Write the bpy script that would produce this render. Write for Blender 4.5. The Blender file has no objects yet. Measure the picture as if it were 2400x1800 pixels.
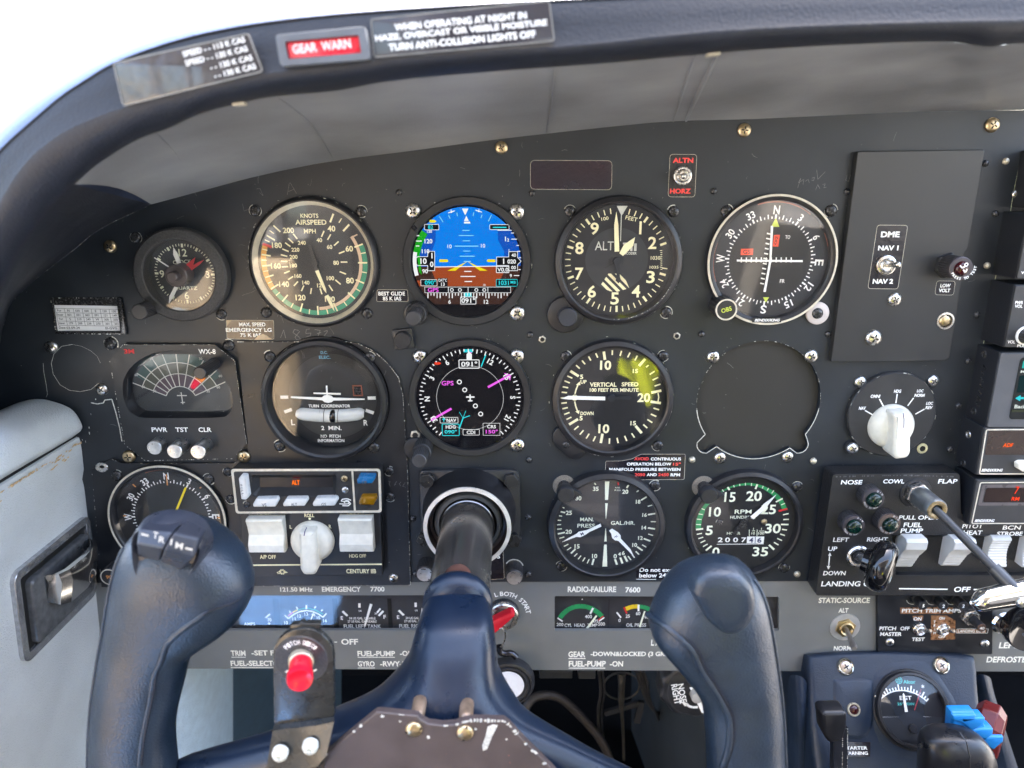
import bpy, bmesh, math, random
from mathutils import Vector, Matrix
from mathutils.geometry import tessellate_polygon
random.seed(7)
S = bpy.context.scene
COL = S.collection
# ------------------------------------------------------------------ camera, sky, sun, exposure
FPX, DIST = 1750.0, 484.0                  # focal length in photo pixels (2400 wide), camera to panel in mm
TH = math.atan(500 / 1750)                 # the camera looks down by this angle
CT, ST = math.cos(TH), math.sin(TH)
cam_d = bpy.data.cameras.new('camera'); cam = bpy.data.objects.new('camera', cam_d); COL.objects.link(cam)
cam_d.sensor_width = 36; cam_d.lens = FPX / 2400 * 36; cam_d.clip_start = .01; cam_d.clip_end = 20000
cam.location = (0, -DIST / 1000, 0); cam.rotation_euler = (math.pi / 2 - TH, 0, 0)
cam_d.dof.use_dof = True; cam_d.dof.focus_distance = .495; cam_d.dof.aperture_fstop = 7.5
S.camera = cam
EXPO = 3.5
SUN_EL, SUN_AZ = math.radians(66), math.radians(24)   # azimuth from +Y (ahead) towards +X (right)
wd = bpy.data.worlds.new('World'); S.world = wd; wd.use_nodes = True
wn = wd.node_tree; sky = wn.nodes.new('ShaderNodeTexSky'); sky.sky_type = 'NISHITA'; sky.sun_disc = False
sky.sun_elevation = SUN_EL; sky.sun_rotation = SUN_AZ; sky.dust_density = 4.0; sky.ozone_density = .6; sky.air_density = 1.0
wn.links.new(sky.outputs[0], wn.nodes['Background'].inputs[0]); wn.nodes['Background'].inputs[1].default_value = .15
sun_d = bpy.data.lights.new('sun', 'SUN'); sun = bpy.data.objects.new('sun', sun_d); COL.objects.link(sun)
sun_d.energy = 3.5; sun_d.angle = math.radians(.5); sun_d.color = (1, .95, .87)
sdir = Vector((math.cos(SUN_EL) * math.sin(SUN_AZ), math.cos(SUN_EL) * math.cos(SUN_AZ), math.sin(SUN_EL)))
sun.rotation_euler = sdir.to_track_quat('Z', 'Y').to_euler()
S.view_settings.view_transform = 'Standard'; S.view_settings.look = 'None'; S.view_settings.exposure = EXPO
S.view_settings.gamma = 1; S.view_settings.use_curve_mapping = False
S.cycles.use_denoising = True
S.cycles.max_bounces = 8; S.cycles.transparent_max_bounces = 12

# ------------------------------------------------------------------ measuring: photo pixel -> panel space (x right, y up, h out of the panel), mm
def V(px, py, h=0.0):
    u, v = px - 1200, py - 900
    dy = FPX * CT - v * ST; dz = -FPX * ST - v * CT
    t = (DIST - h) / dy
    return Vector((u * t, dz * t, h))
def kx(px, py, h=0): return V(px + 1, py, h).x - V(px, py, h).x
def ky(px, py, h=0): return V(px, py, h).y - V(px, py + 1, h).y
def on_plane(px, py, p0, n):
    """panel-space point where the ray of a photo pixel meets a plane"""
    c = Vector((0, 0, DIST)); d = V(px, py, 0) - c
    return c + d * ((p0 - c).dot(n) / d.dot(n))

# ------------------------------------------------------------------ materials
def lin(c): return tuple(((x / 255) / 12.92 if x / 255 <= .04045 else ((x / 255 + .055) / 1.055) ** 2.4) for x in c)
MC = {}
def M(name, col, rough=.5, metal=0, var=.12, bump=0, bscale=900, coat=0, spots=0, spec=.5, scale=120, rvar=.12, col2=None, spot_col=(.55, .55, .5), leather=False):
    if name in MC: return MC[name]
    m = bpy.data.materials.new(name); m.use_nodes = True; t = m.node_tree; N = t.nodes; L = t.links
    b = N['Principled BSDF']
    tc = N.new('ShaderNodeTexCoord'); nz = N.new('ShaderNodeTexNoise'); nz.inputs['Scale'].default_value = scale; nz.inputs['Detail'].default_value = 6
    L.new(tc.outputs['Object'], nz.inputs['Vector'])
    mx = N.new('ShaderNodeMix'); mx.data_type = 'RGBA'
    c2 = col2 or tuple(min(1, x * (1 + 2 * var) + .0) for x in col)
    c1 = tuple(x * (1 - var) for x in col) if not col2 else col
    mx.inputs['A'].default_value = (*c1, 1); mx.inputs['B'].default_value = (*c2, 1)
    cr = N.new('ShaderNodeMapRange'); cr.inputs[1].default_value = .3; cr.inputs[2].default_value = .7
    L.new(nz.outputs['Fac'], cr.inputs[0]); L.new(cr.outputs[0], mx.inputs['Factor'])
    out = mx.outputs['Result']
    if spots:
        n2 = N.new('ShaderNodeTexNoise'); n2.inputs['Scale'].default_value = 420; n2.inputs['Detail'].default_value = 3
        L.new(tc.outputs['Object'], n2.inputs['Vector'])
        r2 = N.new('ShaderNodeMapRange'); r2.inputs[1].default_value = 1 - spots; r2.inputs[2].default_value = 1.02 - spots
        L.new(n2.outputs['Fac'], r2.inputs[0])
        m2 = N.new('ShaderNodeMix'); m2.data_type = 'RGBA'; L.new(r2.outputs[0], m2.inputs['Factor']); L.new(out, m2.inputs['A']); m2.inputs['B'].default_value = (*spot_col, 1)
        out = m2.outputs['Result']
    L.new(out, b.inputs['Base Color'])
    rr = N.new('ShaderNodeMapRange'); rr.inputs[3].default_value = max(.02, rough - rvar); rr.inputs[4].default_value = min(1, rough + rvar)
    L.new(nz.outputs['Fac'], rr.inputs[0]); L.new(rr.outputs[0], b.inputs['Roughness'])
    b.inputs['Metallic'].default_value = metal; b.inputs['Specular IOR Level'].default_value = spec
    if coat: b.inputs['Coat Weight'].default_value = coat; b.inputs['Coat Roughness'].default_value = .06
    if bump:
        if leather:
            bz = N.new('ShaderNodeTexVoronoi'); bz.inputs['Scale'].default_value = bscale; bo = bz.outputs['Distance']
            wz = N.new('ShaderNodeTexNoise'); wz.inputs['Scale'].default_value = bscale * .6; L.new(tc.outputs['Object'], wz.inputs['Vector'])
            ad = N.new('ShaderNodeVectorMath'); ad.operation = 'MULTIPLY_ADD'
            L.new(wz.outputs['Color'], ad.inputs[0]); ad.inputs[1].default_value = (.8 / bscale,) * 3; L.new(tc.outputs['Object'], ad.inputs[2])
            L.new(ad.outputs[0], bz.inputs['Vector'])
        else:
            bz = N.new('ShaderNodeTexNoise'); bz.inputs['Scale'].default_value = bscale; bz.inputs['Detail'].default_value = 4; bo = bz.outputs['Fac']
            L.new(tc.outputs['Object'], bz.inputs['Vector'])
        bp = N.new('ShaderNodeBump'); bp.inputs['Strength'].default_value = bump; bp.inputs['Distance'].default_value = .0006
        L.new(bo, bp.inputs['Height']); L.new(bp.outputs[0], b.inputs['Normal'])
    MC[name] = m; return m
def EM(name, rgb, k=1.0):
    """a lit screen or lamp: shows the given sRGB colour at this exposure"""
    if name in MC: return MC[name]
    m = bpy.data.materials.new(name); m.use_nodes = True; b = m.node_tree.nodes['Principled BSDF']
    l = lin(rgb)
    b.inputs['Base Color'].default_value = (.003, .003, .004, 1); b.inputs['Roughness'].default_value = .6; b.inputs['Specular IOR Level'].default_value = .02
    b.inputs['Emission Color'].default_value = (*l, 1); b.inputs['Emission Strength'].default_value = k / 2 ** EXPO
    MC[name] = m; return m
def GLASS(name='cover_glass', ior=1.66, tint=(1, 1, 1), rough=.015, dust_veil=0.0):
    if name in MC: return MC[name]
    m = bpy.data.materials.new(name); m.use_nodes = True; t = m.node_tree; N = t.nodes; L = t.links
    N.remove(N['Principled BSDF'])
    fr = N.new('ShaderNodeFresnel'); ge = N.new('ShaderNodeNewGeometry'); gm = N.new('ShaderNodeMapRange')   # a thin pane: the same mirror strength from either face
    gm.inputs[3].default_value = ior; gm.inputs[4].default_value = 1 / ior; L.new(ge.outputs['Backfacing'], gm.inputs[0]); L.new(gm.outputs[0], fr.inputs[0])
    tr = N.new('ShaderNodeBsdfTransparent'); tr.inputs[0].default_value = (*tint, 1)
    gl = N.new('ShaderNodeBsdfGlossy'); gl.inputs['Roughness'].default_value = rough
    nz = N.new('ShaderNodeTexNoise'); nz.inputs['Scale'].default_value = 90
    mr = N.new('ShaderNodeMapRange'); mr.inputs[3].default_value = rough; mr.inputs[4].default_value = rough + .06
    tc = N.new('ShaderNodeTexCoord'); L.new(tc.outputs['Object'], nz.inputs['Vector']); L.new(nz.outputs['Fac'], mr.inputs[0]); L.new(mr.outputs[0], gl.inputs['Roughness'])
    if dust_veil:  # thin dust film whose pale veil stands in for glare on the glass
        df = N.new('ShaderNodeBsdfDiffuse'); df.inputs[0].default_value = (.8, .78, .74, 1); m2 = N.new('ShaderNodeMixShader'); dr = N.new('ShaderNodeMapRange'); dr.inputs[1].default_value = .35; dr.inputs[2].default_value = .7; dr.inputs[3].default_value = dust_veil * .5; dr.inputs[4].default_value = dust_veil * 1.7
        n2 = N.new('ShaderNodeTexNoise'); n2.inputs['Scale'].default_value = 28; n2.inputs['Detail'].default_value = 7; L.new(tc.outputs['Object'], n2.inputs['Vector']); L.new(n2.outputs['Fac'], dr.inputs[0]); L.new(dr.outputs[0], m2.inputs[0]); L.new(tr.outputs[0], m2.inputs[1]); L.new(df.outputs[0], m2.inputs[2]); tr = m2
    mx = N.new('ShaderNodeMixShader'); L.new(fr.outputs[0], mx.inputs[0]); L.new(tr.outputs[0], mx.inputs[1]); L.new(gl.outputs[0], mx.inputs[2])
    L.new(mx.outputs[0], N['Material Output'].inputs[0]); MC[name] = m; return m

# ------------------------------------------------------------------ things and mesh building
ORG = {}
def thing(name, label, cat, at, group=None):
    """an Empty at the thing's base; at = photo pixel (px, py[, h]) or a panel-space Vector"""
    p = at if isinstance(at, Vector) else V(*at)
    o = bpy.data.objects.new(name, None); COL.objects.link(o); o.empty_display_size = .01
    o.location = (p.x / 1000, -p.z / 1000, p.y / 1000); o.rotation_euler = (math.pi / 2, 0, 0)
    o['label'] = label; o['category'] = cat
    if group: o['group'] = group
    ORG[o.name] = p.copy(); return o
def circ(c, r, n=40, a0=0.0, a1=360.0, ry=None):
    ry = ry or r; full = abs(a1 - a0) >= 360
    m = n if full else n + 1
    return [(c[0] + r * math.sin(math.radians(a0 + (a1 - a0) * i / n)), c[1] + ry * math.cos(math.radians(a0 + (a1 - a0) * i / n))) for i in range(m)]
def rrect(x0, y0, x1, y1, r, n=5):
    if x0 > x1: x0, x1 = x1, x0
    if y0 > y1: y0, y1 = y1, y0
    r = min(r, (x1 - x0) / 2.01, (y1 - y0) / 2.01); out = []
    for cx, cy, a in ((x1 - r, y1 - r, 0), (x0 + r, y1 - r, 90), (x0 + r, y0 + r, 180), (x1 - r, y0 + r, 270)):
        for i in range(n + 1):
            t = math.radians(a + 90 * i / n); out.append((cx + r * math.cos(t), cy + r * math.sin(t)))
    return out
def round_poly(pts, r, n=4):
    out = []; m = len(pts)
    for i in range(m):
        p = Vector(pts[i][:2]); a = Vector(pts[i - 1][:2]) - p; b = Vector(pts[(i + 1) % m][:2]) - p
        ri = r[i] if isinstance(r, (list, tuple)) else r
        k = min(ri, a.length * .45, b.length * .45)
        A = p + a.normalized() * k; B = p + b.normalized() * k
        for j in range(n + 1):
            t = j / n; q = A.lerp(p, t).lerp(p.lerp(B, t), t); out.append((q.x, q.y))
    return out
def inset(pts, d):
    m = len(pts); area = sum(pts[i][0] * pts[(i + 1) % m][1] - pts[(i + 1) % m][0] * pts[i][1] for i in range(m)); sg = 1 if area > 0 else -1
    out = []
    for i in range(m):
        a, p, b = Vector(pts[i - 1][:2]), Vector(pts[i][:2]), Vector(pts[(i + 1) % m][:2])
        e1 = p - a; e2 = b - p
        e1 = e1.normalized() if e1.length > 1e-9 else e2.normalized(); e2 = e2.normalized() if e2.length > 1e-9 else e1
        n1 = Vector((-e1.y, e1.x)) * sg; n2 = Vector((-e2.y, e2.x)) * sg; n = n1 + n2
        n = n / max(.35, n.length_squared / 2) if n.length > 1e-6 else n1
        out.append((p.x + n.x * d, p.y + n.y * d))
    return out
def clip_convex(subj, clip):
    """clip polygon subj by a convex polygon (any winding)"""
    m = len(clip); ar = sum(clip[i][0] * clip[(i + 1) % m][1] - clip[(i + 1) % m][0] * clip[i][1] for i in range(m)); sg = 1 if ar > 0 else -1
    out = [Vector(p[:2]) for p in subj]
    for i in range(m):
        a, b = Vector(clip[i][:2]), Vector(clip[(i + 1) % m][:2]); e = b - a; inp = out; out = []
        f = lambda p: sg * (e.x * (p.y - a.y) - e.y * (p.x - a.x))
        for j in range(len(inp)):
            p, q = inp[j - 1], inp[j]; fp, fq = f(p), f(q)
            if (fp < 0) != (fq < 0): out.append(p.lerp(q, fp / (fp - fq)))
            if fq >= 0: out.append(q)
        if not out: return []
    return [(p.x, p.y) for p in out]
TXT = {}
def text_geo(s, bold=0.0, shear=0.0, spacing=1.0):
    k = (s, bold, shear, spacing)
    if k not in TXT:
        cu = bpy.data.curves.new('lettering', 'FONT'); cu.body = s; cu.size = 1; cu.offset = bold + .009; cu.shear = shear; cu.space_character = spacing
        cu.resolution_u = 3; cu.fill_mode = 'FRONT'
        o = bpy.data.objects.new('lettering', cu); me = bpy.data.meshes.new_from_object(o)
        vs = [(v.co.x, v.co.y) for v in me.vertices]; fs = [tuple(p.vertices) for p in me.polygons]
        bpy.data.objects.remove(o); bpy.data.curves.remove(cu); bpy.data.meshes.remove(me)
        xs = [v[0] for v in vs] or [0, 1]; ys = [v[1] for v in vs] or [0, 1]
        TXT[k] = (vs, fs, min(xs), max(xs), min(ys), max(ys))
    return TXT[k]
class G:
    def __init__(s): s.v = []; s.f = []; s.mi = []; s.m = 0
    def add(s, vs, fs):
        o = len(s.v); s.v += [tuple(x) for x in vs]
        for f in fs: s.f.append(tuple(i + o for i in f)); s.mi.append(s.m)
        return s
    def lathe(s, c, prof, n=40, axis=None):
        """spin a profile of (radius, height) round the panel normal (or round axis from c)"""
        c = Vector((c[0], c[1], c[2] if len(c) > 2 else 0)); a = (axis or Vector((0, 0, 1))).normalized()
        u = a.orthogonal().normalized() if axis else Vector((1, 0, 0)); w = a.cross(u)
        vs, fs, rows = [], [], []
        for r, h in prof:
            if r < 1e-6: rows.append([len(vs)] * n); vs.append(c + a * h); continue
            rows.append(list(range(len(vs), len(vs) + n)))
            for i in range(n):
                t = 2 * math.pi * i / n; vs.append(c + a * h + u * (r * math.cos(t)) + w * (r * math.sin(t)))
        for A, B in zip(rows, rows[1:]):
            for i in range(n):
                j = (i + 1) % n; q = []
                for x in (A[i], A[j], B[j], B[i]):
                    if x not in q: q.append(x)
                if len(q) > 2: fs.append(q)
        return s.add(vs, fs)
    def knurl(s, c, r, h0, h1, n=28, d=.35, axis=None, cap=True, ch=.5):
        """a cylinder with a ribbed side and chamfered cap"""
        c = Vector((c[0], c[1], c[2] if len(c) > 2 else 0)); a = (axis or Vector((0, 0, 1))).normalized()
        u = a.orthogonal().normalized() if axis else Vector((1, 0, 0)); w = a.cross(u); m = n * 2
        vs = []
        for h, k in ((h0, 0), (h1 - ch, 0), (h1, ch)):
            for i in range(m):
                rr = (r if i % 2 else r - d) - k; t = 2 * math.pi * i / m
                vs.append(c + a * h + u * (rr * math.cos(t)) + w * (rr * math.sin(t)))
        fs = []
        for k in (0, 1):
            for i in range(m): j = (i + 1) % m; fs.append((k * m + i, k * m + j, k * m + m + j, k * m + m + i))
        if cap: fs.append(tuple(range(2 * m, 3 * m)))
        return s.add(vs, fs)
    def prism(s, pts, h0, h1, ch=0.0, back=True):
        n = len(pts); rings = [(pts, h0)]
        if ch: rings += [(pts, h1 - ch), (inset(pts, ch * .38), h1 - ch * .3), (inset(pts, ch), h1)]
        else: rings.append((pts, h1))
        vs = [(p[0], p[1], h) for ps, h in rings for p in ps]; fs = []
        for k in range(len(rings) - 1):
            for i in range(n): j = (i + 1) % n; fs.append((k * n + i, k * n + j, k * n + n + j, k * n + n + i))
        s.add(vs, fs)
        top = rings[-1][0]; s.flat(top, h1)
        if back: s.flat(pts, h0)
        return s
    def flat(s, pts, h):
        if len(pts) < 3: return s
        if len(pts) <= 4: return s.add([(p[0], p[1], h) for p in pts], [tuple(range(len(pts)))])
        t = tessellate_polygon([[Vector((p[0], p[1], 0)) for p in pts]])
        return s.add([(p[0], p[1], h) for p in pts], [tuple(x) for x in t])
    def plate(s, outer, holes, h0, h1):
        loops = [outer] + list(holes)
        t = tessellate_polygon([[Vector((p[0], p[1], 0)) for p in l] for l in loops])
        al = [p for l in loops for p in l]
        s.add([(p[0], p[1], h1) for p in al], [tuple(x) for x in t])
        for l in loops:
            n = len(l); s.add([(p[0], p[1], h0) for p in l] + [(p[0], p[1], h1) for p in l], [(i, (i + 1) % n, n + (i + 1) % n, n + i) for i in range(n)])
        return s
    def line(s, a, b, w, h, w2=None, t=0):
        a, b = Vector(a[:2]), Vector(b[:2]); d = (b - a)
        if d.length < 1e-9: return s
        n = Vector((-d.y, d.x)).normalized(); w2 = w if w2 is None else w2
        pts = [a + n * w / 2, a - n * w / 2, b - n * w2 / 2, b + n * w2 / 2]
        return s.prism([(p.x, p.y) for p in pts], h - t, h, 0) if t else s.flat([(p.x, p.y) for p in pts], h)
    def pline(s, pts, w, h):
        for a, b in zip(pts, pts[1:]): s.line(a, b, w, h)
        return s
    def band(s, c, r0, r1, a0, a1, h, n=None):
        n = n or max(2, int(abs(a1 - a0) / 4)); o = circ(c, r1, n, a0, a1) if abs(a1 - a0) < 360 else circ(c, r1, n) + circ(c, r1, n)[:1]
        i = circ(c, r0, n, a0, a1) if abs(a1 - a0) < 360 else circ(c, r0, n) + circ(c, r0, n)[:1]
        m = len(o); return s.add([(*p, h) for p in o] + [(*p, h) for p in i], [(k, k + 1, m + k + 1, m + k) for k in range(m - 1)])
    def text(s, t, c, hh, h, w=None, rot=0.0, bold=0.0, shear=0.0, spacing=1.0, anchor='c', frame=None):
        vs, fs, x0, x1, y0, y1 = text_geo(t, bold, shear, spacing)
        ky_ = hh / max(1e-6, y1 - y0); kx_ = (w / max(1e-6, x1 - x0)) if w else ky_
        ox = (x0 + x1) / 2 if anchor == 'c' else (x0 if anchor == 'l' else x1); oy = (y0 + y1) / 2
        cr, sr = math.cos(math.radians(rot)), math.sin(math.radians(rot)); out = []
        for x, y in vs:
            X, Y = (x - ox) * kx_, (y - oy) * ky_; X, Y = X * cr - Y * sr, X * sr + Y * cr
            out.append((c[0] + X, c[1] + Y, h) if frame is None else tuple(frame[0] + frame[1] * X + frame[2] * Y))
        return s.add(out, fs)
    def tube(s, pts, r, n=12, caps=True):
        pts = [Vector(p) for p in pts]; m = len(pts); rs = r if isinstance(r, (list, tuple)) else [r] * m
        vs, fs = [], []; u = None
        for i, p in enumerate(pts):
            d = (pts[min(i + 1, m - 1)] - pts[max(i - 1, 0)]).normalized()
            if u is None: u = d.orthogonal().normalized()
            u = (u - d * u.dot(d)).normalized(); w = d.cross(u)
            for k in range(n): t = 2 * math.pi * k / n; vs.append(p + u * (rs[i] * math.cos(t)) + w * (rs[i] * math.sin(t)))
        for i in range(m - 1):
            for k in range(n): j = (k + 1) % n; fs.append((i * n + k, i * n + j, i * n + n + j, i * n + n + k))
        if caps: fs += [tuple(range(n))[::-1], tuple(range((m - 1) * n, m * n))]
        return s.add(vs, fs)
    def grid(s, rows, closed=False):
        n = len(rows[0]); vs = [p for r in rows for p in r]; fs = []
        for i in range(len(rows) - 1):
            for k in range(n if closed else n - 1): j = (k + 1) % n; fs.append((i * n + k, i * n + j, i * n + n + j, i * n + n + k))
        return s.add(vs, fs)
    def box(s, c, d, rot=None):
        vs = [Vector((x * d[0] / 2, y * d[1] / 2, z * d[2] / 2)) for x in (-1, 1) for y in (-1, 1) for z in (-1, 1)]
        if rot is not None: vs = [rot @ v for v in vs]
        return s.add([v + Vector(c) for v in vs], [(0, 1, 3, 2), (4, 6, 7, 5), (0, 4, 5, 1), (2, 3, 7, 6), (0, 2, 6, 4), (1, 5, 7, 3)])
    def build(s, name, mats, parent=None, smooth=40, bev=0, sub=0):
        if not isinstance(mats, (list, tuple)): mats = [mats]
        org = ORG[parent.name] if parent is not None and parent.name in ORG else Vector((0, 0, 0))
        me = bpy.data.meshes.new(name)
        me.from_pydata([((x - org.x) / 1000, (y - org.y) / 1000, (z - org.z) / 1000) for x, y, z in s.v], [], s.f)
        for m in mats: me.materials.append(m)
        if len(mats) > 1: me.polygons.foreach_set('material_index', s.mi)
        bm = bmesh.new(); bm.from_mesh(me); bmesh.ops.remove_doubles(bm, verts=bm.verts, dist=2e-6); bmesh.ops.recalc_face_normals(bm, faces=bm.faces); bm.to_mesh(me); bm.free()
        if smooth:
            me.polygons.foreach_set('use_smooth', [True] * len(me.polygons)); me.set_sharp_from_angle(angle=math.radians(smooth))
        me.update()
        o = bpy.data.objects.new(name, me); COL.objects.link(o)
        if parent is not None: o.parent = parent; ORG[o.name] = org
        else: o.rotation_euler = (math.pi / 2, 0, 0)
        if bev: b = o.modifiers.new('bevel', 'BEVEL'); b.width = bev / 1000; b.segments = 2; b.limit_method = 'ANGLE'
        if sub: b = o.modifiers.new('smooth', 'SUBSURF'); b.levels = sub; b.render_levels = sub
        return o
    def solo(s, name, label, cat, mats, group=None, at=None, **k):
        """a thing that is one mesh"""
        xs = list(zip(*s.v)); p = at or Vector(((min(xs[0]) + max(xs[0])) / 2, min(xs[1]), min(xs[2])))
        e = type('E', (), {})(); e.name = '__' + name; ORG[e.name] = p
        o = s.build(name, mats, None, **k)
        for v in o.data.vertices: v.co -= p / 1000
        o.location = (p.x / 1000, -p.z / 1000, p.y / 1000)
        o['label'] = label; o['category'] = cat; ORG[o.name] = p
        if group: o['group'] = group
        return o
class Z:
    """markings read off one enlarged crop of the photograph: crop origin (ox, oy), enlargement sc, lying at height h"""
    def __init__(s, parent, ox, oy, sc, h, mats):
        s.parent, s.ox, s.oy, s.sc, s.h, s.mats = parent, ox, oy, sc, h, mats; s.g = {}
        s.keys = list(mats)
    def G(s, k):
        if k not in s.g: s.g[k] = G()
        return s.g[k]
    def hk(s, k): return s.h + .05 * (s.keys.index(k) + 1)
    def px(s, x, y): return s.ox + x / s.sc, s.oy + y / s.sc
    def p(s, x, y, h=None):
        v = V(*s.px(x, y), s.h if h is None else h); return (v.x, v.y)
    def mm(s, r, x=0, y=0): return r / s.sc * kx(*s.px(x, y), s.h)
    def line(s, k, x0, y0, x1, y1, w, w2=None): s.G(k).line(s.p(x0, y0), s.p(x1, y1), s.mm(w * 1.12, x0, y0), s.hk(k), s.mm(w2, x0, y0) if w2 else None)
    def pline(s, k, pts, w):
        for a, b in zip(pts, pts[1:]): s.line(k, *a, *b, w)
    def poly(s, k, pts): s.G(k).flat([s.p(*q) for q in pts], s.hk(k))
    def rect(s, k, x0, y0, x1, y1, r=0):
        a, b = s.p(x0, y1), s.p(x1, y0); s.G(k).flat(rrect(a[0], a[1], b[0], b[1], s.mm(r, x0, y0)) if r else [a, (b[0], a[1]), b, (a[0], b[1])], s.hk(k))
    def frame(s, k, x0, y0, x1, y1, w, r=0):
        a, b = s.p(x0, y1), s.p(x1, y0); rr = s.mm(r, x0, y0) if r else .01; o = rrect(a[0], a[1], b[0], b[1], rr); i = inset(o, s.mm(w, x0, y0)); n = len(o); h = s.hk(k)
        s.G(k).add([(*q, h) for q in o] + [(*q, h) for q in i], [(j, (j + 1) % n, n + (j + 1) % n, n + j) for j in range(n)])
    def disk(s, k, x, y, r, n=24): s.G(k).flat(circ(s.p(x, y), s.mm(r, x, y), n), s.hk(k))
    def ring(s, k, x, y, r, w, n=28): s.G(k).band(s.p(x, y), s.mm(r - w, x, y), s.mm(r, x, y), 0, 360, s.hk(k), n)
    def arc(s, k, x, y, r0, r1, a0, a1): s.G(k).band(s.p(x, y), s.mm(r0, x, y), s.mm(r1, x, y), a0, a1, s.hk(k))
    def tick(s, k, x, y, a, r0, r1, w, w2=None):
        c = s.p(x, y); d = (math.sin(math.radians(a)), math.cos(math.radians(a))); r0, r1 = s.mm(r0, x, y), s.mm(r1, x, y)
        s.G(k).line((c[0] + d[0] * r0, c[1] + d[1] * r0), (c[0] + d[0] * r1, c[1] + d[1] * r1), s.mm(w * 1.15, x, y), s.hk(k), s.mm(w2, x, y) if w2 else None)
    def text(s, k, t, x, y, hh, w=None, **kw):
        X, Y = s.px(x, y); s.G(k).text(t, s.p(x, y), hh / s.sc * ky(X, Y, s.h), s.hk(k), w / s.sc * kx(X, Y, s.h) if w else None, **kw)
    def ptext(s, k, t, x, y, a, r, hh, rot=None, **kw):
        """text at a clock angle on a dial"""
        c = s.p(x, y); R = s.mm(r, x, y); q = (c[0] + R * math.sin(math.radians(a)), c[1] + R * math.cos(math.radians(a)))
        w = kw.pop('w', None)
        s.G(k).text(t, q, s.mm(hh, x, y), s.hk(k), s.mm(w, x, y) if w else None, rot=-a if rot is None else rot, **kw)
    def arctext(s, k, t, x, y, r, a0, a1, hh, flip=False, **kw):
        n = len(t)
        for i, ch in enumerate(t):
            if ch == ' ': continue
            a = a0 + (a1 - a0) * (i / (n - 1) if n > 1 else .5)
            s.ptext(k, ch, x, y, a, r, hh, rot=(180 - a) if flip else -a, **kw)
    def done(s, names=None, parent=None):
        for k, g in s.g.items():
            if g.f: g.build((names or {}).get(k, 'markings'), s.mats[k], parent or s.parent, smooth=0)
        s.g = {}
def hexa(c, r, rot=0): return circ(c, r, 6, rot, rot + 360)

class TZ(Z):
    """markings on a thing whose face leans back: its root sits on a plane with normal n; heights are off that plane"""
    def __init__(s, root, ox, oy, sc, o, mats, n):
        s.n, s.root = n, root; s.org = ORG[root.name]; s.ey = n.cross(Vector((1, 0, 0))).normalized(); super().__init__(root, ox, oy, sc, s.org.z + o, mats)
    def p(s, x, y, h=None):
        h = s.h if h is None else h; q = on_plane(*s.px(x, y), s.org + s.n * (h - s.org.z), s.n) - s.org; return (s.org.x + q.x, s.org.y + q.dot(s.ey))
    def mm(s, r, x=0, y=0): a, b = s.p(x, y), s.p(x + 1, y); return r * abs(b[0] - a[0])
    def text(s, k, t, x, y, hh, w=None, **kw):
        a, b, d = s.p(x, y), s.p(x + 1, y), s.p(x, y + 1); s.G(k).text(t, a, hh * abs(d[1] - a[1]), s.hk(k), w * abs(b[0] - a[0]) if w else None, **kw)
def lean(root, t): root.rotation_euler = (math.pi / 2 - t, 0, 0)
# ------------------------------------------------------------------ palette
BLK = M('panel_black_paint', (.0098, .0130, .0175), .42, col2=(.0220, .0275, .0345), bump=.14, bscale=2200, spots=.262, rvar=.22, scale=16, spot_col=(.09, .09, .09))
BLK2 = M('overlay_black_paint', (.0085, .0100, .013), .36, col2=(.0175, .0195, .0235), rvar=.2, bump=.12, bscale=2400, spots=.25, scale=45, spot_col=(.10, .10, .10))
BEZ = M('bezel_black', (.016, .016, .018), .38, var=.15, bump=.08, bscale=2200, scale=200)
CRK = M('crackle_black', (.050, .048, .047), .5, var=.25, bump=1.0, bscale=1500, scale=900)
DIAL = M('dial_black', (.008, .009, .011), .6, var=.1)
DIALG = M('dial_grey', (.018, .020, .024), .6, var=.1)
CREAM = M('cream_print', lin((250, 240, 196)), .6, var=.06)
WHITE = M('white_print', lin((250, 250, 244)), .6, var=.03)
IVORY = M('ivory_ring', lin((205, 198, 180)), .5, var=.10, scale=300)
LUME = M('pale_lume', lin((242, 248, 222)), .6, var=.05)
RED = M('red_print', lin((215, 40, 45)), .5, var=.06)
GRN = M('green_print', lin((35, 150, 85)), .5, var=.08)
TEAL = M('teal_print', lin((45, 150, 115)), .5, var=.08)
YEL = M('yellow_print', lin((235, 200, 40)), .5, var=.06)
AMB = M('amber_print', lin((225, 160, 45)), .5, var=.06)
YEN = M('yellow_needle', lin((255, 225, 0)), .5, var=.03)
ORG_ = M('orange_print', lin((240, 80, 45)), .5, var=.05)
ORL = M('pale_orange_print', lin((215, 145, 75)), .5, var=.05)
LIME = M('lime_print', lin((205, 220, 80)), .5, var=.05)
CYN = M('cyan_print', lin((110, 175, 205)), .5, var=.05)
TUR = M('turquoise_print', lin((80, 190, 180)), .5, var=.05)
CHIP = M('bare_metal_chips', (.55, .55, .50), .5, metal=.2, var=.3, scale=900)
PENC = M('pencil_scratch', (.18, .18, .175), .6, var=.3, scale=1200)
STEEL = M('bright_steel', (.62, .60, .56), .28, metal=1, var=.12, scale=500)
BRASS = M('tarnished_brass', (.52, .41, .25), .34, metal=1, var=.2, scale=600)
BLKS = M('black_screw', (.05, .05, .052), .26, metal=.5, var=.4, scale=900)
HOLE = M('recess_black', (.003, .003, .003), .7)
ALU = M('brushed_aluminium', (.68, .68, .67), .30, metal=1, var=.08, scale=400)
CHROME = M('chrome', (.78, .77, .74), .12, metal=1, var=.05, scale=200, rvar=.04)
COPPER = M('copper_edge', lin((150, 90, 72)), .4, metal=.4, var=.2)
WPL = M('white_plastic', lin((232, 228, 212)), .33, var=.05, scale=200)
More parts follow.
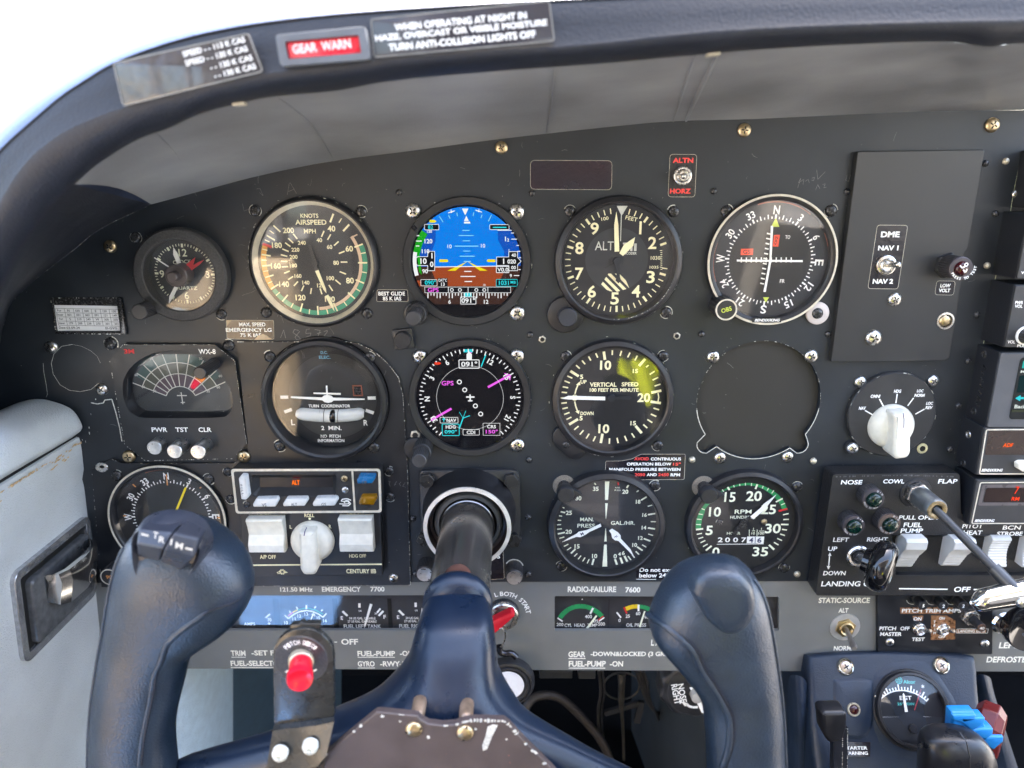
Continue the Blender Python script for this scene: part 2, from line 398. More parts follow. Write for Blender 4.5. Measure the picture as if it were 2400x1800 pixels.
KPL = M('black_plastic', (.024, .024, .026), .36, var=.15, scale=300)
KPG = M('gloss_black_plastic', (.006, .006, .007), .10, var=.1, coat=.4)
GREYP = M('lower_panel_grey', lin((113, 114, 111)), .50, var=.06, bump=.15, bscale=1800, spots=.235, scale=30, spot_col=(.05, .05, .05))
BROWNP = M('bare_brown_plate', lin((78, 68, 66)), .42, var=.10, bump=.1, spots=.27, scale=60, spot_col=lin((130, 85, 75)))
NAVYL = M('navy_leather', lin((31, 43, 56)), .31, var=.16, rvar=.07, spec=.65, bump=.3, bscale=1100, scale=60, leather=True)
NAVYP = M('navy_paint', lin((19, 33, 52)), .30, var=.10, bump=.10, bscale=500, spots=.25, scale=60, spot_col=lin((95, 110, 140)))
NAVYD = M('navy_vinyl', lin((22, 27, 38)), .48, var=.12, bump=.35, bscale=1300, scale=40, leather=True)
NAVYQ = M('navy_quadrant_cover', lin((29, 41, 57)), .42, var=.10, bump=.35, bscale=900, scale=50)
FACEV = M('glareshield_face', lin((33, 34, 37)), .48, var=.12, spec=.35, bump=.28, bscale=900, scale=25, leather=True)
LINING = M('lining_grey', lin((100, 102, 105)), .5, col2=lin((152, 155, 157)), bump=.25, bscale=700, scale=11)
TRIMG = M('grey_vinyl', lin((196, 199, 198)), .46, var=.05, bump=.8, bscale=950, scale=30, leather=True)
SLATE = M('slate_vinyl', lin((58, 74, 84)), .6, var=.1, bump=.3, bscale=900)
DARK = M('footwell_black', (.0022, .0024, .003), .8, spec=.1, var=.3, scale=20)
GLS = GLASS(); GLSD = GLASS('hazed_glass', dust_veil=.028); GLSA = GLASS('coated_display_glass', ior=1.33); GLSE = GLASS('lightly_hazed_glass', dust_veil=.008)
def chips(g, pts, w, h, dens=.5, step=1.6, closed=True):
    """worn edge: short irregular bare-metal nicks along an outline"""
    n = len(pts)
    for i in range(n if closed else n - 1):
        a, b = Vector(pts[i][:2]), Vector(pts[(i + 1) % n][:2]); L = (b - a).length
        if L < 1e-6: continue
        k = max(1, int(L / step))
        for j in range(k):
            if random.random() < dens:
                t0, t1 = (j + random.random() * .4) / k, (j + .6 + random.random() * .5) / k
                ww = w * random.uniform(.3, 1.1); p, q = a.lerp(b, t0), a.lerp(b, min(1, t1))
                g.line(p, q, ww, h + random.uniform(0, .02), ww * random.uniform(.3, 1))
SK = {'black': (BLKS, HOLE), 'steel': (STEEL, HOLE), 'brass': (BRASS, HOLE), 'silver': (ALU, HOLE)}
def screw(parent, px, py, r=13, kind='black', h=0.0, slot=False, washer=None, name='screw'):
    """cross-head machine screw: domed head with a recess"""
    c = V(px, py, h + 1); k = kx(px, py, h); R = r * k; g = G()
    g.lathe((c.x, c.y, h), [(R, -.1), (R, .5), (R * .93, R * .22 + .4), (R * .6, R * .38 + .3), (R * .3, R * .43 + .3), (0, R * .45 + .3)], 24)
    g.m = 1; a = math.radians(random.uniform(0, 90)); top = h + R * .43 + .36
    for t in ((a,) if slot else (a, a + math.pi / 2)):
        d = Vector((math.cos(t), math.sin(t))); e = R * (.98 if slot else .52)
        if slot: top = h + R * .3 + .36
        g.line(Vector((c.x, c.y)) - d * e, Vector((c.x, c.y)) + d * e, R * .2, top, None, R * .2)
    mats = list(SK[kind])
    if washer:
        g.m = 2; g.lathe((c.x, c.y, h), [(R * 1.12, .02), (R * 1.25, .25), (R * 1.12, .3)], 24); mats.append(washer)
    if kind == 'black' and random.random() < .75:
        g.m = len(mats); mats.append(CHIP); a0 = random.uniform(0, 360)
        for _ in range(random.choice((1, 2))): g.band((c.x, c.y), R * 1.04, R * random.uniform(1.1, 1.22), a0, a0 + random.uniform(40, 130), h + .04); a0 += 170
    return g.build(name, mats, parent, smooth=50)
def rivet(parent, px, py, r=8, mat=None, h=0.0):
    c = V(px, py, h); R = r * kx(px, py, h); g = G()
    g.lathe((c.x, c.y, h), [(R, 0), (R * .95, R * .35), (R * .7, R * .65), (R * .35, R * .8), (0, R * .84)], 18)
    return g.build('rivet', mat or BLKS, parent, smooth=60)
def needle(parent, pts, h, mat, th=.5, name='needle'):
    return G().prism(pts, h, h + th).build(name, mat, parent, smooth=0)
# ------------------------------------------------------------------ the ground outside
def resample(pts, n):
    pts = [Vector(p) for p in pts]; d = [0]
    for a, b in zip(pts, pts[1:]): d.append(d[-1] + (b - a).length)
    out = []
    for i in range(n):
        t = d[-1] * i / (n - 1); k = max(j for j in range(len(d)) if d[j] <= t + 1e-9); k = min(k, len(pts) - 2)
        out.append(pts[k].lerp(pts[k + 1], (t - d[k]) / max(1e-9, d[k + 1] - d[k])))
    return out
def soft(pts, it=2):
    pts = [Vector(p) for p in pts]
    for _ in range(it):
        q = [pts[0]]
        for a, b in zip(pts, pts[1:]): q += [a.lerp(b, .25), a.lerp(b, .75)]
        pts = q + [pts[-1]]
    return pts
go = G().add([(-9e5, -1350, -9e5), (9e5, -1350, -9e5), (9e5, -1350, 9e5), (-9e5, -1350, 9e5)], [(0, 1, 2, 3)]).build('ground', M('apron_concrete', (.30, .28, .25), .9, scale=.6), None, smooth=0)
go['kind'] = 'structure'
# ------------------------------------------------------------------ instrument panel
PE = [(2500, 255), (2400, 258), (2145, 261), (1897, 273), (1748, 280), (1574, 283), (1400, 300), (1142, 329), (962, 354), (781, 376), (615, 409), (470, 448), (355, 479), (309, 500), (263, 521), (217, 548), (172, 587), (126, 621), (80, 658), (45, 690), (22, 715), (5, 775), (-10, 860), (-20, 950)]
def Q(l, h=0): return [tuple(V(x, y, h)[:2]) for x, y in l]
panel = thing('instrument_panel', 'black painted metal instrument panel scratched and worn, carrying all the round gauges', 'instrument panel', (1200, 900))
zb = lambda x, y: V(1600 + x / 4.88, 770 + y / 4.88, 0)
cb = zb(867, 830); RB = 706 / 4.88 * kx(1777, 940)
l1, l2 = zb(270, 1325), zb(1330, 1325); rl = 108 / 4.88 * kx(1777, 1040)
def keyhole():
    pts = []
    N = 150
    for i in range(N):
        t = 2 * math.pi * i / N; d = Vector((math.sin(t), math.cos(t))); best = RB
        for c in (l1, l2):
            o = Vector((c.x - cb.x, c.y - cb.y)); b = o.dot(d); disc = b * b - o.length_squared + rl * rl
            if disc > 0 and b > 0: best = max(best, b + math.sqrt(disc))
        pts.append((cb.x + d.x * best, cb.y + d.y * best))
    return pts
KH = keyhole()
tc_c = V(758.6, 942.6, 7)
hole_ov = Q([(600, 815), (925, 905), (930, 1060), (900, 1085), (600, 1085), (590, 900)])
hole_wx = Q([(300, 830), (540, 830), (548, 985), (300, 985)])
body = Q(PE) + Q([(0, 1000), (150, 1100), (205, 1366), (1890, 1362), (2500, 1362)])
G().plate(body, [KH, circ((tc_c.x, tc_c.y), 44, 60), hole_wx], -4.2, 0).build('face_plate', BLK, panel, smooth=30)
G().flat(Q([(1600, 780), (1960, 780), (1960, 1100), (1600, 1100)], -4.4), -4.4).build('blank_cover', M('matt_grey_cover', lin((42, 41, 38)), .55, var=.06, bump=.1, spots=.22, scale=30, spot_col=(.15, .15, .14)), panel, smooth=0)
g = G(); low = [p for p in KH if p[1] < cb.y - 6]; low.sort(key=lambda p: math.atan2(p[1] - cb.y, p[0] - cb.x))
g.pline(low, .55, .05); chips(g, KH, .35, .06, .35)
chips(g, Q(PE[12:22]), .35, .06, .22, closed=False)
# left overlay plate
ovl = Q([(556, 801), (815, 801), (839, 805), (878, 824), (910, 853), (934, 885), (944, 925), (949, 999), (955, 1100), (962, 1371), (238, 1376), (215, 1100), (262, 1076), (285, 1086), (548, 1086), (582, 1060)], 2)
g2 = G().plate(ovl, [circ((tc_c.x, tc_c.y), 43.5, 60), circ(V(398.3, 1212.7, .5), 41.2, 60)], .05, 2.0); g2.build('overlay_plate', BLK2, panel, smooth=30)
chips(g, ovl[:10], .6, 2.06, .5, closed=False); chips(g, ovl[9:], .35, 2.06, .22, closed=False)
def zp(ox, oy, sc, h=0): return lambda x, y: tuple(V(ox + x / sc, oy + y / sc, h)[:2])
z = zp(0, 450, 2.766)
g.pline([z(*q) for q in [(470, 988), (400, 1000), (350, 1050), (333, 1110), (345, 1180), (390, 1250), (450, 1285), (520, 1294), (590, 1280), (640, 1240)]], .28, .07)
g.pline([z(*q) for q in [(470, 988), (530, 1000), (590, 1030), (630, 1065), (652, 1110)]], .14, .07)
g.pline([z(*q) for q in [(280, 1110), (285, 1170), (300, 1250), (308, 1310), (300, 1330)]], .2, .07)
g.pline([z(*q) for q in [(600, 1360), (640, 1368), (680, 1362), (690, 1343), (735, 1338), (760, 1420), (785, 1520), (800, 1610)]], .7, 2.07)
for q in [(545, 1600, 9), (600, 1435, 6), (588, 1520, 10), (590, 1555, 12), (565, 1610, 8), (632, 1338, 9), (150, 1120, 3), (185, 645, 3)]:
    p = z(q[0], q[1]); g.flat([(p[0] + random.uniform(.3, 1) * q[2] * .06 * math.cos(t), p[1] + random.uniform(.5, 1.2) * q[2] * .1 * math.sin(t)) for t in (0, 1, 2, 3.1, 4.2, 5.3)], 2.08)
# random specks and hairline scratches over the face
for i in range(230):
    x, y = random.uniform(250, 2250), random.uniform(420, 1340); p = V(x, y, 2.1); r = random.uniform(.06, .2)
    hh = 2.1 if (x < 950 and y > 830) else .06
    g.flat([(p.x + r * math.cos(t) * random.uniform(.5, 1.3), p.y + r * math.sin(t) * random.uniform(.5, 1.3)) for t in (0, 1.3, 2.5, 3.8, 5)], hh)
for x, y, r_ in ((732, 612, 42.3), (1094, 614, 41.8), (1451, 614, 41.6), (1433, 934, 41.8), (1100, 934, 41.8), (1420, 1236, 42.2), (1746, 1236, 42.2), (418, 648, 30.4), (2095, 972, 27.6)):
    q = V(x, y, 4); chips(g, circ((q.x, q.y), r_, 80), .5, .06, .09)
g.build('worn_paint', CHIP, panel, smooth=0)['kind'] = 'stuff'
g = G()
z = zp(560, 420, 4.1475)
for l in ([(405, 1540), (435, 1465), (455, 1545)], [(580, 1470), (540, 1460), (525, 1490), (580, 1530), (600, 1555), (560, 1560), (545, 1535), (590, 1480)], [(690, 1455), (655, 1460), (650, 1500), (700, 1495), (695, 1520), (650, 1535)], [(735, 1460), (790, 1470), (770, 1525)], [(760, 1500), (800, 1490)], [(825, 1480), (860, 1470), (855, 1490), (825, 1525), (900, 1525)]):
    g.pline([z(*q) for q in l], .32, .07)
for l in ([(170, 95), (205, 90), (235, 160), (200, 130)], [(470, 150), (490, 40), (500, 35), (560, 140)], [(35, 240), (50, 310), (100, 290)], [(480, 120), (540, 95)], [(30, 1130), (120, 1100), (160, 1080)], [(370, 1340), (430, 1230)]):
    g.pline([z(*q) for q in l], .16, .07)
z = zp(1300, 0, 2.011)
for l in ([(1145, 885), (1160, 840), (1148, 862), (1175, 845), (1170, 870)], [(1180, 855), (1195, 845), (1200, 862)], [(1212, 840), (1225, 835), (1220, 852), (1210, 848)], [(1235, 800), (1240, 845), (1275, 810)], [(1230, 895), (1240, 870), (1250, 890)], [(1262, 870), (1275, 866), (1268, 885), (1282, 882)], [(1378, 825), (1372, 850), (1385, 855), (1395, 822)]):
    g.pline([z(*q) for q in l], .18, .07)
z = zp(520, 1080, 5.027, 2)
for l in ([(1960, 240), (1985, 245), (1970, 270), (1985, 300)], [(2060, 240), (2030, 290), (2050, 275)], [(2110, 250), (2090, 270), (2110, 300)], [(2160, 255), (2130, 300), (2165, 310)]): g.pline([z(*q) for q in l], .2, 2.1)
rs_ = random.Random(11)
for i in range(210):
    x, y = (rs_.uniform(240, 950), rs_.uniform(420, 1340)) if rs_.random() < .55 else (rs_.uniform(950, 2300), rs_.uniform(330, 1330)); hh = 2.1 if (x < 955 and y > 805) else .07
    p = V(x, y, hh); a = rs_.uniform(0, 6.3); L_ = rs_.uniform(1, 6); q = (p.x + L_ * math.cos(a), p.y + L_ * math.sin(a)); m_ = ((p.x + q[0]) / 2 + rs_.uniform(-.6, .6), (p.y + q[1]) / 2 + rs_.uniform(-.6, .6))
    g.pline([(p.x, p.y), m_, q], rs_.uniform(.06, .19), hh)
g.build('scratched_writing', PENC, panel, smooth=0)['kind'] = 'stuff'
for x, y, r, k in [(257, 578, 15, 'brass'), (1175, 346, 15, 'brass'), (1745, 305, 16, 'brass'), (2327, 293, 17, 'brass'), (119, 814, 15, 'steel'), (258, 806, 15, 'black'), (238, 913, 14, 'steel'), (1672, 837, 15, 'steel'), (1902, 835, 16, 'steel'), (1688, 1074, 14, 'steel'), (1847, 1072, 14, 'steel'), (535, 811, 14, 'black')]: screw(panel, x, y, r, k)
for x, y, r in [(301, 1071, 15), (571, 1071, 15)]: screw(panel, x, y, r, 'brass', 2)
screw(panel, 922, 1356, 11, 'steel', 2)
for x, y, m in [(935, 451, 0), (1247, 453, 0), (1673, 448, 0), (1985, 449, 0), (1644, 783, 0), (1940, 783, 0), (1243, 785, 0), (1240, 1077, 0), (1622, 1077, 2), (1906, 1080, 2), (1868, 1345, 2), (2333, 501, 0), (2313, 622, 2), (2289, 738, 1), (2268, 846, 1), (2246, 951, 0), (2226, 1053, 0), (2357, 378, 2), (968, 1215, 1), (1238, 1212, 0), (974, 1344, 1), (1238, 1345, 1), (2309, 383, 0)]:
    rivet(panel, x, y, 8, (BLKS, BLKS, M('worn_rivet', (.5, .46, .36), .4, metal=.6, var=.5, scale=900))[m])
for x, y in ((1271, 795), (1586, 787)):   # little hex bushes with open holes
    c = V(x, y); g = G(); k = kx(x, y); g.prism(hexa((c.x, c.y), 9 * k, 10), 0, .8, .2); g.m = 1; g.flat(circ((c.x, c.y), 5 * k, 16), .83); g.build('hex_bush', [M('dull_nut', (.45, .43, .38), .4, metal=.8, var=.3, scale=900), HOLE], panel, smooth=30)
c = V(239, 1095, 2); g = G(); k = kx(239, 1095); g.prism(circ((c.x, c.y), 15 * k, 20, ry=12 * k), 2, 2.8, .4); g.m = 1; g.flat(circ((c.x + .5, c.y + .6), 6 * k, 12, ry=4 * k), 2.85); g.build('hex_bush', [STEEL, HOLE], panel, smooth=40)
# ------------------------------------------------------------------ lower grey panel
lower = thing('lower_panel', 'grey painted lower panel strip with white checklist lettering below the black panel', 'panel', (1060, 1568, -1))
wl = Q([(425, 1396), (1062, 1395), (1062, 1477), (425, 1478)], -1); wr = Q([(1300, 1397), (1826, 1399), (1826, 1478), (1300, 1478)], -1)
G().plate(Q([(200, 1340), (2500, 1340), (2500, 1574), (1890, 1573), (200, 1566)], -1), [round_poly(wl, 1.2), round_poly(wr, 1.2)], -4, -1).build('face_plate', GREYP, lower, smooth=30)
zl = Z(lower, 520, 1340, 3.606, -1, {'W': M('strip_print', lin((240, 238, 226)), .6, var=.03)})
for t, x, y, h, w in [('121.50 MHz', 630, 150, 38, 275), ('EMERGENCY', 1010, 148, 44, 330), ('7700', 1315, 147, 42, 120), ('OFF', 1080, 592, 50, 143), ('-', 962, 594, 7, 24), ('TRIM', 138, 688, 46, 125), ('-SET FOR', 400, 686, 44, 300), ('FUEL-SELECTOR', 300, 774, 46, 452), ('FUEL-PUMP', 1305, 692, 46, 318), ('-ON', 1560, 690, 44, 110), ('GYRO', 1220, 778, 46, 143), ('-RWY-HDG', 1500, 778, 46, 325), ('TAKE', 780, 586, 50, 190)]: zl.text('W', t, x, y, h, w, bold=.022)
for x0, x1, y in [(80, 202, 722), (75, 500, 809), (1148, 1462, 723), (1148, 1294, 813)]: zl.line('W', x0, y, x1, y, 6)
zl.done({'W': 'lettering'})
zl = Z(lower, 1280, 1340, 6.38, -1, {'W': M('strip_print', lin((240, 238, 226)), .6, var=.03)})
for t, x, y, h, w in [('RADIO-FAILURE', 685, 262, 88, 725), ('7600', 1297, 270, 84, 225), ('L A N D I N G', 1850, 1060, 92, 560), ('GEAR', 460, 1235, 88, 255), ('-DOWN&LOCKED (3 GREEN)', 1320, 1238, 88, 1310), ('FUEL-PUMP', 615, 1377, 88, 555), ('-ON', 1052, 1377, 84, 198)]: zl.text('W', t, x, y, h, w, bold=.024)
zl.line('W', 335, 1297, 590, 1297, 14); zl.line('W', 337, 1441, 885, 1441, 14)
zl.done({'W': 'lettering'})
zl = Z(lower, 1880, 1360, 4.254, -1, {'W': M('strip_print', lin((240, 238, 226)), .6, var=.03)})
for t, x, y, h, w in [('STATIC-SOURCE', 420, 200, 54, 510), ('ALT', 412, 300, 46, 98), ('NORM.', 408, 678, 48, 185), ('LEFT', 2060, 648, 60, 190), ('DEFROSTER', 2065, 790, 60, 450)]: zl.text('W', t, x, y, h, w, bold=.022)
zl.done({'W': 'lettering'})
# ------------------------------------------------------------------ glareshield and its lining
gs = thing('glareshield', 'padded navy glareshield coaming arching over the top of the instrument panel', 'glareshield', (1200, 100, 150))
N = 130
E = resample(soft([(-160, 480), (0, 289), (72, 231), (145, 181), (217, 137), (325, 83), (434, 47), (542, 23), (651, 9), (760, 1), (1000, -18), (1500, -45), (2560, -60)]), N)
T = resample(soft([(-140, 520), (0, 351), (72, 289), (145, 224), (203, 188), (253, 155), (325, 125), (434, 90), (542, 67), (651, 50), (800, 34), (998, 20), (1287, 2), (1700, -14), (2560, -26)]), N)
B = resample(soft([(-80, 640), (-20, 520), (8, 455), (54, 385), (110, 335), (170, 296), (253, 263), (398, 217), (542, 183), (633, 170), (800, 152), (962, 134), (1142, 119), (1400, 103), (1648, 72), (2046, 53), (2560, 44)]), N)
L = resample(soft([(-60, 900), (-5, 720), (40, 610), (100, 515), (177, 430), (217, 391), (325, 322), (398, 302), (452, 271), (542, 246), (633, 226), (723, 219), (800, 212), (889, 192), (1034, 177), (1215, 163), (1400, 150), (1598, 132), (1797, 114), (2096, 99), (2245, 97), (2309, 112), (2369, 102), (2560, 98)]), N)
def PX(p, h): return V(p.x, p.y, h)
def mixp(a, b, t): return [p.lerp(q, t) for p, q in zip(a, b)]
rows = []
for src, h in [(L, 132), (L, 148), (mixp(L, B, .18), 158), (mixp(L, B, .5), 164), (mixp(L, B, .82), 167), (B, 167)]: rows.append([PX(p, h) for p in src])
G().grid(rows).build('lower_roll', NAVYD, gs, smooth=60)
rows = [[PX(p, h) for p in src] for src, h in [(B, 166.6), (mixp(B, T, .06), 166), (mixp(B, T, .5), 164), (mixp(B, T, .94), 162), (T, 161)]]
G().grid(rows).build('face_trim', FACEV, gs, smooth=60)
rows = [[PX(p, h) for p in src] for src, h in [(T, 159.5), (mixp(T, E, .08), 162), (mixp(T, E, .35), 160), (mixp(T, E, .7), 153), (E, 141)]]
last = rows[-1]; rows.append([Vector((p.x, p.y - 2, 120)) for p in last]); rows.append([Vector((p.x, p.y - 9, 60)) for p in last]); rows.append([Vector((p.x, p.y - 16, -60)) for p in last]); rows.append([Vector((p.x, p.y - 60, -160)) for p in last])
G().grid(rows).build('top_roll', M('navy_vinyl_top', lin((52, 66, 96)), .42, var=.08, bump=.3, bscale=1300, leather=True), gs, smooth=60)
G().tube([PX(p, 161.5) for p in T], .55, 6).build('seam', HOLE, gs)
# lining between glareshield and panel
iL = min(range(N), key=lambda i: (L[i] - Vector((177, 430))).length)
M2 = 90
top = resample(soft([Vector(p) for p in PE[12::-1]], 1), M2); low = resample(L[iL:], M2)
rows = []
for k in range(9):
    t = k / 8; sag = math.sin(math.pi * t) * 4
    rows.append([(lambda p: Vector((p.x, p.y + sag, p.z)))(PX(a, .1).lerp(PX(b, 140), t)) for a, b in zip(top, low)])
lg = G().grid(rows).build('lining', LINING, gs, smooth=60)
def lin_pt(i, t): a, b = PX(top[i], .1), PX(low[i], 140); p = a.lerp(b, t); return Vector((p.x, p.y + math.sin(math.pi * t) * 4 - .15, p.z))
def near(px, arr): return min(range(len(arr)), key=lambda i: abs(arr[i].x - px))
def on_curve(arr, px):
    for p, q in zip(arr, arr[1:]):
        if (p.x - px) * (q.x - px) <= 0 and p.x != q.x: return p.lerp(q, (px - p.x) / (q.x - p.x))
    return arr[near(px, arr)]
for x0, x1, r in ((783, 647, .35), (1578, 1628, .8), (1608, 1683, 1.5), (1280, 1300, .25), (455, 365, .25)):
    a, b = PX(on_curve(top, x0), .1), PX(on_curve(low, x1), 140); ps = []
    for k in range(13): t = k / 12; p = a.lerp(b, t); ps.append(Vector((p.x + 1.2 * math.sin(3 * t), p.y + math.sin(math.pi * t) * 4 - .1, p.z)))
    G().tube(ps, [r * (.25 + .75 * math.sin(math.pi * min(1, .1 + k / 14))) for k in range(13)], 8).build('crease', LINING, gs, smooth=80)
tl = resample([Vector(p) for p in PE[12:]] + [Vector((-40, 1010))], 40); ll = resample(L[iL::-1], 40)
rows = [[(lambda p: Vector((p.x, p.y, p.z)))(PX(a, -1).lerp(PX(b, 140), t)) for a, b in zip(tl, ll)] for t in (0, .05, .35, .7, 1)]
G().grid(rows).build('side_lining', NAVYD, gs, smooth=60)
for x, y, w in ((562, 244, 26), (1670, 128, 28)):
    c = V(x, y, 150); G().box((c.x, c.y, c.z), (w * .19, 1.3, 5), Matrix.Rotation(math.radians(6), 3, 'Z')).build('clip', M('clip_metal', (.6, .56, .45), .4, metal=.7, var=.2), gs, bev=.4)
# placards and lamp on the coaming face
def quad(c, h0, h1, r=0, k=0): return round_poly([tuple(V(x, y, h1)[:2]) for x, y in c], r)
def face_sign(name, label, cat, corners, mat, h=167.2, r=1.5, th=1.0):
    t = thing(name, label, cat, (sum(c[0] for c in corners) / 4, sum(c[1] for c in corners) / 4, h)); o = quad(corners, h, h + th, r)
    G().prism(o, h, h + th, .2).build('plate', mat, t); return t, o
PLK = M('placard_black', (.018, .018, .026), .22, var=.1, bump=.18, bscale=160, coat=.3)
t, o = face_sign('placard', 'black placard with three white lines on anti-collision lights at night, on the coaming', 'placard', [(868, 44), (1288, 0), (1301, 97), (876, 136)], PLK)
zz = Z(t, 600, 0, 2.765, 168.3, {'W': WHITE, 'I': M('dull_border', lin((120, 120, 116)), .4)})
for s, x, y, h, w in [('WHEN OPERATING AT NIGHT IN', 1325, 138, 46, 858), ('HAZE, OVERCAST OR VISIBLE MOISTURE', 1328, 200, 46, 1118), ('TURN ANTI-COLLISION LIGHTS OFF', 1335, 264, 46, 955)]: zz.text('W', s, x, y, h, w, rot=4.9, bold=.012)
n = len(o); i2 = inset(o, .45); zz.G('I').add([(*q, zz.hk('I')) for q in o] + [(*q, zz.hk('I')) for q in i2], [(j, (j + 1) % n, n + (j + 1) % n, n + j) for j in range(n)])
zz.done({'W': 'lettering', 'I': 'border'})
t, o = face_sign('placard', 'dark placard of four speed limit lines left of the red gear lamp', 'placard', [(264, 147), (583, 77), (618, 168), (288, 250)], M('placard_crinkled', (.03, .028, .03), .16, var=.2, bump=1.0, bscale=260, coat=.6))
zz = Z(t, 0, 0, 2.765, 168.3, {'W': WHITE, 'I': MC['dull_border']})
for s, x, y, w in [('SPEED - - 113 K CAS', 1385, 304, 420), ('SPEED - - 130 K CAS', 1402, 362, 420), ('- - 130 K CAS', 1498, 405, 285), ('- - 130 K CAS', 1522, 460, 280)]: zz.text('W', s, x, y, 36, w, rot=12.5)
n = len(o); i2 = inset(o, .45); zz.G('I').add([(*q, zz.hk('I')) for q in o] + [(*q, zz.hk('I')) for q in i2], [(j, (j + 1) % n, n + (j + 1) % n, n + j) for j in range(n)])
zz.done({'W': 'lettering', 'I': 'border'})
t = thing('warning_lamp', 'red rectangular gear warning lamp in a grey bezel on the coaming', 'warning lamp', (750, 108, 167))
o = quad([(642, 80), (853, 60), (866, 137), (654, 154)], 167, 173, 1.5); i_ = quad([(664, 96), (838, 80), (845, 122), (672, 137)], 167, 173, .6)
G().plate(o, [i_], 166.5, 171.5).build('bezel', M('lamp_bezel', lin((88, 92, 98)), .4), t, smooth=30, bev=.5)
G().prism(i_, 166.5, 170.2, .5).build('lens', M('red_lens', lin((205, 22, 45)), .25, var=.08, coat=.4), t)
zz = Z(t, 600, 0, 2.765, 170.3, {'W': M('lens_print', lin((245, 215, 215)), .5)}); zz.text('W', 'GEAR  WARN', 425, 300, 62, 380, rot=5.5, bold=.015); zz.done({'W': 'lettering'})
# ------------------------------------------------------------------ left side wall, armrest, ashtray
A0 = V(190, 1014, -2); B0 = V(267, 1800, -2); e1 = (B0 - A0).normalized(); NW = e1.cross(Vector((0, 0, 1))).normalized()
if NW.x < 0: NW = -NW
side = thing('side_trim_panel', 'pale grey leather grained cabin side trim panel at the far left', 'side panel', on_plane(120, 1700, A0, NW))
Lw = (B0 - A0).length
rows = []
prof = [(2.2, -3), (2.8, -.6), (5, 0), (12, .5), (26, .6), (34, -1.2), (40, -.4), (60, 0), (Lw, 0), (Lw * 1.5, 0)]
for s_, o_ in prof: rows.append([A0 + e1 * s_ + NW * o_ + Vector((0, 0, hh)) for hh in [i * 12 for i in range(24)]])
G().grid(rows).build('trim_sheet', TRIMG, side, smooth=60)
g = G(); rr = random.Random(3)
for i in range(70):
    hh = rr.uniform(2, 95); s_ = rr.uniform(5, 6.4) + (rr.uniform(0, 5) ** 1.2 if 14 < hh < 40 or hh > 80 else 0); w = rr.uniform(.4, 1.9)
    c = A0 + e1 * s_ + NW * .9 + Vector((0, 0, hh)); g.add([c + e1 * (w * .5 * math.cos(a) * rr.uniform(.5, 1)) + Vector((0, 0, 1)) * (w * 1.6 * math.sin(a) * rr.uniform(.5, 1.2)) for a in (0, 1, 2, 3, 4, 5)], [tuple(range(6))])
G().grid([[A0 + e1 * s_ + NW * -2.2 + Vector((0, 0, hh)) for hh in (0, 260)] for s_ in (-9, 8)]).build('gap_shadow_strip', HOLE, side, smooth=0)
g.build('scuffed_edge', M('tan_scuff', lin((186, 158, 116)), .8, var=.3, scale=900), side, smooth=0)
arm = thing('armrest', 'pale grey padded vinyl bolster on top of the side panel beside the blank gauge', 'armrest', (60, 985))
pf = [(194, 1008), (199, 999), (188, 975), (174, 957), (152, 946), (130, 939), (108, 933), (80, 932), (54, 938), (20, 952), (-30, 985), (-80, 1030), (-60, 1110), (60, 1090), (150, 1040)]
pf = soft([Vector(p) for p in pf + pf[:1]], 2)[:-1]
rows = [[V(p.x, p.y, 1.5).lerp(Vector((V(70, 1010, 0).x, V(70, 1010, 0).y, 1.5)), 1 - k) + Vector((0, 0, hh)) for p in pf] for k, hh in ((.0, 0), (.93, 0), (.98, 1), (1, 4))] + [[V(p.x, p.y, 1.5) + Vector((math.sin(hh * .05) * .6, math.sin(hh * .03) * .8, hh)) for p in pf] for hh in (20, 50, 90, 140, 220)]
G().grid(rows, closed=True).build('cushion', TRIMG, arm, smooth=60)
def wall(g, base=0.0):
    """local (x: towards the cabin, y: up the wall, z: off the wall) -> panel space"""
    g.v = [tuple(A0 + Vector((0, 0, 1)) * x - e1 * y + NW * (z + base)) for x, y, z in g.v]; return g
def wxy(px, py, off=0): q = on_plane(px, py, A0 + NW * off, NW) - A0; return q.z, -q.dot(e1)
x0 = wxy(211, 1310)[0]; x1 = wxy(33, 1450)[0]; y1 = (wxy(185, 1216)[1] + wxy(30, 1340)[1]) / 2; y0 = (wxy(206, 1400)[1] + wxy(60, 1550)[1]) / 2
ash = thing('ashtray', 'black recessed ashtray with chrome pull handle set in the grey side panel', 'ashtray', on_plane(120, 1480, A0, NW))
PLB = M('ashtray_black', (.075, .077, .08), .16, var=.2, spots=.25, scale=200, coat=.3)
o = rrect(x0, y0, x1, y1, 7); g = G(); g.plate(o, [inset(o, 5.5)], -1, 3.2); wall(g).build('frame', M('dark_chrome', (.46, .46, .47), .16, metal=.8, var=.2, scale=300), ash, smooth=30, bev=.9)
wall(G().prism(inset(o, 5.6), -3, .8, 0)).build('back_recess', HOLE, ash)
w_, h_ = x1 - x0, y1 - y0
wall(G().prism(rrect(x0 + 6, y0 + 6.5, x1 - 12, y1 - 11, 4), .5, 5.5, 1.6)).build('drawer', PLB, ash)
hx0, hx1, hy = x0 + w_ * .10, x0 + w_ * .70, y0 + h_ * .62
g = G(); hp = [(hx0, hy - 9), (hx0, hy + 9), (hx0 + 5, hy + 9), (hx0 + 5, hy - 9)]
rows = []
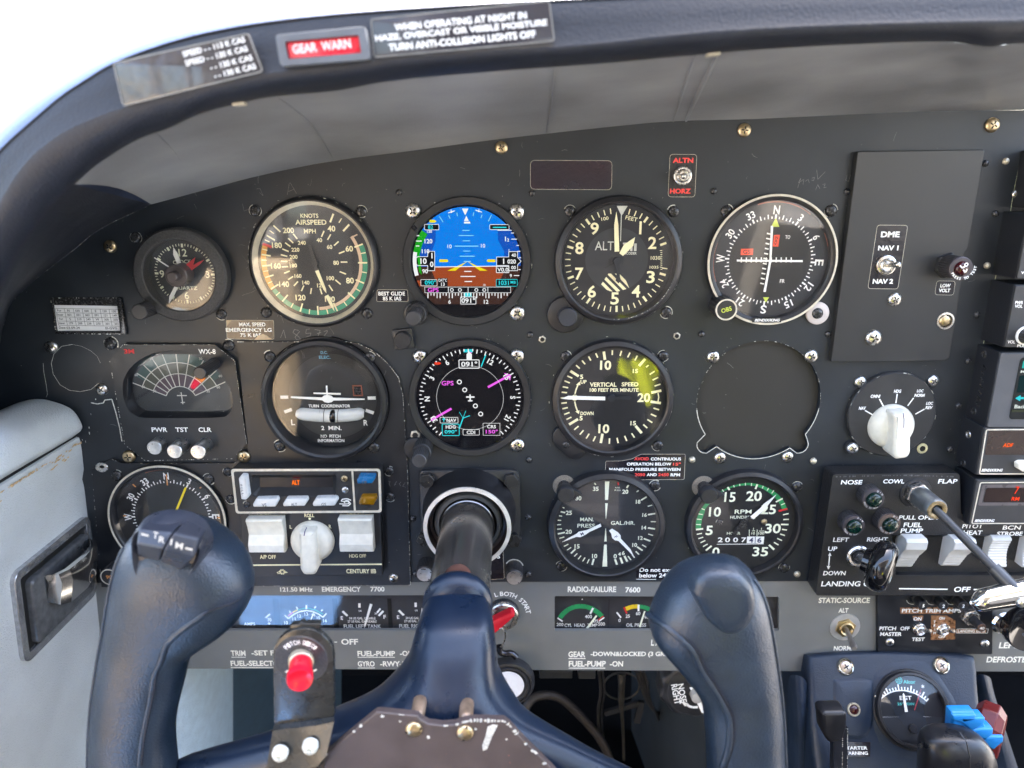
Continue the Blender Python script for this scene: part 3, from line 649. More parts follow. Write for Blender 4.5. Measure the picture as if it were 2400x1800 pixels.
for u, zz_, t_ in ((0, 5, 10), (.05, 11, 10), (.2, 15, 11), (.55, 18, 12), (.9, 17, 12), (1, 13, 11), (1.02, 5, 9)):
    x = hx0 + (hx1 - hx0) * u; rows.append([Vector((x, hy - t_ * .9, zz_ - 2)), Vector((x, hy - t_, zz_)), Vector((x, hy + t_ * .4, zz_ + 2.5)), Vector((x, hy + t_, zz_ + 1)), Vector((x, hy + t_, zz_ - 2))])
g.grid(rows); wall(g).build('handle', CHROME, ash, smooth=30)
# ------------------------------------------------------------------ footwell behind and below
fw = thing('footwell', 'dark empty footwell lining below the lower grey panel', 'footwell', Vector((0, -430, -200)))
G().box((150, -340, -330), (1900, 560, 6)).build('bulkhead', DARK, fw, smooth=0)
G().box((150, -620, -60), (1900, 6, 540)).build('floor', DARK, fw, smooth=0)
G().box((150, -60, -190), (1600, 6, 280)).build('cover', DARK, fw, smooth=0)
kick = thing('kick_panel', 'blue grey vinyl side lining of the footwell behind the left yoke grip', 'kick panel', (520, 1760, -60))
rows = []
for py in (1540, 1620, 1700, 1800, 1900): rows.append([V(300, py, 2), V(380, py, -4), V(430, py, -20), V(480, py, -48), V(520, py, -85), V(546, py, -125)])
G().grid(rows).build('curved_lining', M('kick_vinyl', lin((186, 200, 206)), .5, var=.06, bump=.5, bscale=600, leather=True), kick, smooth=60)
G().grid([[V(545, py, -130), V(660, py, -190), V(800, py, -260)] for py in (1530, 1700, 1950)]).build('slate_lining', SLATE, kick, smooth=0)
con = thing('console_side', 'dark slate side of the centre console below the rudder trim wheel', 'console side', (1640, 1790, -40))
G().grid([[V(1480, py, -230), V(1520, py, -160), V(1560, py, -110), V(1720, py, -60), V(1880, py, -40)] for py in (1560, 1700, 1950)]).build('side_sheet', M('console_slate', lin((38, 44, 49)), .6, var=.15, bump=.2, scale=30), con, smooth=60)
zt = lambda x, y, h: V(1200 + x / 4.809, 1560 + y / 4.809, h)
pd = thing('rudder_pedal', 'bent brown grey rudder pedal tube arching in the dark footwell', 'rudder pedal', zt(1100, 1020, -140))
G().tube(soft([zt(130, 560, -120), zt(170, 440, -125), zt(260, 345, -130), zt(420, 325, -135), zt(560, 370, -138), zt(700, 490, -140), zt(860, 660, -140), zt(1000, 830, -140), zt(1100, 1030, -140), zt(1130, 1200, -140)], 2), 4.2, 14).build('pedal_tube', M('pedal_paint', lin((52, 47, 44)), .5, var=.15), pd, smooth=60)
fv = thing('fuel_strainer', 'dim round drain fitting with rod hanging in the dark footwell', 'fitting', zt(1240, 1060, -150))
g = G(); c = zt(1235, 230, -120); g.tube([c + Vector((math.cos(a) * 17, math.sin(a) * 15, 0)) for a in [i * math.pi / 12 for i in range(25)]], .9, 8, False); g.build('ring', M('dim_metal', lin((62, 60, 57)), .5, metal=.4), fv, smooth=60)
g = G(); g.tube([zt(1235, 90, -118), zt(1235, 200, -116), zt(1230, 390, -116), zt(1240, 560, -125), zt(1255, 800, -140), zt(1260, 1060, -150)], [4, 3.2, 3, 1.6, 1.4, 1.4], 10); g.build('rod', M('dim_metal2', lin((66, 62, 56)), .5, metal=.4, var=.3), fv, smooth=60)
g = G(); g.box(zt(1230, 480, -126), (34, 5, 4), Matrix.Rotation(.35, 3, 'Z')); g.box(zt(1430, 520, -126), (6, 24, 4), Matrix.Rotation(-.15, 3, 'Z')); g.build('bracket', M('dim_metal3', lin((34, 34, 36)), .6), fv)
wb = thing('wire_bundle', 'dim dark wires drooping behind the rudder trim wheel in the footwell', 'wires', zt(1500, 560, -100)); g = G()
for dx, r in ((0, 1.6), (26, 1.1), (-30, .9), (60, 1.3)): g.tube(soft([zt(1420 + dx, 60, -70), zt(1470 + dx, 200, -80), zt(1500 + dx * .6, 330, -95), zt(1560 + dx * .4, 470, -110), zt(1660, 560 + dx, -130)], 2), r, 8)
for dx, r in ((0, 1.4), (40, 1.0)): g.tube(soft([zt(980 + dx, 60, -90), zt(1010 + dx, 300, -110), zt(960 + dx, 520, -130), zt(1000 + dx, 900, -170)], 2), r, 8)
g.build('wires', M('wire_dim', lin((46, 44, 44)), .5, var=.3), wb, smooth=70)
for x0_, x1_, y_, nm in ((310, 680, 105, 'long'), (750, 940, 110, 'short')):
    a, b = zt(x0_, y_, -20), zt(x1_, y_, -20); G().box((a + b) / 2 + Vector((0, 0, -6)), ((b - a).length, 7, 12)).solo('bracket_rail', f'{nm} black rail under the edge of the lower panel beside the key fob', 'rail', M('rail_black', (.02, .021, .022), .5), bev=.6)
# ------------------------------------------------------------------ the cabin behind the camera (reflected in the instrument glass), with pieces added for reflections
def wbox(name, x0, x1, y0, y1, z0, z1, mat, parent, bev=0):   # world metres
    return G().box(((x0 + x1) * 500, (z0 + z1) * 500, -(y0 + y1) * 500), ((x1 - x0) * 1000, (z1 - z0) * 1000, (y1 - y0) * 1000)).build(name, mat, parent, smooth=0, bev=bev)
BEIGE = M('beige_headliner', lin((198, 190, 180)), .85, var=.06, bump=.2, bscale=500, scale=8)
cs = thing('cabin_interior', 'beige lined cabin roof and walls behind the camera, reflected in the instrument glass', 'cabin', Vector((0, -700, 1000)))
wbox('headliner', -.72, .95, -2.3, -.74, .40, .43, BEIGE, cs)
wbox('side_wall', -.76, -.72, -2.3, -.36, -.75, -.12, BEIGE, cs); wbox('side_wall', .95, .99, -2.3, -.36, -.75, -.12, BEIGE, cs)
wbox('rear_wall', -.76, .99, -2.34, -2.3, -.75, .43, BEIGE, cs); wbox('cabin_floor', -.76, .99, -2.3, -.3, -.78, -.75, DARK, cs)
for y in (-.95, -1.6): wbox('window_post', -.75, -.70, y - .05, y + .05, -.12, .40, BEIGE, cs); wbox('window_post', .93, .98, y - .05, y + .05, -.12, .40, BEIGE, cs)
st = thing('pilot_seat', 'dark leather pilot seat behind the camera', 'seat', Vector((0, -700, 800)))
SEATM = M('seat_leather', lin((62, 58, 58)), .5, var=.1, bump=.3, bscale=500, leather=True)
wbox('seat_cushion', -.24, .34, -1.0, -.56, -.60, -.48, SEATM, st, 40); wbox('backrest', -.24, .34, -1.14, -1.0, -.55, .05, SEATM, st, 40)
g = G().grid([[Vector((x + (z + 345) * .12 * (1 if x > 260 else -.3), z + 6 * math.sin(x * .2), 985 + 7 * math.sin(x * .11 + z * .05))) for x in range(218, 332, 8)] for z in range(-472, -322, 10)])
g.grid([[Vector((x, z, 990 + 5 * math.sin(z * .1))) for x in (243, 262, 296)] for z in (-560, -530, -500, -470)])
g.solo('jacket_stand_in', 'fluorescent yellow safety vest added unseen behind the camera, reflected in place of a hi-vis jacket', 'vest', M('hi_vis_yellow', lin((236, 250, 12)), .7, var=.06), smooth=60)  # vest added out of view so the glass reflects a yellow jacket
g = G(); rows = [[Vector((x, -702 + 7 * math.sin(x * .06 + y * .03) + 4 * math.sin(y * .11), y)) for x in range(-520, -285, 10)] for y in range(490, 680, 10)]
g.grid(rows).solo('jeans_stand_in', 'blue denim blanket added unseen behind the camera, reflected in place of pilot jeans', 'blanket', M('denim_blue', lin((110, 160, 225)), .85, var=.06), smooth=60)  # flat blue sheet added out of view, mirrored as jeans in the gauge window
t = thing('reflected_seat', 'beige leather seat back added unseen behind the camera for warm reflections in the clock glass', 'seat', Vector((-560, -700, 860)))  # put in out of view so clock and airspeed glass catch beige
wbox('backrest', -.70, -.44, -.98, -.85, -.74, -.15, M('beige_leather', lin((226, 200, 162)), .6, var=.06, bump=.5, bscale=60, leather=True), t, 30)
# ------------------------------------------------------------------ round gauges
def bezel(t, c, prof, mat=BEZ, n=72, name='bezel'): return G().lathe(c, prof, n).build(name, mat, t, smooth=35)
def disc(t, c, r, h, mat, name='dial_face', n=64): return G().flat(circ(c, r, n), h).build(name, mat, t, smooth=0)
def cover(t, c, r, h, dome=0.6, name='glass', mat=None):
    return G().lathe(c, [(r, h), (r * .8, h + dome * .36), (r * .6, h + dome * .64), (r * .3, h + dome * .91), (0, h + dome)], 48).build(name, mat or GLS, t, smooth=80)
def C2(px, py, h=0): v = V(px, py, h); return (v.x, v.y)
def off(c, d, a, ln, w0=0): pass
def rim_wear(t, c, r, h, dens=.18, w=.35, a0=0, a1=360):
    g = G(); chips(g, circ(c, r, 60, a0, a1), w, h, dens, closed=False)
    if g.f: g.build('worn_rim', CHIP, t, smooth=0)

# --- clock
t = thing('clock', 'small round quartz clock with white and red hands and textured bezel', 'clock', (433, 642)); c = C2(433, 642, .5)
bezel(t, c, [(29.8, .1), (29.8, 7.5), (28.6, 9), (23.6, 9.6), (22.9, 9), (22.6, .6)], CRK); disc(t, c, 22.7, .5, M('clock_dial_grey', (.045, .050, .055), .5, var=.06))
zz = Z(t, 80, 420, 4.366, .5, {'W': LUME})
zc = (433 - 80) * 4.366, (642 - 420) * 4.366
for i in range(60):
    big = i % 5 == 0
    zz.tick('W', *zc, i * 6 + 1.2, 268 if big else 282, 306, 19 if big else 7)
for s, x, y, h in (('12', 1520, 752, 78), ('6', 1562, 1190, 76), ('3', 1776, 976, 72), ('9', 1308, 970, 76)): zz.text('W', s, x, y, h, bold=.004)
zz.text('W', 'CLOCK', 1515, 845, 38, 190, rot=4); zz.text('W', 'QUARTZ', 1550, 1117, 42, 240, rot=-1)
zz.done({'W': 'markings'})
zp4 = zp(80, 420, 4.366, 3)
needle(t, [zp4(*q) for q in [(1470, 885), (1508, 880), (1475, 770), (1424, 700), (1422, 770)]], 2.5, WHITE, name='hour_hand')
needle(t, [zp4(*q) for q in [(1440, 1090), (1478, 1090), (1432, 1195), (1380, 1272), (1384, 1200)]], 2.8, WHITE, name='minute_hand')
needle(t, [zp4(*q) for q in [(1400, 917), (1408, 905), (1233, 797), (1228, 805)]], 3.2, WHITE, .2, 'second_hand')
RN = M('red_hand', lin((228, 78, 84)), .5, var=.05)
needle(t, [zp4(*q) for q in [(1520, 905), (1560, 950), (1630, 880), (1650, 800), (1585, 850)]], 3.0, RN, name='alarm_hand'); needle(t, [zp4(*q) for q in [(1545, 930), (1580, 955), (1700, 870), (1742, 825), (1690, 845)]], 3.3, RN, name='alarm_hand')
G().knurl((c[0] - .6, c[1] + .2, 0), 7.2, 1, 12.5, 6, .05, ch=.6).lathe((c[0] - .6, c[1] + .2), [(3.3, 12), (3.3, 18), (2.7, 18.6), (0, 18.6)], 24).build('setting_knob', M('brown_black', (.075, .063, .063), .35), t, smooth=30)
k = V(357, 720, 2); G().knurl((k.x, k.y, 0), 5.1, 1, 20, 30, .28).build('setting_knob', M('knurl_black', (.035, .033, .034), .42), t, smooth=25)
for x, y in ((317, 557), (518, 737)): screw(t, x, y, 12.5)

G().lathe(c, [(22.7, 8.2), (16, 8.6), (8, 8.8), (3.4, 8.9)], 48).build('glass', GLASS('clock_glass', dust_veil=.03), bpy.data.objects['clock'], smooth=80)
# --- airspeed indicator
t = thing('airspeed_indicator', 'airspeed indicator with dial ring tinted with a painted glass edge reflection, green, white and amber arcs', 'gauge', (737, 616)); c = C2(737, 616, .5)
bezel(t, c, [(41.8, 0), (41.8, 2.5), (41, 4.2), (39.6, 5.6), (38.8, 5.4), (38.8, 4.4)]); disc(t, c, 37, .5, DIAL)
G().lathe(c, [(39, 4.6), (37.6, 3.4), (36.2, .6)], 72).build('inner_ring', M('glass_edge_reflection', lin((198, 190, 168)), .35, var=.12), t, smooth=60)  # ring colour holds the pale reflection of the glass edge
zz = Z(t, 560, 420, 4.1475, .5, {'G': TEAL, 'Y': AMB, 'P': M('pink_cream_print', lin((222, 196, 165)), .6, var=.05), 'R': RED, 'W': CREAM})
zc = (735, 812)
zz.arc('G', *zc, 470, 515, 70, 238); zz.arc('Y', *zc, 468, 520, 239, 289.5); zz.arc('P', *zc, 435, 466, 56, 178); zz.line('P', 1085, 570, 1152, 537, 12)
for a in (24.8, 44.6, 69.4, 90, 112.9, 133.3, 157.9, 180, 200.2, 222.2, 240.2, 253.8, 266.7, 279, 300.7, 314): zz.tick('W', *zc, a, 424, 512, 16 if a < 50 else 13)
for a in (34.5, 79, 101, 123, 145.5, 169, 190, 211, 231.5, 247, 260.5, 273, 285, 295.5, 307): zz.tick('W', *zc, a, 462, 512, 9)
zz.tick('R', *zc, 290.5, 430, 520, 22)
for s, x, y, h in [('40', 900, 480, 58), ('60', 1073, 675, 58), ('80', 1080, 985, 58), ('100', 885, 1165, 56), ('120', 600, 1150, 56), ('140', 440, 1020, 56), ('160', 360, 842, 56), ('180', 370, 642, 56), ('200', 482, 497, 56), ('40', 782, 592, 42), ('60', 882, 658, 42), ('80', 945, 812, 42), ('100', 890, 962, 42), ('120', 795, 1032, 40), ('140', 652, 1005, 40), ('160', 575, 940, 40), ('180', 530, 838, 40), ('200', 532, 755, 40), ('220', 550, 685, 40), ('240', 612, 618, 40)]: zz.text('W', s, x, y, h, bold=.02)
for l in [(828, 502, 803, 560), (893, 535, 862, 590), (970, 605, 925, 645), (1028, 700, 972, 722), (1055, 805, 990, 805), (1042, 922, 980, 898), (990, 1022, 938, 978), (912, 1085, 875, 1028), (808, 1118, 790, 1060), (697, 1115, 706, 1058), (608, 1087, 632, 1033), (535, 1037, 575, 993), (478, 977, 528, 945), (440, 913, 495, 893), (418, 852, 478, 848), (407, 797, 472, 800), (407, 733, 472, 750), (422, 677, 485, 703), (450, 617, 502, 655), (480, 573, 530, 620), (528, 530, 568, 580)]: zz.line('W', *l, 12)
zz.text('W', 'KNOTS', 685, 355, 42, 175, bold=.01); zz.text('W', 'AIRSPEED', 700, 418, 50, 303, bold=.012); zz.text('W', 'MPH', 690, 505, 44, 116, bold=.01)
zz.done({'G': 'green_arc', 'Y': 'amber_arc', 'P': 'white_arc', 'R': 'red_line'})
q = zp(560, 420, 4.1475, 3)
G().prism([q(*p) for p in [(757, 886), (770, 880), (758, 845), (755, 790), (722, 735), (700, 640), (672, 640), (690, 730), (712, 790), (718, 840), (738, 900)]], 2, 2.5).prism(circ(q(735, 812), 1.9, 20), 1, 3).build('needle_tail', BEZ, t, smooth=0)
needle(t, [q(*p) for p in [(740, 893), (772, 882), (845, 1065), (850, 1108), (822, 1075)]], 2.6, CREAM); needle(t, [q(*p) for p in [(838, 1135), (868, 1122), (912, 1215), (928, 1284), (880, 1215)]], 2.6, CREAM, name='needle_tip')
cover(t, c, 38.7, 4.8, 1.2, mat=GLSD)
for x, y in ((597, 494), (846, 496), (623, 733), (860, 735)): screw(t, x, y, 13)
rim_wear(t, c, 41.6, 3.2, .14)

# --- attitude display
def scr_clip(zz, k, pts, clipc):
    poly = clip_convex([zz.p(*p) for p in pts], clipc)
    if poly: zz.G(k).flat(poly, zz.hk(k))
t = thing('attitude_display', 'round digital attitude display with blue sky over brown ground', 'flight display', (1093, 614)); c = C2(1094, 614.5, 2.5)
bezel(t, c, [(41.2, 0), (41.2, 3.6), (40.6, 4.4), (36.2, 4.0), (35.7, 3.2), (35.7, 1.0)], M('display_bezel', (.020, .021, .023), .36, var=.08))
disc(t, c, 35.8, 2.0, EM('screen_off', (6, 7, 12)), 'screen')
SCM = {'sky': EM('screen_sky', (0, 128, 238)), 'gnd': EM('screen_ground', (160, 72, 34)), 'dsky': EM('screen_tape_blue', (8, 84, 190)), 'dgnd': EM('screen_tape_brown', (62, 38, 30)), 'blk': EM('screen_black', (10, 12, 18)), 'grn': EM('screen_green', (20, 165, 25)), 'yel': EM('screen_yellow', (245, 225, 10)), 'cyl': EM('screen_pale_cyan', (150, 225, 245)), 'cy': EM('screen_cyan', (40, 215, 225)), 'mg': EM('screen_magenta', (240, 100, 240)), 'w': EM('screen_white', (246, 248, 250)), 'rd': EM('screen_red', (235, 60, 30))}
zz = Z(t, 920, 420, 4.147, 2.0, SCM); CP = circ(c, 34.6, 80)
scr_clip(zz, 'sky', [(100, 150), (1350, 150), (1350, 856), (100, 850)], CP); scr_clip(zz, 'gnd', [(100, 850), (1350, 840), (1350, 1045), (100, 1045)], CP)
scr_clip(zz, 'dgnd', [(100, 1040), (1350, 1040), (1350, 1215), (100, 1215)], CP)
scr_clip(zz, 'dsky', [(100, 495), (420, 495), (420, 600), (385, 690), (375, 790), (420, 850), (100, 850)], CP); scr_clip(zz, 'dsky', [(1024, 495), (1350, 495), (1350, 850), (1024, 850), (1085, 760), (1085, 700), (1024, 590)], CP)
scr_clip(zz, 'dgnd', [(100, 850), (380, 850), (385, 900), (420, 985), (100, 985)], CP); scr_clip(zz, 'dgnd', [(1085, 845), (1350, 840), (1350, 985), (1040, 985), (1080, 910)], CP)
AC = circ(c, 34.6, 80); inn = inset(AC, 4.4)
for k, y0, y1, wi in (('grn', 495, 705, 4.4), ('w', 705, 940, 2.4)):
    v0, v1 = zz.p(0, y1)[1], zz.p(0, y0)[1]; a0 = 270 - math.degrees(math.asin(max(-1, min(1, (c[1] - v0) / 34.6)))); a1 = 270 - math.degrees(math.asin(max(-1, min(1, (c[1] - v1) / 34.6))))
    zz.G(k).band(c, 34.6 - wi, 34.6, a0, a1, zz.hk(k), 16)
scr_clip(zz, 'grn', [(262, 705), (235, 705), (258, 900), (285, 930)], CP)
scr_clip(zz, 'w', [(415, 848), (1010, 840), (1010, 848), (415, 856)], CP)
zz.poly('w', [(675, 285), (738, 285), (707, 350)]); zz.poly('w', [(718, 355), (695, 405), (742, 405)]); zz.poly('w', [(697, 412), (752, 412), (758, 430), (693, 430)])
for l in [(455, 358, 492, 418), (545, 350, 560, 383), (625, 325, 632, 360), (790, 322, 783, 358), (870, 345, 860, 378), (963, 348, 930, 410)]: zz.line('cyl', *l, 6)
for x, y, s in ((573, 317, -1), (838, 310, 1)): zz.line('w', x - 32, y - 10 * s, x + 32, y + 10 * s, 8); zz.disk('w', x, y, 10, 10); zz.line('w', x, y, x + 4 * s, y - 22, 6)
for y, a, b, w in [(497, 680, 750, 6), (547, 643, 790, 6), (598, 683, 753, 6), (650, 605, 835, 7), (698, 688, 758, 6), (748, 653, 798, 7), (798, 692, 762, 7)]: zz.line('cyl', a, y, b, y, w)
for y, a, b in [(895, 697, 768), (944, 660, 808), (993, 700, 773)]: zz.line('w', a, y, b, y, 8)
zz.text('w', '10', 555, 652, 38); zz.text('w', '10', 880, 646, 38)
for a in ([(455, 779), (535, 779), (543, 792), (535, 805), (455, 805)], [(1000, 779), (925, 779), (916, 792), (925, 805), (1000, 805)], [(728, 799), (533, 889), (612, 889)], [(728, 799), (925, 889), (848, 889)]): zz.poly('yel', a)
for s, x, y, h in [('120', 350, 602, 44), ('110', 322, 700, 42), ('90', 317, 894, 42), ('130', 360, 508, 28)]: zz.text('w', s, x, y, h, bold=.015)
for y in (548, 600, 648): zz.line('w', 228, y, 285 if y == 600 else 262, y, 8)
zz.poly('blk', [(203, 793), (245, 752), (343, 752), (343, 700), (410, 700), (410, 888), (343, 888), (343, 838), (245, 838)]); zz.pline('w', [(203, 793), (245, 752), (343, 752), (343, 700), (410, 700), (410, 888), (343, 888), (343, 838), (245, 838), (203, 793)], 5)
zz.text('w', '10', 302, 795, 56, bold=.02); zz.text('w', '1', 384, 742, 54, bold=.02); zz.text('w', '0', 382, 826, 54, bold=.02)
zz.rect('blk', 310, 438, 450, 492, 8); zz.frame('w', 310, 436, 452, 494, 5, 10); zz.text('cy', '82', 370, 465, 38, bold=.01)
zz.rect('yel', 360, 395, 415, 422, 6); zz.rect('yel', 415, 402, 425, 415)
zz.rect('blk', 945, 440, 1130, 490, 8); zz.frame('w', 943, 438, 1135, 492, 5, 10); zz.line('cy', 975, 468, 1107, 468, 10); zz.line('w', 1020, 496, 1160, 496, 6)
zz.text('w', '1', 1098, 580, 46, bold=.015); zz.text('w', '2', 1123, 590, 30, bold=.015); zz.text('w', '1', 1132, 690, 26, bold=.015); zz.text('w', '9', 1150, 937, 32, bold=.015)
for l in [(1152, 522, 1180), (1155, 582, 1210), (1205, 643, 1230), (1215, 700, 1243), (1228, 762, 1250), (1225, 877, 1245), (1180, 935, 1232)]: zz.line('w', l[0], l[1], l[2], l[1], 7)
bx = [(1012, 755), (1130, 755), (1130, 703), (1215, 703), (1215, 760), (1250, 797), (1215, 830), (1215, 888), (1130, 888), (1130, 838), (1012, 838)]
zz.poly('blk', bx); zz.pline('w', bx + bx[:1], 5); zz.text('w', '1', 1080, 797, 54, bold=.02); zz.text('w', '020', 1158, 799, 42, bold=.02); zz.text('w', '40', 1178, 737, 34, bold=.015); zz.text('w', '00', 1176, 858, 34, bold=.015)
zz.rect('blk', 1008, 845, 1132, 908, 6); zz.frame('w', 1006, 843, 1134, 910, 7, 8); zz.text('w', 'V0.0', 1072, 878, 40, 108, bold=.012)
zz.rect('blk', 1008, 972, 1215, 1040, 8); zz.frame('cy', 1006, 970, 1215, 1042, 5, 10); zz.text('cy', '1031', 1082, 1006, 44, bold=.012); zz.text('cy', 'MB', 1172, 1000, 28, bold=.012)
zz.rect('blk', 280, 975, 430, 1034, 8); zz.frame('w', 275, 972, 434, 1037, 4, 8); zz.text('cy', '090°', 368, 1003, 46, bold=.012)
zz.rect('blk', 440, 962, 535, 1043); zz.text('w', 'OAT°C', 487, 980, 30, 84, bold=.012); zz.text('w', '13', 490, 1020, 34, bold=.012); zz.text('w', '10', 893, 1027, 20)
zz.rect('blk', 315, 1047, 1150, 1102); zz.frame('w', 313, 1045, 1150, 1104, 4)
for x in (543, 735, 927): zz.line('w', x, 1047, x, 1102, 5)
zz.text('mg', 'GPS', 396, 1075, 42, 105, bold=.01)
for x in (577, 655, 815, 892): zz.ring('w', x, 1075, 18, 7)
for k in range(14): x = 345 + k * 29.6 * 2 - 0; zz.line('w', x, 1106, x, 1132 if k % 2 else 1155, 9); zz.line('w', x + 29.6, 1106, x + 29.6, 1155 if k % 2 else 1130, 7) if k < 13 else 0
zz.text('w', '6', 555, 1190, 40, bold=.012); zz.text('w', '12', 910, 1190, 40, bold=.012)
zz.rect('cy', 693, 1104, 768, 1140); zz.rect('blk', 662, 1142, 810, 1214, 6); zz.frame('w', 660, 1140, 813, 1215, 6, 8); zz.text('w', '091°', 737, 1178, 50, 135, bold=.015)
nm = {k: 'screen_graphics' for k in SCM}; zz.done(nm)
cover(t, c, 35.6, 3.3, .15, mat=GLSA)
def plus_knob(t, bx, by, r0, r1, h0, h1, h2):
    k = V(bx, by, 2); G().knurl((k.x, k.y, 0), r0, 1, h0, 30, .25, ch=.8).build('outer_knob', KPL, t, smooth=25)
    G().knurl((k.x, k.y, 0), r1, h0 - .5, h1, 24, .22, ch=.6).build('inner_knob', M('knob_cap_grey', (.042, .043, .047), .36), t, smooth=25)
g = G(); lob = V(974, 735, 3); g.prism(circ((lob.x, lob.y), 8, 28), 0, 3.2, .6); g.build('knob_lobe', BEZ, t, smooth=40)
plus_knob(t, 981, 727, 6.6, 4.9, 16, 31, 20)
for x, y in ((968, 495), (1211, 497), (1212, 734)): screw(t, x, y, 18.5, 'steel', .4)
rim_wear(t, c, 41.2, 3.2, .2, .3, 90, 300); g = G(); a = zz.p(215, 470); g.box((a[0], a[1], 4.2), (3, 2.6, .8), Matrix.Rotation(math.radians(-50), 3, 'Z')); g.build('sensor_window', KPG, t)
t2 = thing('push_button', 'round black cap on a diamond plate between the two digital displays', 'button', (943, 796)); k = V(945, 795, 3)
g = G(); g.prism(round_poly([(k.x + 9.5 * math.cos(a), k.y + 9.5 * math.sin(a)) for a in (.9, 2.47, 4.04, 5.6)], 1), 0, 3, .4); g.lathe((k.x, k.y), [(5.6, 2.5), (5.6, 8), (5.2, 8.6), (0, 8.8)], 30); g.build('cap', KPL, t2, smooth=30)

# --- altimeter
t = thing('altimeter', 'black altimeter with cream numerals 1 to 9 and striped window', 'gauge', (1447.5, 611)); zz = Z(t, 1240, 340, 3.686, .5, {'g': M('altimeter_disc', (.030, .032, .036), .6, var=.06), 'W': CREAM, 'D': DIAL, 'V': M('altimeter_print', lin((205, 208, 200)), .6)})
c = zz.p(765, 1000)
bezel(t, c, [(41, 0), (41, 4), (40.2, 6), (37.6, 7.4), (36.6, 7), (35.6, .6)]); disc(t, c, 36, .5, DIAL)
k = V(1325, 738, 3); G().prism(circ((k.x, k.y), 12, 32), 0, 3.5, .8).build('ear', BEZ, t, smooth=40)
zz.disk('g', 757, 990, 272, 48)
zz.text('W', '1', 962, 715, 112, 20)
for s, x, y in [('2', 1065, 845), ('3', 1050, 1140), ('4', 924, 1263), ('5', 740, 1325), ('6', 542, 1265), ('7', 433, 1112), ('8', 435, 890), ('9', 566, 722)]: zz.text('W', s, x, y, 106, 72, bold=.012)
zc = (757, 1000)
for i in range(50):
    a = i * 7.2 - 2
    if 76 < a < 98 or a < 3 or i == 0 or a > 352: continue
    zz.tick('W', *zc, a, 392 if i % 5 == 0 else 400, 447, 17 if i % 5 == 0 else 8)
zz.text('W', '100', 655, 635, 30, 62, rot=10); zz.text('W', 'FEET', 885, 635, 34, 105, rot=-12)
zz.text('V', 'ALT', 650, 870, 76, 162, bold=-.006); zz.text('V', 'ENCODER', 868, 935, 22, 122, bold=.012)
for x0, y0, x1, y1 in ((810, 842, 870, 858), (825, 870, 865, 915), (872, 850, 895, 915), (905, 850, 930, 915)): zz.rect('V', x0, y0, x1, y1)
zz.text('W', '1030', 1092, 975, 32, 82); zz.text('W', '1035', 1080, 1055, 24, 76)
for i in range(10): zz.line('W', 1135 if i % 4 else 1130, 910 + i * 18, 1150, 912 + i * 18, 5)
wnd = [(685, 1110), (812, 1110), (865, 1235), (760, 1268), (700, 1262), (608, 1225)]; cw = [zz.p(*q) for q in wnd]
for i in range(6):
    x = 520 + i * 70; sp = clip_convex([zz.p(x, 1100), zz.p(x + 38, 1100), zz.p(x + 238, 1300), zz.p(x + 200, 1300)], cw)
    if sp: zz.G('W').flat(sp, zz.hk('W'))
zz.poly('V', [(757, 525), (852, 525), (798, 612)]); zz.line('V', 797, 600, 790, 830, 7)
zz.done({'g': 'centre_disc', 'W': 'markings', 'V': 'markings'})
q = zp(1240, 340, 3.686, 3)
needle(t, [q(*p) for p in [(738, 920), (778, 918), (770, 690), (753, 575), (734, 690)]], 3.4, CREAM); needle(t, [q(*p) for p in [(780, 935), (812, 958), (900, 870), (916, 796), (820, 860)]], 2.6, CREAM, name='short_needle')
g = G(); g.prism(circ(q(763, 1003), 2.4, 24), 1, 4); g.prism([q(*p) for p in [(750, 1020), (782, 1020), (785, 1140), (795, 1170), (772, 1195), (748, 1170), (758, 1140)]], 2.5, 3); g.line(q(763, 1003), q(655, 1062), .6, 2.6); g.build('counterweight', DIALG, t, smooth=0)
cover(t, c, 36.4, 6.4, .5)
k = V(1329, 740, 3); G().knurl((k.x, k.y, 0), 6.3, 2, 9.5, 20, .15, ch=.7).build('setting_knob', M('blue_black_knob', (.03, .033, .045), .38), t, smooth=25)
for x, y in ((1336, 495), (1579, 496), (1562, 733)): screw(t, x, y, 13)
rim_wear(t, c, 36.8, 7.25, .4, .4, 110, 190)

# --- course deviation indicator
t = thing('course_indicator', 'white ringed course deviation indicator with crossed white bars and orange flags', 'gauge', (1804, 610)); zz = Z(t, 1620, 420, 4.365, .5, {'K': M('dial_inner_black', (.008, .008, .009), .55), 'W': WHITE, 'L': LIME, 'O': ORG_, 'B': DIAL})
c = zz.p(808, 828)
bezel(t, c, [(41.6, 0), (41.6, 4.2), (41.2, 4.9)]); G().lathe(c, [(41.4, 4.6), (41.4, 5.3), (40.2, 5.5), (40, 5.2)], 90).build('white_ring', IVORY, t, smooth=40)
bezel(t, c, [(40, 5.3), (38.4, 5.1), (37.4, 4.2), (36.9, .6)], name='inner_bezel'); disc(t, c, 37.5, .5, M('dial_blue_black', (.013, .015, .02), .55))
zc = (805, 832); ROT = 2.4
zz.disk('K', *zc, 414, 56)
for i in range(72): zz.tick('W', *zc, i * 5 + ROT, 418, 462 if i % 2 == 0 else 440, 15 if i % 6 == 0 else 10)
for i, s in enumerate(['N', '3', '6', 'E', '12', '15', 'S', '21', '24', 'W', '30', '33']): zz.ptext('W', s, *zc, i * 30 + ROT, 506, 88 if s in 'NESW' else 74, bold=.012, w=(62 if s in 'NES' else 84 if s == 'W' else 40 if len(s) == 1 else 84))
zz.poly('L', [(866, 395), (815, 486), (902, 488)]); zz.poly('L', [(733, 1207), (797, 1207), (762, 1262)])
zz.text('W', 'TO', 987, 592, 38, 50); zz.text('W', 'FR', 932, 1042, 38, 50)
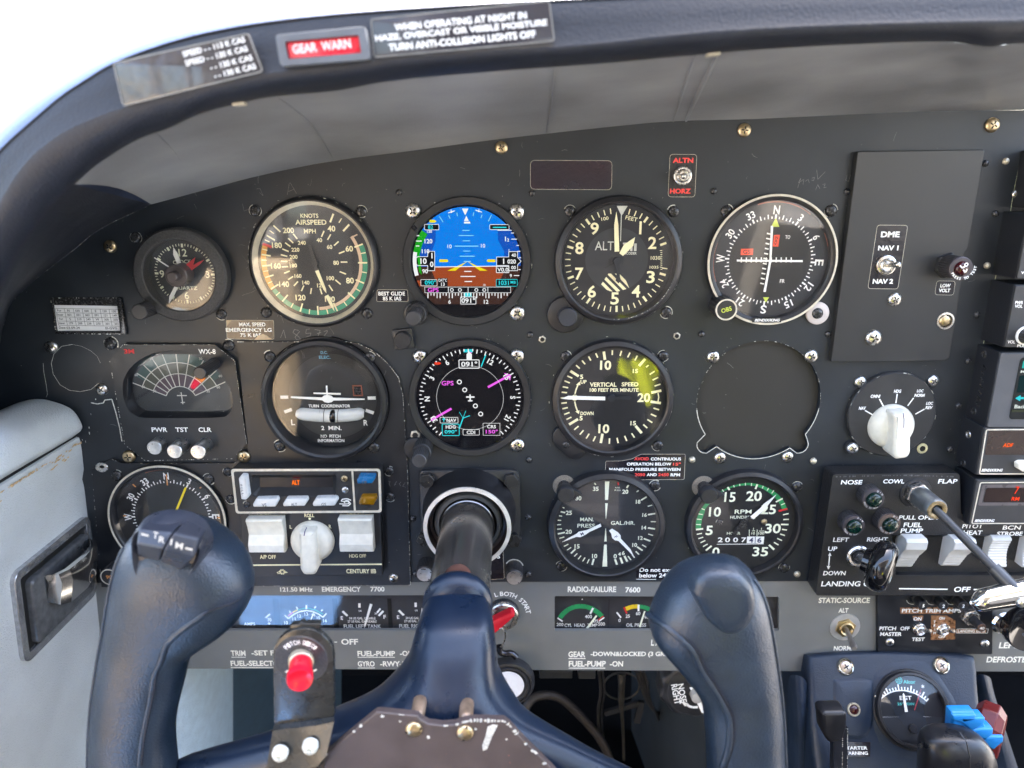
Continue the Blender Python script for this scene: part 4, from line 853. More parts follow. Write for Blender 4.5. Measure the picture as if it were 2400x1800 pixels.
zz.poly('O', [(508, 712), (634, 710), (630, 774), (505, 776)]); zz.poly('O', [(846, 570), (907, 568), (890, 690), (833, 688)])
zz.text('B', 'GS', 568, 743, 40, 78)
for s, x, y in (('N', 874, 598), ('A', 866, 630), ('V', 860, 662)): zz.text('B', s, x, y, 28, rot=0)
zz.done({'K': 'centre_disc', 'L': 'course_arrow', 'O': 'warning_flag', 'B': 'flag_lettering'})
g = G(); q = zp(1620, 420, 4.365, 1)
for i in range(11):
    x, y = 795 - i * 6.8 + 2, 560 + i * 51
    g.line(q(x - 22, y - 6), q(x + 18, y + 3), .9, .75)
for i in range(11): x = 515 + i * 51; g.line(q(x, 800), q(x - 2, 852), .8, .76)
g.build('deviation_scale', WHITE, t, smooth=0)
needle(t, [q(*p) for p in [(807, 475), (830, 475), (812, 830), (754, 1150), (732, 1148), (792, 826)]], 2.2, WHITE, name='course_bar'); needle(t, [q(*p) for p in [(458, 818), (1127, 824), (1127, 844), (458, 838)]], 2.8, WHITE, name='glide_bar')
for a0, a1, r0 in ((-18, 38, 36.2), (62, 76, 36.6), (248, 288, 36.4)): G().band(c, r0, 37.3, a0, a1, 1.4).build('copper_edge', COPPER, t, smooth=0)
cover(t, c, 37.6, 4.4, .4)
zz = Z(t, 1620, 420, 4.365, 5.6, {'K': BEZ, 'W': WHITE}); zz.rect('K', 620, 1418, 925, 1465, 8); zz.text('W', 'BENDIX/KING', 778, 1442, 28, 258, shear=.25, bold=.018); zz.done({'K': 'name_plate', 'W': 'lettering'})
k = V(1689, 717, 2); G().knurl((k.x, k.y, 0), 7.6, 0, 15.5, 16, .5, ch=.7).build('course_knob', KPL, t, smooth=25)
zz = Z(t, 1620, 420, 4.365, 15.6, {'I': IVORY, 'L': LIME}); kk = zz.p(393, 1405)
zz.G('I').band((k.x, k.y), 5.9, 6.9, 0, 360, 15.65, 32); zz.G('L').text('OBS', (k.x, k.y), 2.9, 15.7, 6.6, rot=17, bold=.012); zz.done({'I': 'knob_ring', 'L': 'knob_lettering'})
k = V(1916, 734, 2); G().lathe((k.x, k.y), [(7.4, 1), (7.4, 2.6), (6.4, 3.4), (3, 3.4)], 36).build('white_washer', M('nylon_white', lin((200, 192, 188)), .5, var=.05), t, smooth=40); screw(t, 1917, 735, 13, h=3.2)
for x, y in ((1704, 495), (1949, 494)): screw(t, x, y, 14)

# --- weather display
t = thing('weather_display', 'eight sided black storm mapping display with fan shaped grid and three metal buttons', 'weather display', (420, 905)); zz = Z(t, 80, 760, 4.096, 3.2, {'W': WHITE, 'R': RED})
oct_ = [zz.p(*q) for q in [(855, 195), (1735, 195), (1925, 350), (2042, 1150), (1905, 1290), (1065, 1310), (870, 1155), (725, 345)]]
D = [(1000, 890), (900, 830), (850, 700), (848, 560), (900, 440), (1000, 345), (1130, 280), (1280, 250), (1430, 250), (1560, 275), (1680, 335), (1780, 430), (1860, 560), (1910, 700), (1905, 800), (1870, 870), (1800, 900), (1100, 902)]
Dm = [tuple(p) for p in soft([Vector(zz.p(*q)) for q in D + D[:1]], 2)][:-1]
G().plate(oct_, [Dm], 0, 3.2).build('face_plate', M('display_plate_black', (.018, .019, .021), .40, var=.12, bump=.15, bscale=1200), t, smooth=20)
g = G(); chips(g, oct_, .45, 3.26, .5); g.build('worn_edge', CHIP, t, smooth=0)
di = inset(Dm, 2.4); n = len(Dm); G().add([(*p, 3.2) for p in Dm] + [(*p, -6) for p in di], [(i, (i + 1) % n, n + (i + 1) % n, n + i) for i in range(n)]).build('window_reveal', BEZ, t, smooth=50)
s2 = Z(t, 80, 760, 4.096, -5.6, {'b': M('storm_screen', (.013, .016, .020), .5, var=.05), 'p': M('storm_inner', (.060, .034, .050), .5, var=.03), 'o': M('storm_mid', (.048, .052, .032), .5, var=.03), 'g': M('storm_outer', (.014, .060, .052), .5, var=.03), 'r': EM('cell_red', (228, 40, 70)), 'a': EM('cell_orange', (245, 135, 45)), 'W': M('storm_lines', lin((205, 205, 195)), .5, var=.03)})
s2.G('b').flat(Dm, s2.hk('b')); zc = (1418, 742); cl = inset(Dm, 2.6)
def sector(k, r0, r1, a0, a1): s2.arc(k, *zc, r0, r1, a0, a1)
sector('p', 152, 278, -67, 66); sector('o', 278, 387, -67, 66); sector('g', 387, 480, -58, 58)
sector('r', 175, 272, 31, 47); sector('a', 282, 345, 32, 48)
for r in (152, 278, 387): sector('W', r - 4, r + 4, -67, 66)
for a in (-67, -54, -41, -28, -15, 0.5, 15.6, 32, 49.8, 65.8): s2.tick('W', *zc, a, 152, 482, 8)
for s, x, y in [('30', 1128, 328), ('0', 1352, 266), ('60', 983, 485), ('60', 1050, 600), ('30', 1158, 640), ('30', 1672, 642), ('60', 1770, 603), ('60', 1790, 495), ('30', 1600, 330)]: s2.text('W', s, x, y, 24)
s2.line('W', 1413, 652, 1430, 765, 9); s2.line('W', 1373, 683, 1468, 683, 9); s2.line('W', 1410, 750, 1450, 748, 8)
s2.done({'b': 'screen', 'p': 'screen_cells', 'o': 'screen_cells', 'g': 'screen_cells', 'r': 'lit_cell', 'a': 'lit_cell', 'W': 'screen_lines'})
G().flat(inset(Dm, 1.8), -3.5).build('glass', GLASS('scope_glass', ior=1.48), t, smooth=0)
zz.text('W', 'WX-8', 1660, 262, 50, 165, bold=.012); zz.text('R', '3M', 912, 260, 46, 98, bold=.03)
for s, x, w in (('PWR', 1203, 150), ('TST', 1417, 122), ('CLR', 1640, 125)): zz.text('W', s, x, 1012, 44, w, bold=.014)
zz.done({'W': 'lettering', 'R': 'logo'})
for x, y, h in ((374, 1040, 11), (428, 1042, 16), (483, 1042, 17)):
    k = V(x, y, 3); G().lathe((k.x, k.y), [(5, 3), (5, h - .4), (4.7, h), (2.3, h - .15), (0, h - .4)], 36).build('push_button', ALU, t, smooth=30)
k = V(503, 852, 3); G().knurl((k.x, k.y, 0), 4.1, 3, 28, 22, .18, ch=.5).build('range_knob', KPL, t, smooth=25)

# --- turn coordinator
t = thing('turn_coordinator', 'turn coordinator with white aeroplane symbol above a curved white ball tube', 'gauge', (758.6, 942.6, 7)); c = (tc_c.x, tc_c.y)
bezel(t, c, [(42.6, 1.6), (42.6, 5), (41.8, 7.2), (39.5, 8), (38, 7), (37.2, -1), (37.2, -8.2)]); disc(t, c, 42, -8, DIAL)
zz = Z(t, 600, 770, 5.028, -8, {'g': M('turn_disc', (.026, .027, .029), .6, var=.08), 'W': WHITE, 'C': CYN, 'V': BLKS})
G().band(zz.p(907, 800), zz.mm(520, 907, 800), zz.mm(527, 907, 800), 0, 360, -7.9, 60).build('dial_groove', HOLE, t, smooth=0)
zz.disk('g', 907, 800, 519, 56)
for x, y, r, w in ((335, 808, 1, 95), (1363, 819, 1, 95), (380, 968, 20, 100), (1340, 979, -20, 100)):
    cc = zz.p(x, y); w2 = zz.mm(w, x, y) / 2; d = Vector((math.cos(math.radians(r)), math.sin(math.radians(r)))); zz.G('W').line(Vector(cc) - d * w2, Vector(cc) + d * w2, zz.mm(40, x, y), zz.hk('W'))
for k, s, x, y, h, w in [('C', 'D.C.', 802, 282, 34, 80), ('C', 'ELEC.', 810, 338, 36, 135), ('W', 'TURN  COORDINATOR', 865, 912, 36, 490), ('W', '2  MIN.', 888, 1172, 50, 240), ('W', 'NO  PITCH', 880, 1268, 38, 233), ('W', 'INFORMATION', 885, 1320, 38, 312), ('W', 'L', 437, 1105, 66, 46), ('W', 'R', 1293, 1110, 66, 50)]: zz.text(k, s, x, y, h, w, bold=.012)
zz.rect('V', 1140, 672, 1255, 790, 6); zz.done({'g': 'centre_disc', 'V': 'flag_window'})
g = G(); g.plate([zz.p(*q, -7.5) for q in [(1134, 668), (1245, 668), (1262, 795), (1148, 795)]], [[zz.p(*q, -7.5) for q in [(1146, 680), (1235, 680), (1248, 783), (1158, 783)]]], -7.9, -7.2); g.build('flag_frame', COPPER, t)
q = zp(600, 770, 5.028, -5)
g = G(); g.prism([q(*p) for p in [(410, 800), (775, 812), (800, 790), (840, 782), (885, 790), (910, 815), (1280, 826), (1280, 840), (915, 848), (890, 868), (850, 875), (810, 868), (782, 845), (410, 818)]], -5.5, -4.8); g.prism([q(*p) for p in [(678, 755), (998, 760), (998, 782), (678, 770)]], -5.4, -4.9); g.prism([q(*p) for p in [(822, 674), (840, 672), (846, 780), (828, 780)]], -5.45, -4.85); g.build('aeroplane_symbol', WHITE, t, smooth=0)
rows = []
for i in range(21):
    u = i / 20; x = 470 + u * 805; mid = 1012 + 30 * math.sin(math.pi * u); hw = 76 if 0 < i < 20 else 40
    if i in (1, 19): hw = 68
    rows.append([Vector((*q(x, mid - hw * math.cos(a)), -7.4 + 3.6 * math.sin(a))) for a in [math.pi * k / 10 for k in range(11)]])
G().grid(rows).build('ball_tube', M('tube_white', lin((214, 216, 214)), .12, var=.04, coat=.5), t, smooth=80)
rows = []
for i in range(9):
    a = math.pi * i / 8; r = math.sin(a); rows.append([Vector((*q(903 + 62 * r * math.cos(b) , 1042 - 78 * math.cos(a)), -6.9 + 3.9 * (r * math.sin(b)))) for b in [math.pi * k / 8 for k in range(9)]])
G().grid(rows).build('black_ball', KPG, t, smooth=80)
g = G()
for x in (800, 965): g.tube([Vector((*q(x, 1042 - 78 * math.cos(a)), -7.3 + 3.7 * math.sin(a))) for a in [math.pi * k / 10 for k in range(11)]], .18, 6)
g.build('tube_line', HOLE, t)
G().lathe(c, [(37.4, .4), (37.7, .8), (37.5, 1.2)], 72).build('inner_light_ring', M('inner_ring_grey', lin((150, 158, 165)), .3, metal=.4), t, smooth=60)
cover(t, c, 37.6, 1.2, .4)
for x, y in ((632, 837), (865, 839), (655, 1046), (876, 1050)): screw(t, x, y, 13.5, h=2)
rim_wear(t, c, 42.5, 5.2, .2)

# --- heading display
t = thing('heading_display', 'round digital heading display showing a black compass rose with magenta course pointer', 'flight display', (1101, 934)); zz = Z(t, 940, 770, 4.608, 2.0, SCM); c = zz.p(743, 755, 2.5)
bezel(t, c, [(41.2, 0), (41.2, 3.6), (40.6, 4.4), (36.9, 4.0), (36.4, 3.2), (36.4, 1.0)], MC['display_bezel']); disc(t, c, 36.5, 2.0, EM('screen_off2', (7, 8, 14)), 'screen')
zc = (745, 750); K = .985
for i in range(72):
    a = i * 5 - 91
    if 143 < (a % 360) < 217: continue
    zz.tick('w', *zc, a, 500 if i % 2 == 0 else 522, 546, 10)
for i, s in enumerate(['N', '3', '6', '', '12', '15', 'S', '21', '', '', '', '33']):
    if s: zz.ptext('w', s, *zc, i * 30 - 91, 462, 58, bold=.02)
zz.arc('w', *zc, 359, 362, 0, 360)
for x, y in ((630, 575), (688, 660), (803, 833), (860, 920)): zz.ring('w', x, y, 27, 11)
zz.line('w', 745, 710, 748, 785, 14); zz.line('w', 703, 737, 793, 737, 15); zz.line('w', 723, 778, 772, 778, 12)
zz.line('mg', 938, 632, 1150, 515, 22); zz.poly('mg', [(1190, 495), (1112, 478), (1178, 560)]); zz.line('mg', 325, 988, 545, 862, 22)
zz.line('cy', 866, 410, 915, 280, 11); zz.line('cy', 630, 1075, 670, 965, 11); zz.line('cy', 670, 965, 745, 938, 9); zz.line('cy', 670, 965, 628, 898, 5); zz.line('cy', 670, 965, 700, 885, 5)
zz.rect('cy', 675, 222, 775, 255); zz.poly('w', [(708, 335), (708, 275), (735, 245), (765, 275), (765, 335)]); zz.poly('mg', [(733, 252), (768, 255), (745, 285)])
zz.rect('blk', 628, 338, 842, 425, 8); zz.frame('w', 623, 332, 848, 430, 9, 12); zz.text('w', '091°', 737, 382, 58, 175, bold=.015)
zz.text('mg', 'GPS', 503, 588, 50, 130, bold=.012)
zz.rect('blk', 422, 956, 615, 1018, 6); zz.frame('w', 420, 954, 617, 1020, 5, 10); zz.text('w', 'NAV', 545, 988, 38, 105, bold=.018); zz.line('cy', 462, 1005, 462, 970, 8); zz.poly('cy', [(440, 982), (484, 982), (462, 960)])
zz.rect('blk', 447, 1030, 627, 1152, 6); zz.frame('cy', 443, 1026, 631, 1157, 8, 12); zz.text('w', 'HDG', 537, 1060, 36, 108, bold=.018); zz.text('cy', '090°', 537, 1112, 42, 135, bold=.015)
zz.frame('w', 668, 1085, 848, 1150, 5, 10); zz.text('w', 'CDI', 755, 1118, 38, 92, bold=.018)
zz.frame('w', 885, 1018, 1070, 1152, 4); zz.text('w', 'CRS', 977, 1057, 36, 95, bold=.015); zz.text('mg', '150°', 980, 1110, 42, 130, bold=.015)
zz.rect('rd', 362, 360, 418, 388, 5); zz.rect('rd', 418, 366, 430, 382)
zz.done(nm)
cover(t, c, 36.3, 3.3, .15, mat=GLSA)
k = V(973, 1052, 3); G().prism(circ((k.x, k.y), 8, 28), 0, 3.2, .6).build('knob_lobe', BEZ, t, smooth=40)
plus_knob(t, 994, 1044, 6.4, 4.9, 16, 31, 20)
for x, y in ((984, 836), (1211, 835), (1212, 1044)): screw(t, x, y, 17.5, 'steel', .4)
c2 = V(973, 1020, 1); g = G(); g.prism(hexa((c2.x, c2.y), 3.6, 15), 0, 1.2, .3); g.m = 1; g.flat(circ((c2.x, c2.y), 2, 14), 1.24); g.build('hex_bush', [MC['dull_nut'], HOLE], panel, smooth=30)
rim_wear(t, c, 41.2, 3.3, .2, .3, 90, 230)

# --- vertical speed indicator
t = thing('vertical_speed_indicator', 'vertical speed indicator with white needle pointing left at zero', 'gauge', (1433, 931)); zz = Z(t, 1260, 790, 4.879, .5, {'W': CREAM}); c = zz.p(852, 700)
bezel(t, c, [(41.2, 0), (41.2, 3.2), (40.4, 5.2), (37.6, 6.2), (36.4, 5.6), (35.8, .6)]); disc(t, c, 36, .5, DIAL)
e = zp(1260, 790, 4.879, 2); g = G(); g.prism(round_poly([e(*p) for p in [(160, 1100), (250, 1010), (560, 1310), (480, 1390), (370, 1395), (180, 1220)]], 4), 0, 3, .6); g.build('ear', BEZ, t, smooth=40); screw(t, 1260 + 325 / 4.879, 790 + 1237 / 4.879, 8.5, 'black', 2.9, slot=True)
for s, x, y, h, w in [('10', 778, 322, 108, 128), ('10', 757, 1048, 104, 125), ('20', 1215, 692, 104, 145), ('15', 1118, 388, 48, 60), ('15', 1093, 985, 50, 64), ('5', 503, 455, 52, 36), ('5', 497, 928, 52, 36), ('VERTICAL', 750, 543, 50, 306), ('SPEED', 1057, 540, 48, 192), ('100 FEET PER MINUTE', 875, 605, 42, 558), ('UP', 525, 512, 42, 70), ('DOWN', 565, 873, 42, 150)]: zz.text('W', s, x, y, h, w, bold=.02)
for l in [(375, 388, 470, 448), (757, 165, 770, 260), (1300, 635, 1415, 612), (1292, 738, 1410, 755), (1120, 1015, 1190, 1098), (742, 1105, 722, 1212), (360, 1000, 462, 938), (1160, 330, 1230, 250)]: zz.line('W', *l, 27)
for l in [(275, 630, 337, 636), (287, 568, 350, 580), (308, 500, 368, 525), (340, 445, 397, 470), (440, 322, 482, 360), (508, 268, 543, 310), (583, 222, 608, 268), (665, 185, 687, 235), (855, 150, 853, 205), (960, 157, 942, 215), (1057, 177, 1030, 232), (1140, 212, 1112, 268), (1338, 390, 1282, 428), (1380, 460, 1315, 492), (1405, 538, 1338, 560), (1325, 812, 1390, 832), (1295, 880, 1357, 908), (1255, 942, 1312, 978), (1208, 1000, 1255, 1040), (1075, 1100, 1108, 1150), (995, 1130, 1020, 1188), (908, 1152, 922, 1212), (822, 1158, 820, 1220), (662, 1135, 635, 1192), (590, 1105, 555, 1160), (525, 1065, 483, 1115), (468, 1018, 418, 1060), (387, 915, 330, 942), (365, 862, 303, 885), (345, 806, 283, 820), (335, 750, 270, 757), (262, 695, 330, 695), (1270, 320, 1240, 345)]: zz.line('W', *l, 15)
zz.pline('W', [(1378, 640), (1385, 690), (1375, 742)], 12); zz.ring('W', 424, 692, 36, 12)
zz.pline('W', [(427, 650), (440, 600), (462, 545)], 15); zz.poly('W', [(437, 548), (490, 550), (482, 508)]); zz.pline('W', [(424, 735), (436, 790), (455, 845)], 15); zz.poly('W', [(430, 850), (480, 838), (472, 880)])
zz.done()
needle(t, [e(*p) for p in [(270, 697), (350, 665), (770, 676), (770, 716), (350, 706)]], 3, WHITE); G().prism([e(*p) for p in [(770, 685), (1050, 672), (1080, 692), (1050, 712), (770, 706)]], 2.6, 3).prism(circ(e(845, 693), 2.5, 20), 1, 3.6).build('needle_tail', DIALG, t, smooth=0)
cover(t, c, 36.2, 5.4, .4)
for x, y in ((1326, 836), (1555, 835), (1542, 1045)): screw(t, x, y, 12.5)
rim_wear(t, c, 41, 3.9, .22, .35, 0, 200)

# --- direction indicator (lower left)
t = thing('direction_indicator', 'white ringed bearing indicator with yellow needle behind the left yoke grip', 'gauge', (402, 1211)); zz = Z(t, 220, 1060, 4.879, .5, {'W': WHITE, 'O': ORL}); zc = (893, 738); c = zz.p(870, 745)
bezel(t, c, [(41.6, 1.5), (41.6, 4.2), (41.2, 4.9)]); G().lathe(c, [(41.4, 4.6), (41.4, 5.3), (40.2, 5.5), (40, 5.2)], 90).build('white_ring', IVORY, t, smooth=40); bezel(t, c, [(40, 5.3), (38.4, 5.1), (37.6, 4.2), (37, .6)], name='inner_bezel'); disc(t, c, 37.5, .5, DIAL)
for i in range(72):
    zz.tick('W', *zc, i * 5, 420, 463 if i % 2 == 0 else 441, 15 if i % 6 == 0 else 10)
for i, s in enumerate(['N', '3', '6', 'E', '12', '15', 'S', '21', '24', 'W', '30', '33']): zz.ptext('W', s, *zc, i * 30 - .4, 502, 84 if s in 'NESW' else 74, bold=.012, w=(60 if s in 'NES' else 84 if s == 'W' else 40 if len(s) == 1 else 84))
for l in [(828, 250, 842, 378), (445, 365, 480, 397), (1213, 410, 1228, 397), (335, 725, 370, 728), (1410, 745, 1440, 748)]: zz.line('O', *l, 13)
zz.done({'O': 'lubber_marks'})
e = zp(220, 1060, 4.879, 3); needle(t, [e(*p) for p in [(893, 755), (915, 765), (1060, 410), (1047, 400), (1036, 408)]], 2.6, YEN); G().prism([e(*p) for p in [(800, 727), (985, 730), (985, 744), (800, 741)]], 3.4, 3.7).prism([e(*p) for p in [(880, 680), (892, 680), (897, 830), (885, 830)]], 3.3, 3.6).build('aeroplane_symbol', ORL, t, smooth=0)
G().band(c, 36.3, 37.2, -20, 32, 1.4).build('copper_edge', COPPER, t, smooth=0); cover(t, c, 37.6, 4.4, .4)
k = V(276, 1332, 2); G().knurl((k.x, k.y, 0), 6.8, 1, 14, 16, .5).build('heading_knob', KPL, t, smooth=25)
g = G(); g.band((k.x, k.y), 5.4, 6.2, 0, 360, 14.1, 32); g.build('knob_ring', IVORY, t, smooth=0); G().text('90', (k.x, k.y), 2.8, 14.15, 4.4).build('knob_lettering', ORL, t, smooth=0)
for x, y in ((272, 1116), (488, 1124)): screw(t, x, y, 13, h=2)

# --- manifold pressure gauge
t = thing('manifold_pressure_gauge', 'twin needle manifold pressure and fuel flow gauge with two white needles', 'gauge', (1419.5, 1231)); zz = Z(t, 1260, 1080, 5.185, .5, {'W': LUME, 'R': RED}); c = zz.p(830, 770)
bezel(t, c, [(41.6, 0), (41.6, 4), (40.8, 6), (37.6, 7.4), (36.8, 6.8), (36, .6)]); disc(t, c, 36.4, .5, DIALG)
zz.poly('W', [(818, 250), (872, 250), (856, 475), (820, 475)]); zz.poly('W', [(821, 515), (853, 515), (832, 705), (828, 705)]); zz.poly('W', [(826, 820), (830, 820), (840, 980), (810, 980)]); zz.poly('W', [(808, 1018), (840, 1018), (846, 1285), (787, 1285)])
for s, x, y, h in [('35', 707, 340, 52), ('30', 497, 455, 52), ('25', 380, 632, 52), ('20', 377, 862, 52), ('15', 480, 1040, 52), ('10', 693, 1157, 52), ('0', 943, 1160, 54), ('4', 995, 1133, 44), ('6', 1042, 1120, 50), ('10', 1180, 1022, 48), ('12', 1250, 938, 46), ('14', 1293, 812, 46), ('16', 1300, 658, 46), ('18', 1222, 497, 48), ('20', 1065, 375, 52)]: zz.text('W', s, x, y, h, bold=.016)
for s, x, y, h, w in [('MAN.', 600, 712, 46, 165), ('PRESS', 590, 788, 46, 212), ('GAL./HR.', 1037, 755, 46, 290), ('U.S.', 975, 325, 16, 60), ('P.S.I.', 975, 357, 16, 78)]: zz.text('W', s, x, y, h, w)
for l, w in [((690, 270, 708, 290), 14), ((485, 360, 497, 375), 12), ((280, 618, 335, 630), 18), ((245, 888, 333, 870), 18), ((405, 1125, 460, 1072), 18), ((662, 1265, 683, 1190), 20), ((940, 1195, 965, 1262), 22), ((1005, 1175, 1032, 1248), 22), ((1055, 1155, 1090, 1225), 22), ((1210, 1045, 1275, 1090), 18), ((1290, 945, 1370, 975), 18), ((1340, 815, 1428, 828), 18), ((1340, 655, 1430, 640), 18), ((1258, 478, 1325, 438), 18), ((1082, 330, 1105, 295), 18), ((305, 565, 325, 575), 12), ((260, 668, 297, 672), 12), ((245, 722, 287, 724), 12), ((237, 778, 285, 774), 12), ((237, 832, 295, 826), 12), ((265, 942, 325, 925), 12), ((320, 1040, 373, 1013), 12), ((358, 1085, 407, 1052), 12), ((445, 1162, 482, 1125), 12), ((493, 1195, 527, 1152), 12), ((547, 1222, 577, 1175), 12), ((602, 1247, 627, 1195), 12), ((1098, 1158, 1135, 1205), 14), ((1150, 1140, 1178, 1178), 14), ((1192, 1100, 1232, 1138), 14), ((1270, 1020, 1320, 1050), 12), ((1345, 890, 1403, 907), 12), ((1375, 738, 1437, 740), 12), ((1338, 553, 1395, 537), 12), ((1203, 378, 1227, 360), 12)]: zz.line('W', *l, w)
zz.line('R', 978, 262, 983, 295, 14); zz.done({'R': 'red_line'})
e = zp(1260, 1080, 5.185, 3)
needle(t, [e(*p) for p in [(765, 768), (775, 800), (625, 868), (590, 895), (520, 930), (470, 925), (300, 990), (380, 940), (475, 890), (500, 865), (600, 845)]], 2.4, WHITE); needle(t, [e(*p) for p in [(870, 848), (905, 825), (975, 868), (1008, 905), (1010, 945), (1130, 1075), (1178, 1175), (1110, 1100), (980, 970), (940, 965), (905, 935), (895, 885)]], 2.8, WHITE)
g = G(); g.text('M', e(540, 888), zz.mm(38, 540, 888), 3.0, rot=25); g.text('F', e(950, 922), zz.mm(40, 950, 922), 3.4, rot=-52); g.build('needle_lettering', M('ink_blue', (.02, .02, .08), .5), t, smooth=0)
G().prism([e(*p) for p in [(800, 790), (740, 660), (650, 620), (650, 585), (690, 560), (735, 585), (740, 630), (860, 745), (870, 790), (840, 810)]], 2, 2.3).build('needle_tail', DIALG, t, smooth=0)
cover(t, c, 36.6, 6.4, .5, mat=GLSE)
for x, y in ((1536, 1139), (1316, 1328)): screw(t, x, y, 12)

# --- tachometer
t = thing('tachometer', 'engine speed gauge with green arc, white needle and hour counter', 'gauge', (1743, 1228)); zz = Z(t, 1580, 1080, 5.185, .5, {'G': GRN, 'R': RED, 'W': LUME, 'B': DIAL, 'K': M('ink_navy', lin((50, 52, 95)), .5), 'P': WHITE}); c = zz.p(840, 760)
bezel(t, c, [(41.6, 0), (41.6, 3.4), (40.8, 5.2), (38.4, 6.2), (37.2, 5.6), (36.6, .6)], KPG if False else BEZ); disc(t, c, 37, .5, DIAL)
zc = (838, 765)
pts_o = [(262, 828), (262, 760), (275, 700), (298, 640), (330, 580), (365, 535), (420, 470), (530, 388), (600, 350), (700, 305), (800, 280), (900, 268), (1010, 280), (1100, 310), (1180, 350), (1260, 405), (1320, 470), (1350, 530), (1372, 580)]
pts_i = [(325, 822), (328, 770), (340, 705), (360, 655), (383, 580), (408, 548), (455, 505), (545, 405), (605, 368), (700, 325), (800, 302), (900, 295), (995, 308), (1080, 340), (1150, 385), (1215, 435), (1262, 490), (1295, 545), (1310, 590)]
o_, i_ = [zz.p(*q) for q in pts_o], [zz.p(*q) for q in pts_i]; n = len(o_); zz.G('G').add([(*q, zz.hk('G')) for q in o_] + [(*q, zz.hk('G')) for q in i_], [(j, j + 1, n + j + 1, n + j) for j in range(n - 1)])
for l, w in [((265, 835, 352, 825), 20), ((1152, 1020, 1215, 1078), 22), ((1297, 772, 1388, 774), 18), ((988, 342, 1010, 285), 20), ((672, 355, 650, 318), 20), ((1235, 500, 1318, 457), 18), ((385, 1088, 455, 1032), 20), ((325, 775, 265, 772), 10), ((332, 713, 275, 708), 10), ((347, 652, 297, 645), 10), ((370, 595, 335, 580), 10), ((585, 348, 603, 375), 10), ((722, 295, 730, 320), 10), ((795, 280, 798, 305), 10), ((865, 268, 866, 300), 10), ((940, 270, 938, 305), 10), ((1082, 305, 1070, 335), 10), ((1147, 330, 1130, 360), 10), ((1210, 360, 1185, 395), 10), ((1345, 515, 1300, 535), 12), ((275, 892, 338, 880), 14), ((293, 945, 353, 927), 14), ((320, 995, 377, 967), 14), ((350, 1042, 407, 1010), 14), ((1322, 655, 1390, 640), 14), ((1325, 713, 1393, 710), 14), ((1310, 832, 1370, 840), 14), ((1287, 888, 1345, 907), 14), ((1252, 942, 1310, 968), 14), ((1213, 990, 1268, 1022), 14)]: zz.line('W', *l, w)
zz.line('R', 1270, 610, 1376, 582, 22)
for s, x, y, h, w in [('5', 427, 845, 116, 84), ('10', 495, 620, 118, 145), ('15', 678, 440, 120, 135), ('20', 970, 428, 122, 190), ('25', 1145, 590, 118, 185), ('30', 1200, 822, 118, 190), ('35', 1047, 1103, 114, 190), ('0', 507, 1107, 112, 88)]: zz.text('W', s, x, y, h, w, bold=.012)
for s, x, y, h, w in [('RPM', 838, 618, 50, 205), ('HUNDREDS', 835, 685, 38, 305), ('HOUR', 723, 880, 34, 165), ('1', 963, 825, 26, 6), ('10', 960, 880, 32, 40), ('1', 1060, 825, 26, 6), ('100', 1057, 880, 32, 75)]: zz.text('W', s, x, y, h, w)
for l in [(912, 835, 912, 915), (1008, 835, 1005, 915), (945, 850, 983, 850), (1030, 852, 1095, 852)]: zz.line('W', *l, 6)
zz.rect('B', 520, 915, 880, 1000); zz.poly('P', [(885, 918), (1095, 918), (1085, 1003), (880, 1000)])
for s, x in (('2', 560), ('0', 648), ('0', 745), ('7', 845)): zz.text('P', s, x, 958, 58, 60, bold=.012)
for s, x in (('4', 932), ('6', 1032)): zz.text('K', s, x, 958, 62, 50, bold=.01)
zz.line('K', 985, 918, 978, 1002, 7); zz.line('P', 518, 1012, 1085, 1008, 7)
zz.done({'G': 'green_arc', 'R': 'red_line', 'P': 'hour_counter', 'K': 'counter_digits', 'B': 'counter_window'})
for o in [x for x in bpy.data.objects if x.name.startswith('counter_digits') and x.parent == t]: o.location.z += .0006
e = zp(1580, 1080, 5.185, 3); needle(t, [e(*p) for p in [(927, 680), (962, 710), (1130, 570), (1140, 540), (1240, 415), (1085, 530), (1068, 560)]], 2.6, WHITE)
g = G(); g.prism([e(*p) for p in [(950, 695), (925, 672), (820, 745), (690, 915), (745, 925), (790, 850), (860, 790)]], 2.2, 2.5); g.prism(circ(e(840, 770), 2.8, 20), 1, 3.5); g.build('needle_tail', BLKS, t, smooth=0)
cover(t, c, 37, 5.4, .4)
for x, y in ((1869, 1142), (1839, 1332)): screw(t, x, y, 12)
for x, y, m in ((555 / 5.185 + 1580, 752 / 5.185 + 1080, 'black'), (1098 / 5.185 + 1580, 745 / 5.185 + 1080, 'brass')): screw(t, x, y, 7, m, .5, slot=True)
# --- post lamps over the two lower gauges
for (x, y, dx, lab) in ((1322, 1138, 0, 'black post lamp on speckled washer at the upper left of the manifold gauge'), (1648, 1140, 0, 'black post lamp on speckled washer at the upper left of the tachometer')):
    t = thing('post_lamp', lab, 'lamp', (x, y), 'post lamps over the lower gauges'); k = V(x, y, 0)
    G().lathe((k.x, k.y), [(8, .1), (7.6, .9), (4, 1)], 36).build('washer', M('speckled_washer', lin((128, 120, 108)), .55, var=.4, scale=2500, metal=.3), t, smooth=40)
    G().knurl((k.x, k.y, 0), 4.6, .8, 13, 16, .3).build('stem', KPL, t, smooth=25)
    g = G(); g.lathe((k.x, k.y), [(5.6, 8.5), (5.9, 9), (5.9, 16), (5.2, 17), (0, 17)], 36); g.prism([(k.x + 1.5, k.y + 5.5), (k.x + 11.5, k.y - .5), (k.x + 3, k.y - 6.2), (k.x, k.y)], 10, 13.5, .5); g.build('hood', KPL, t, smooth=35)
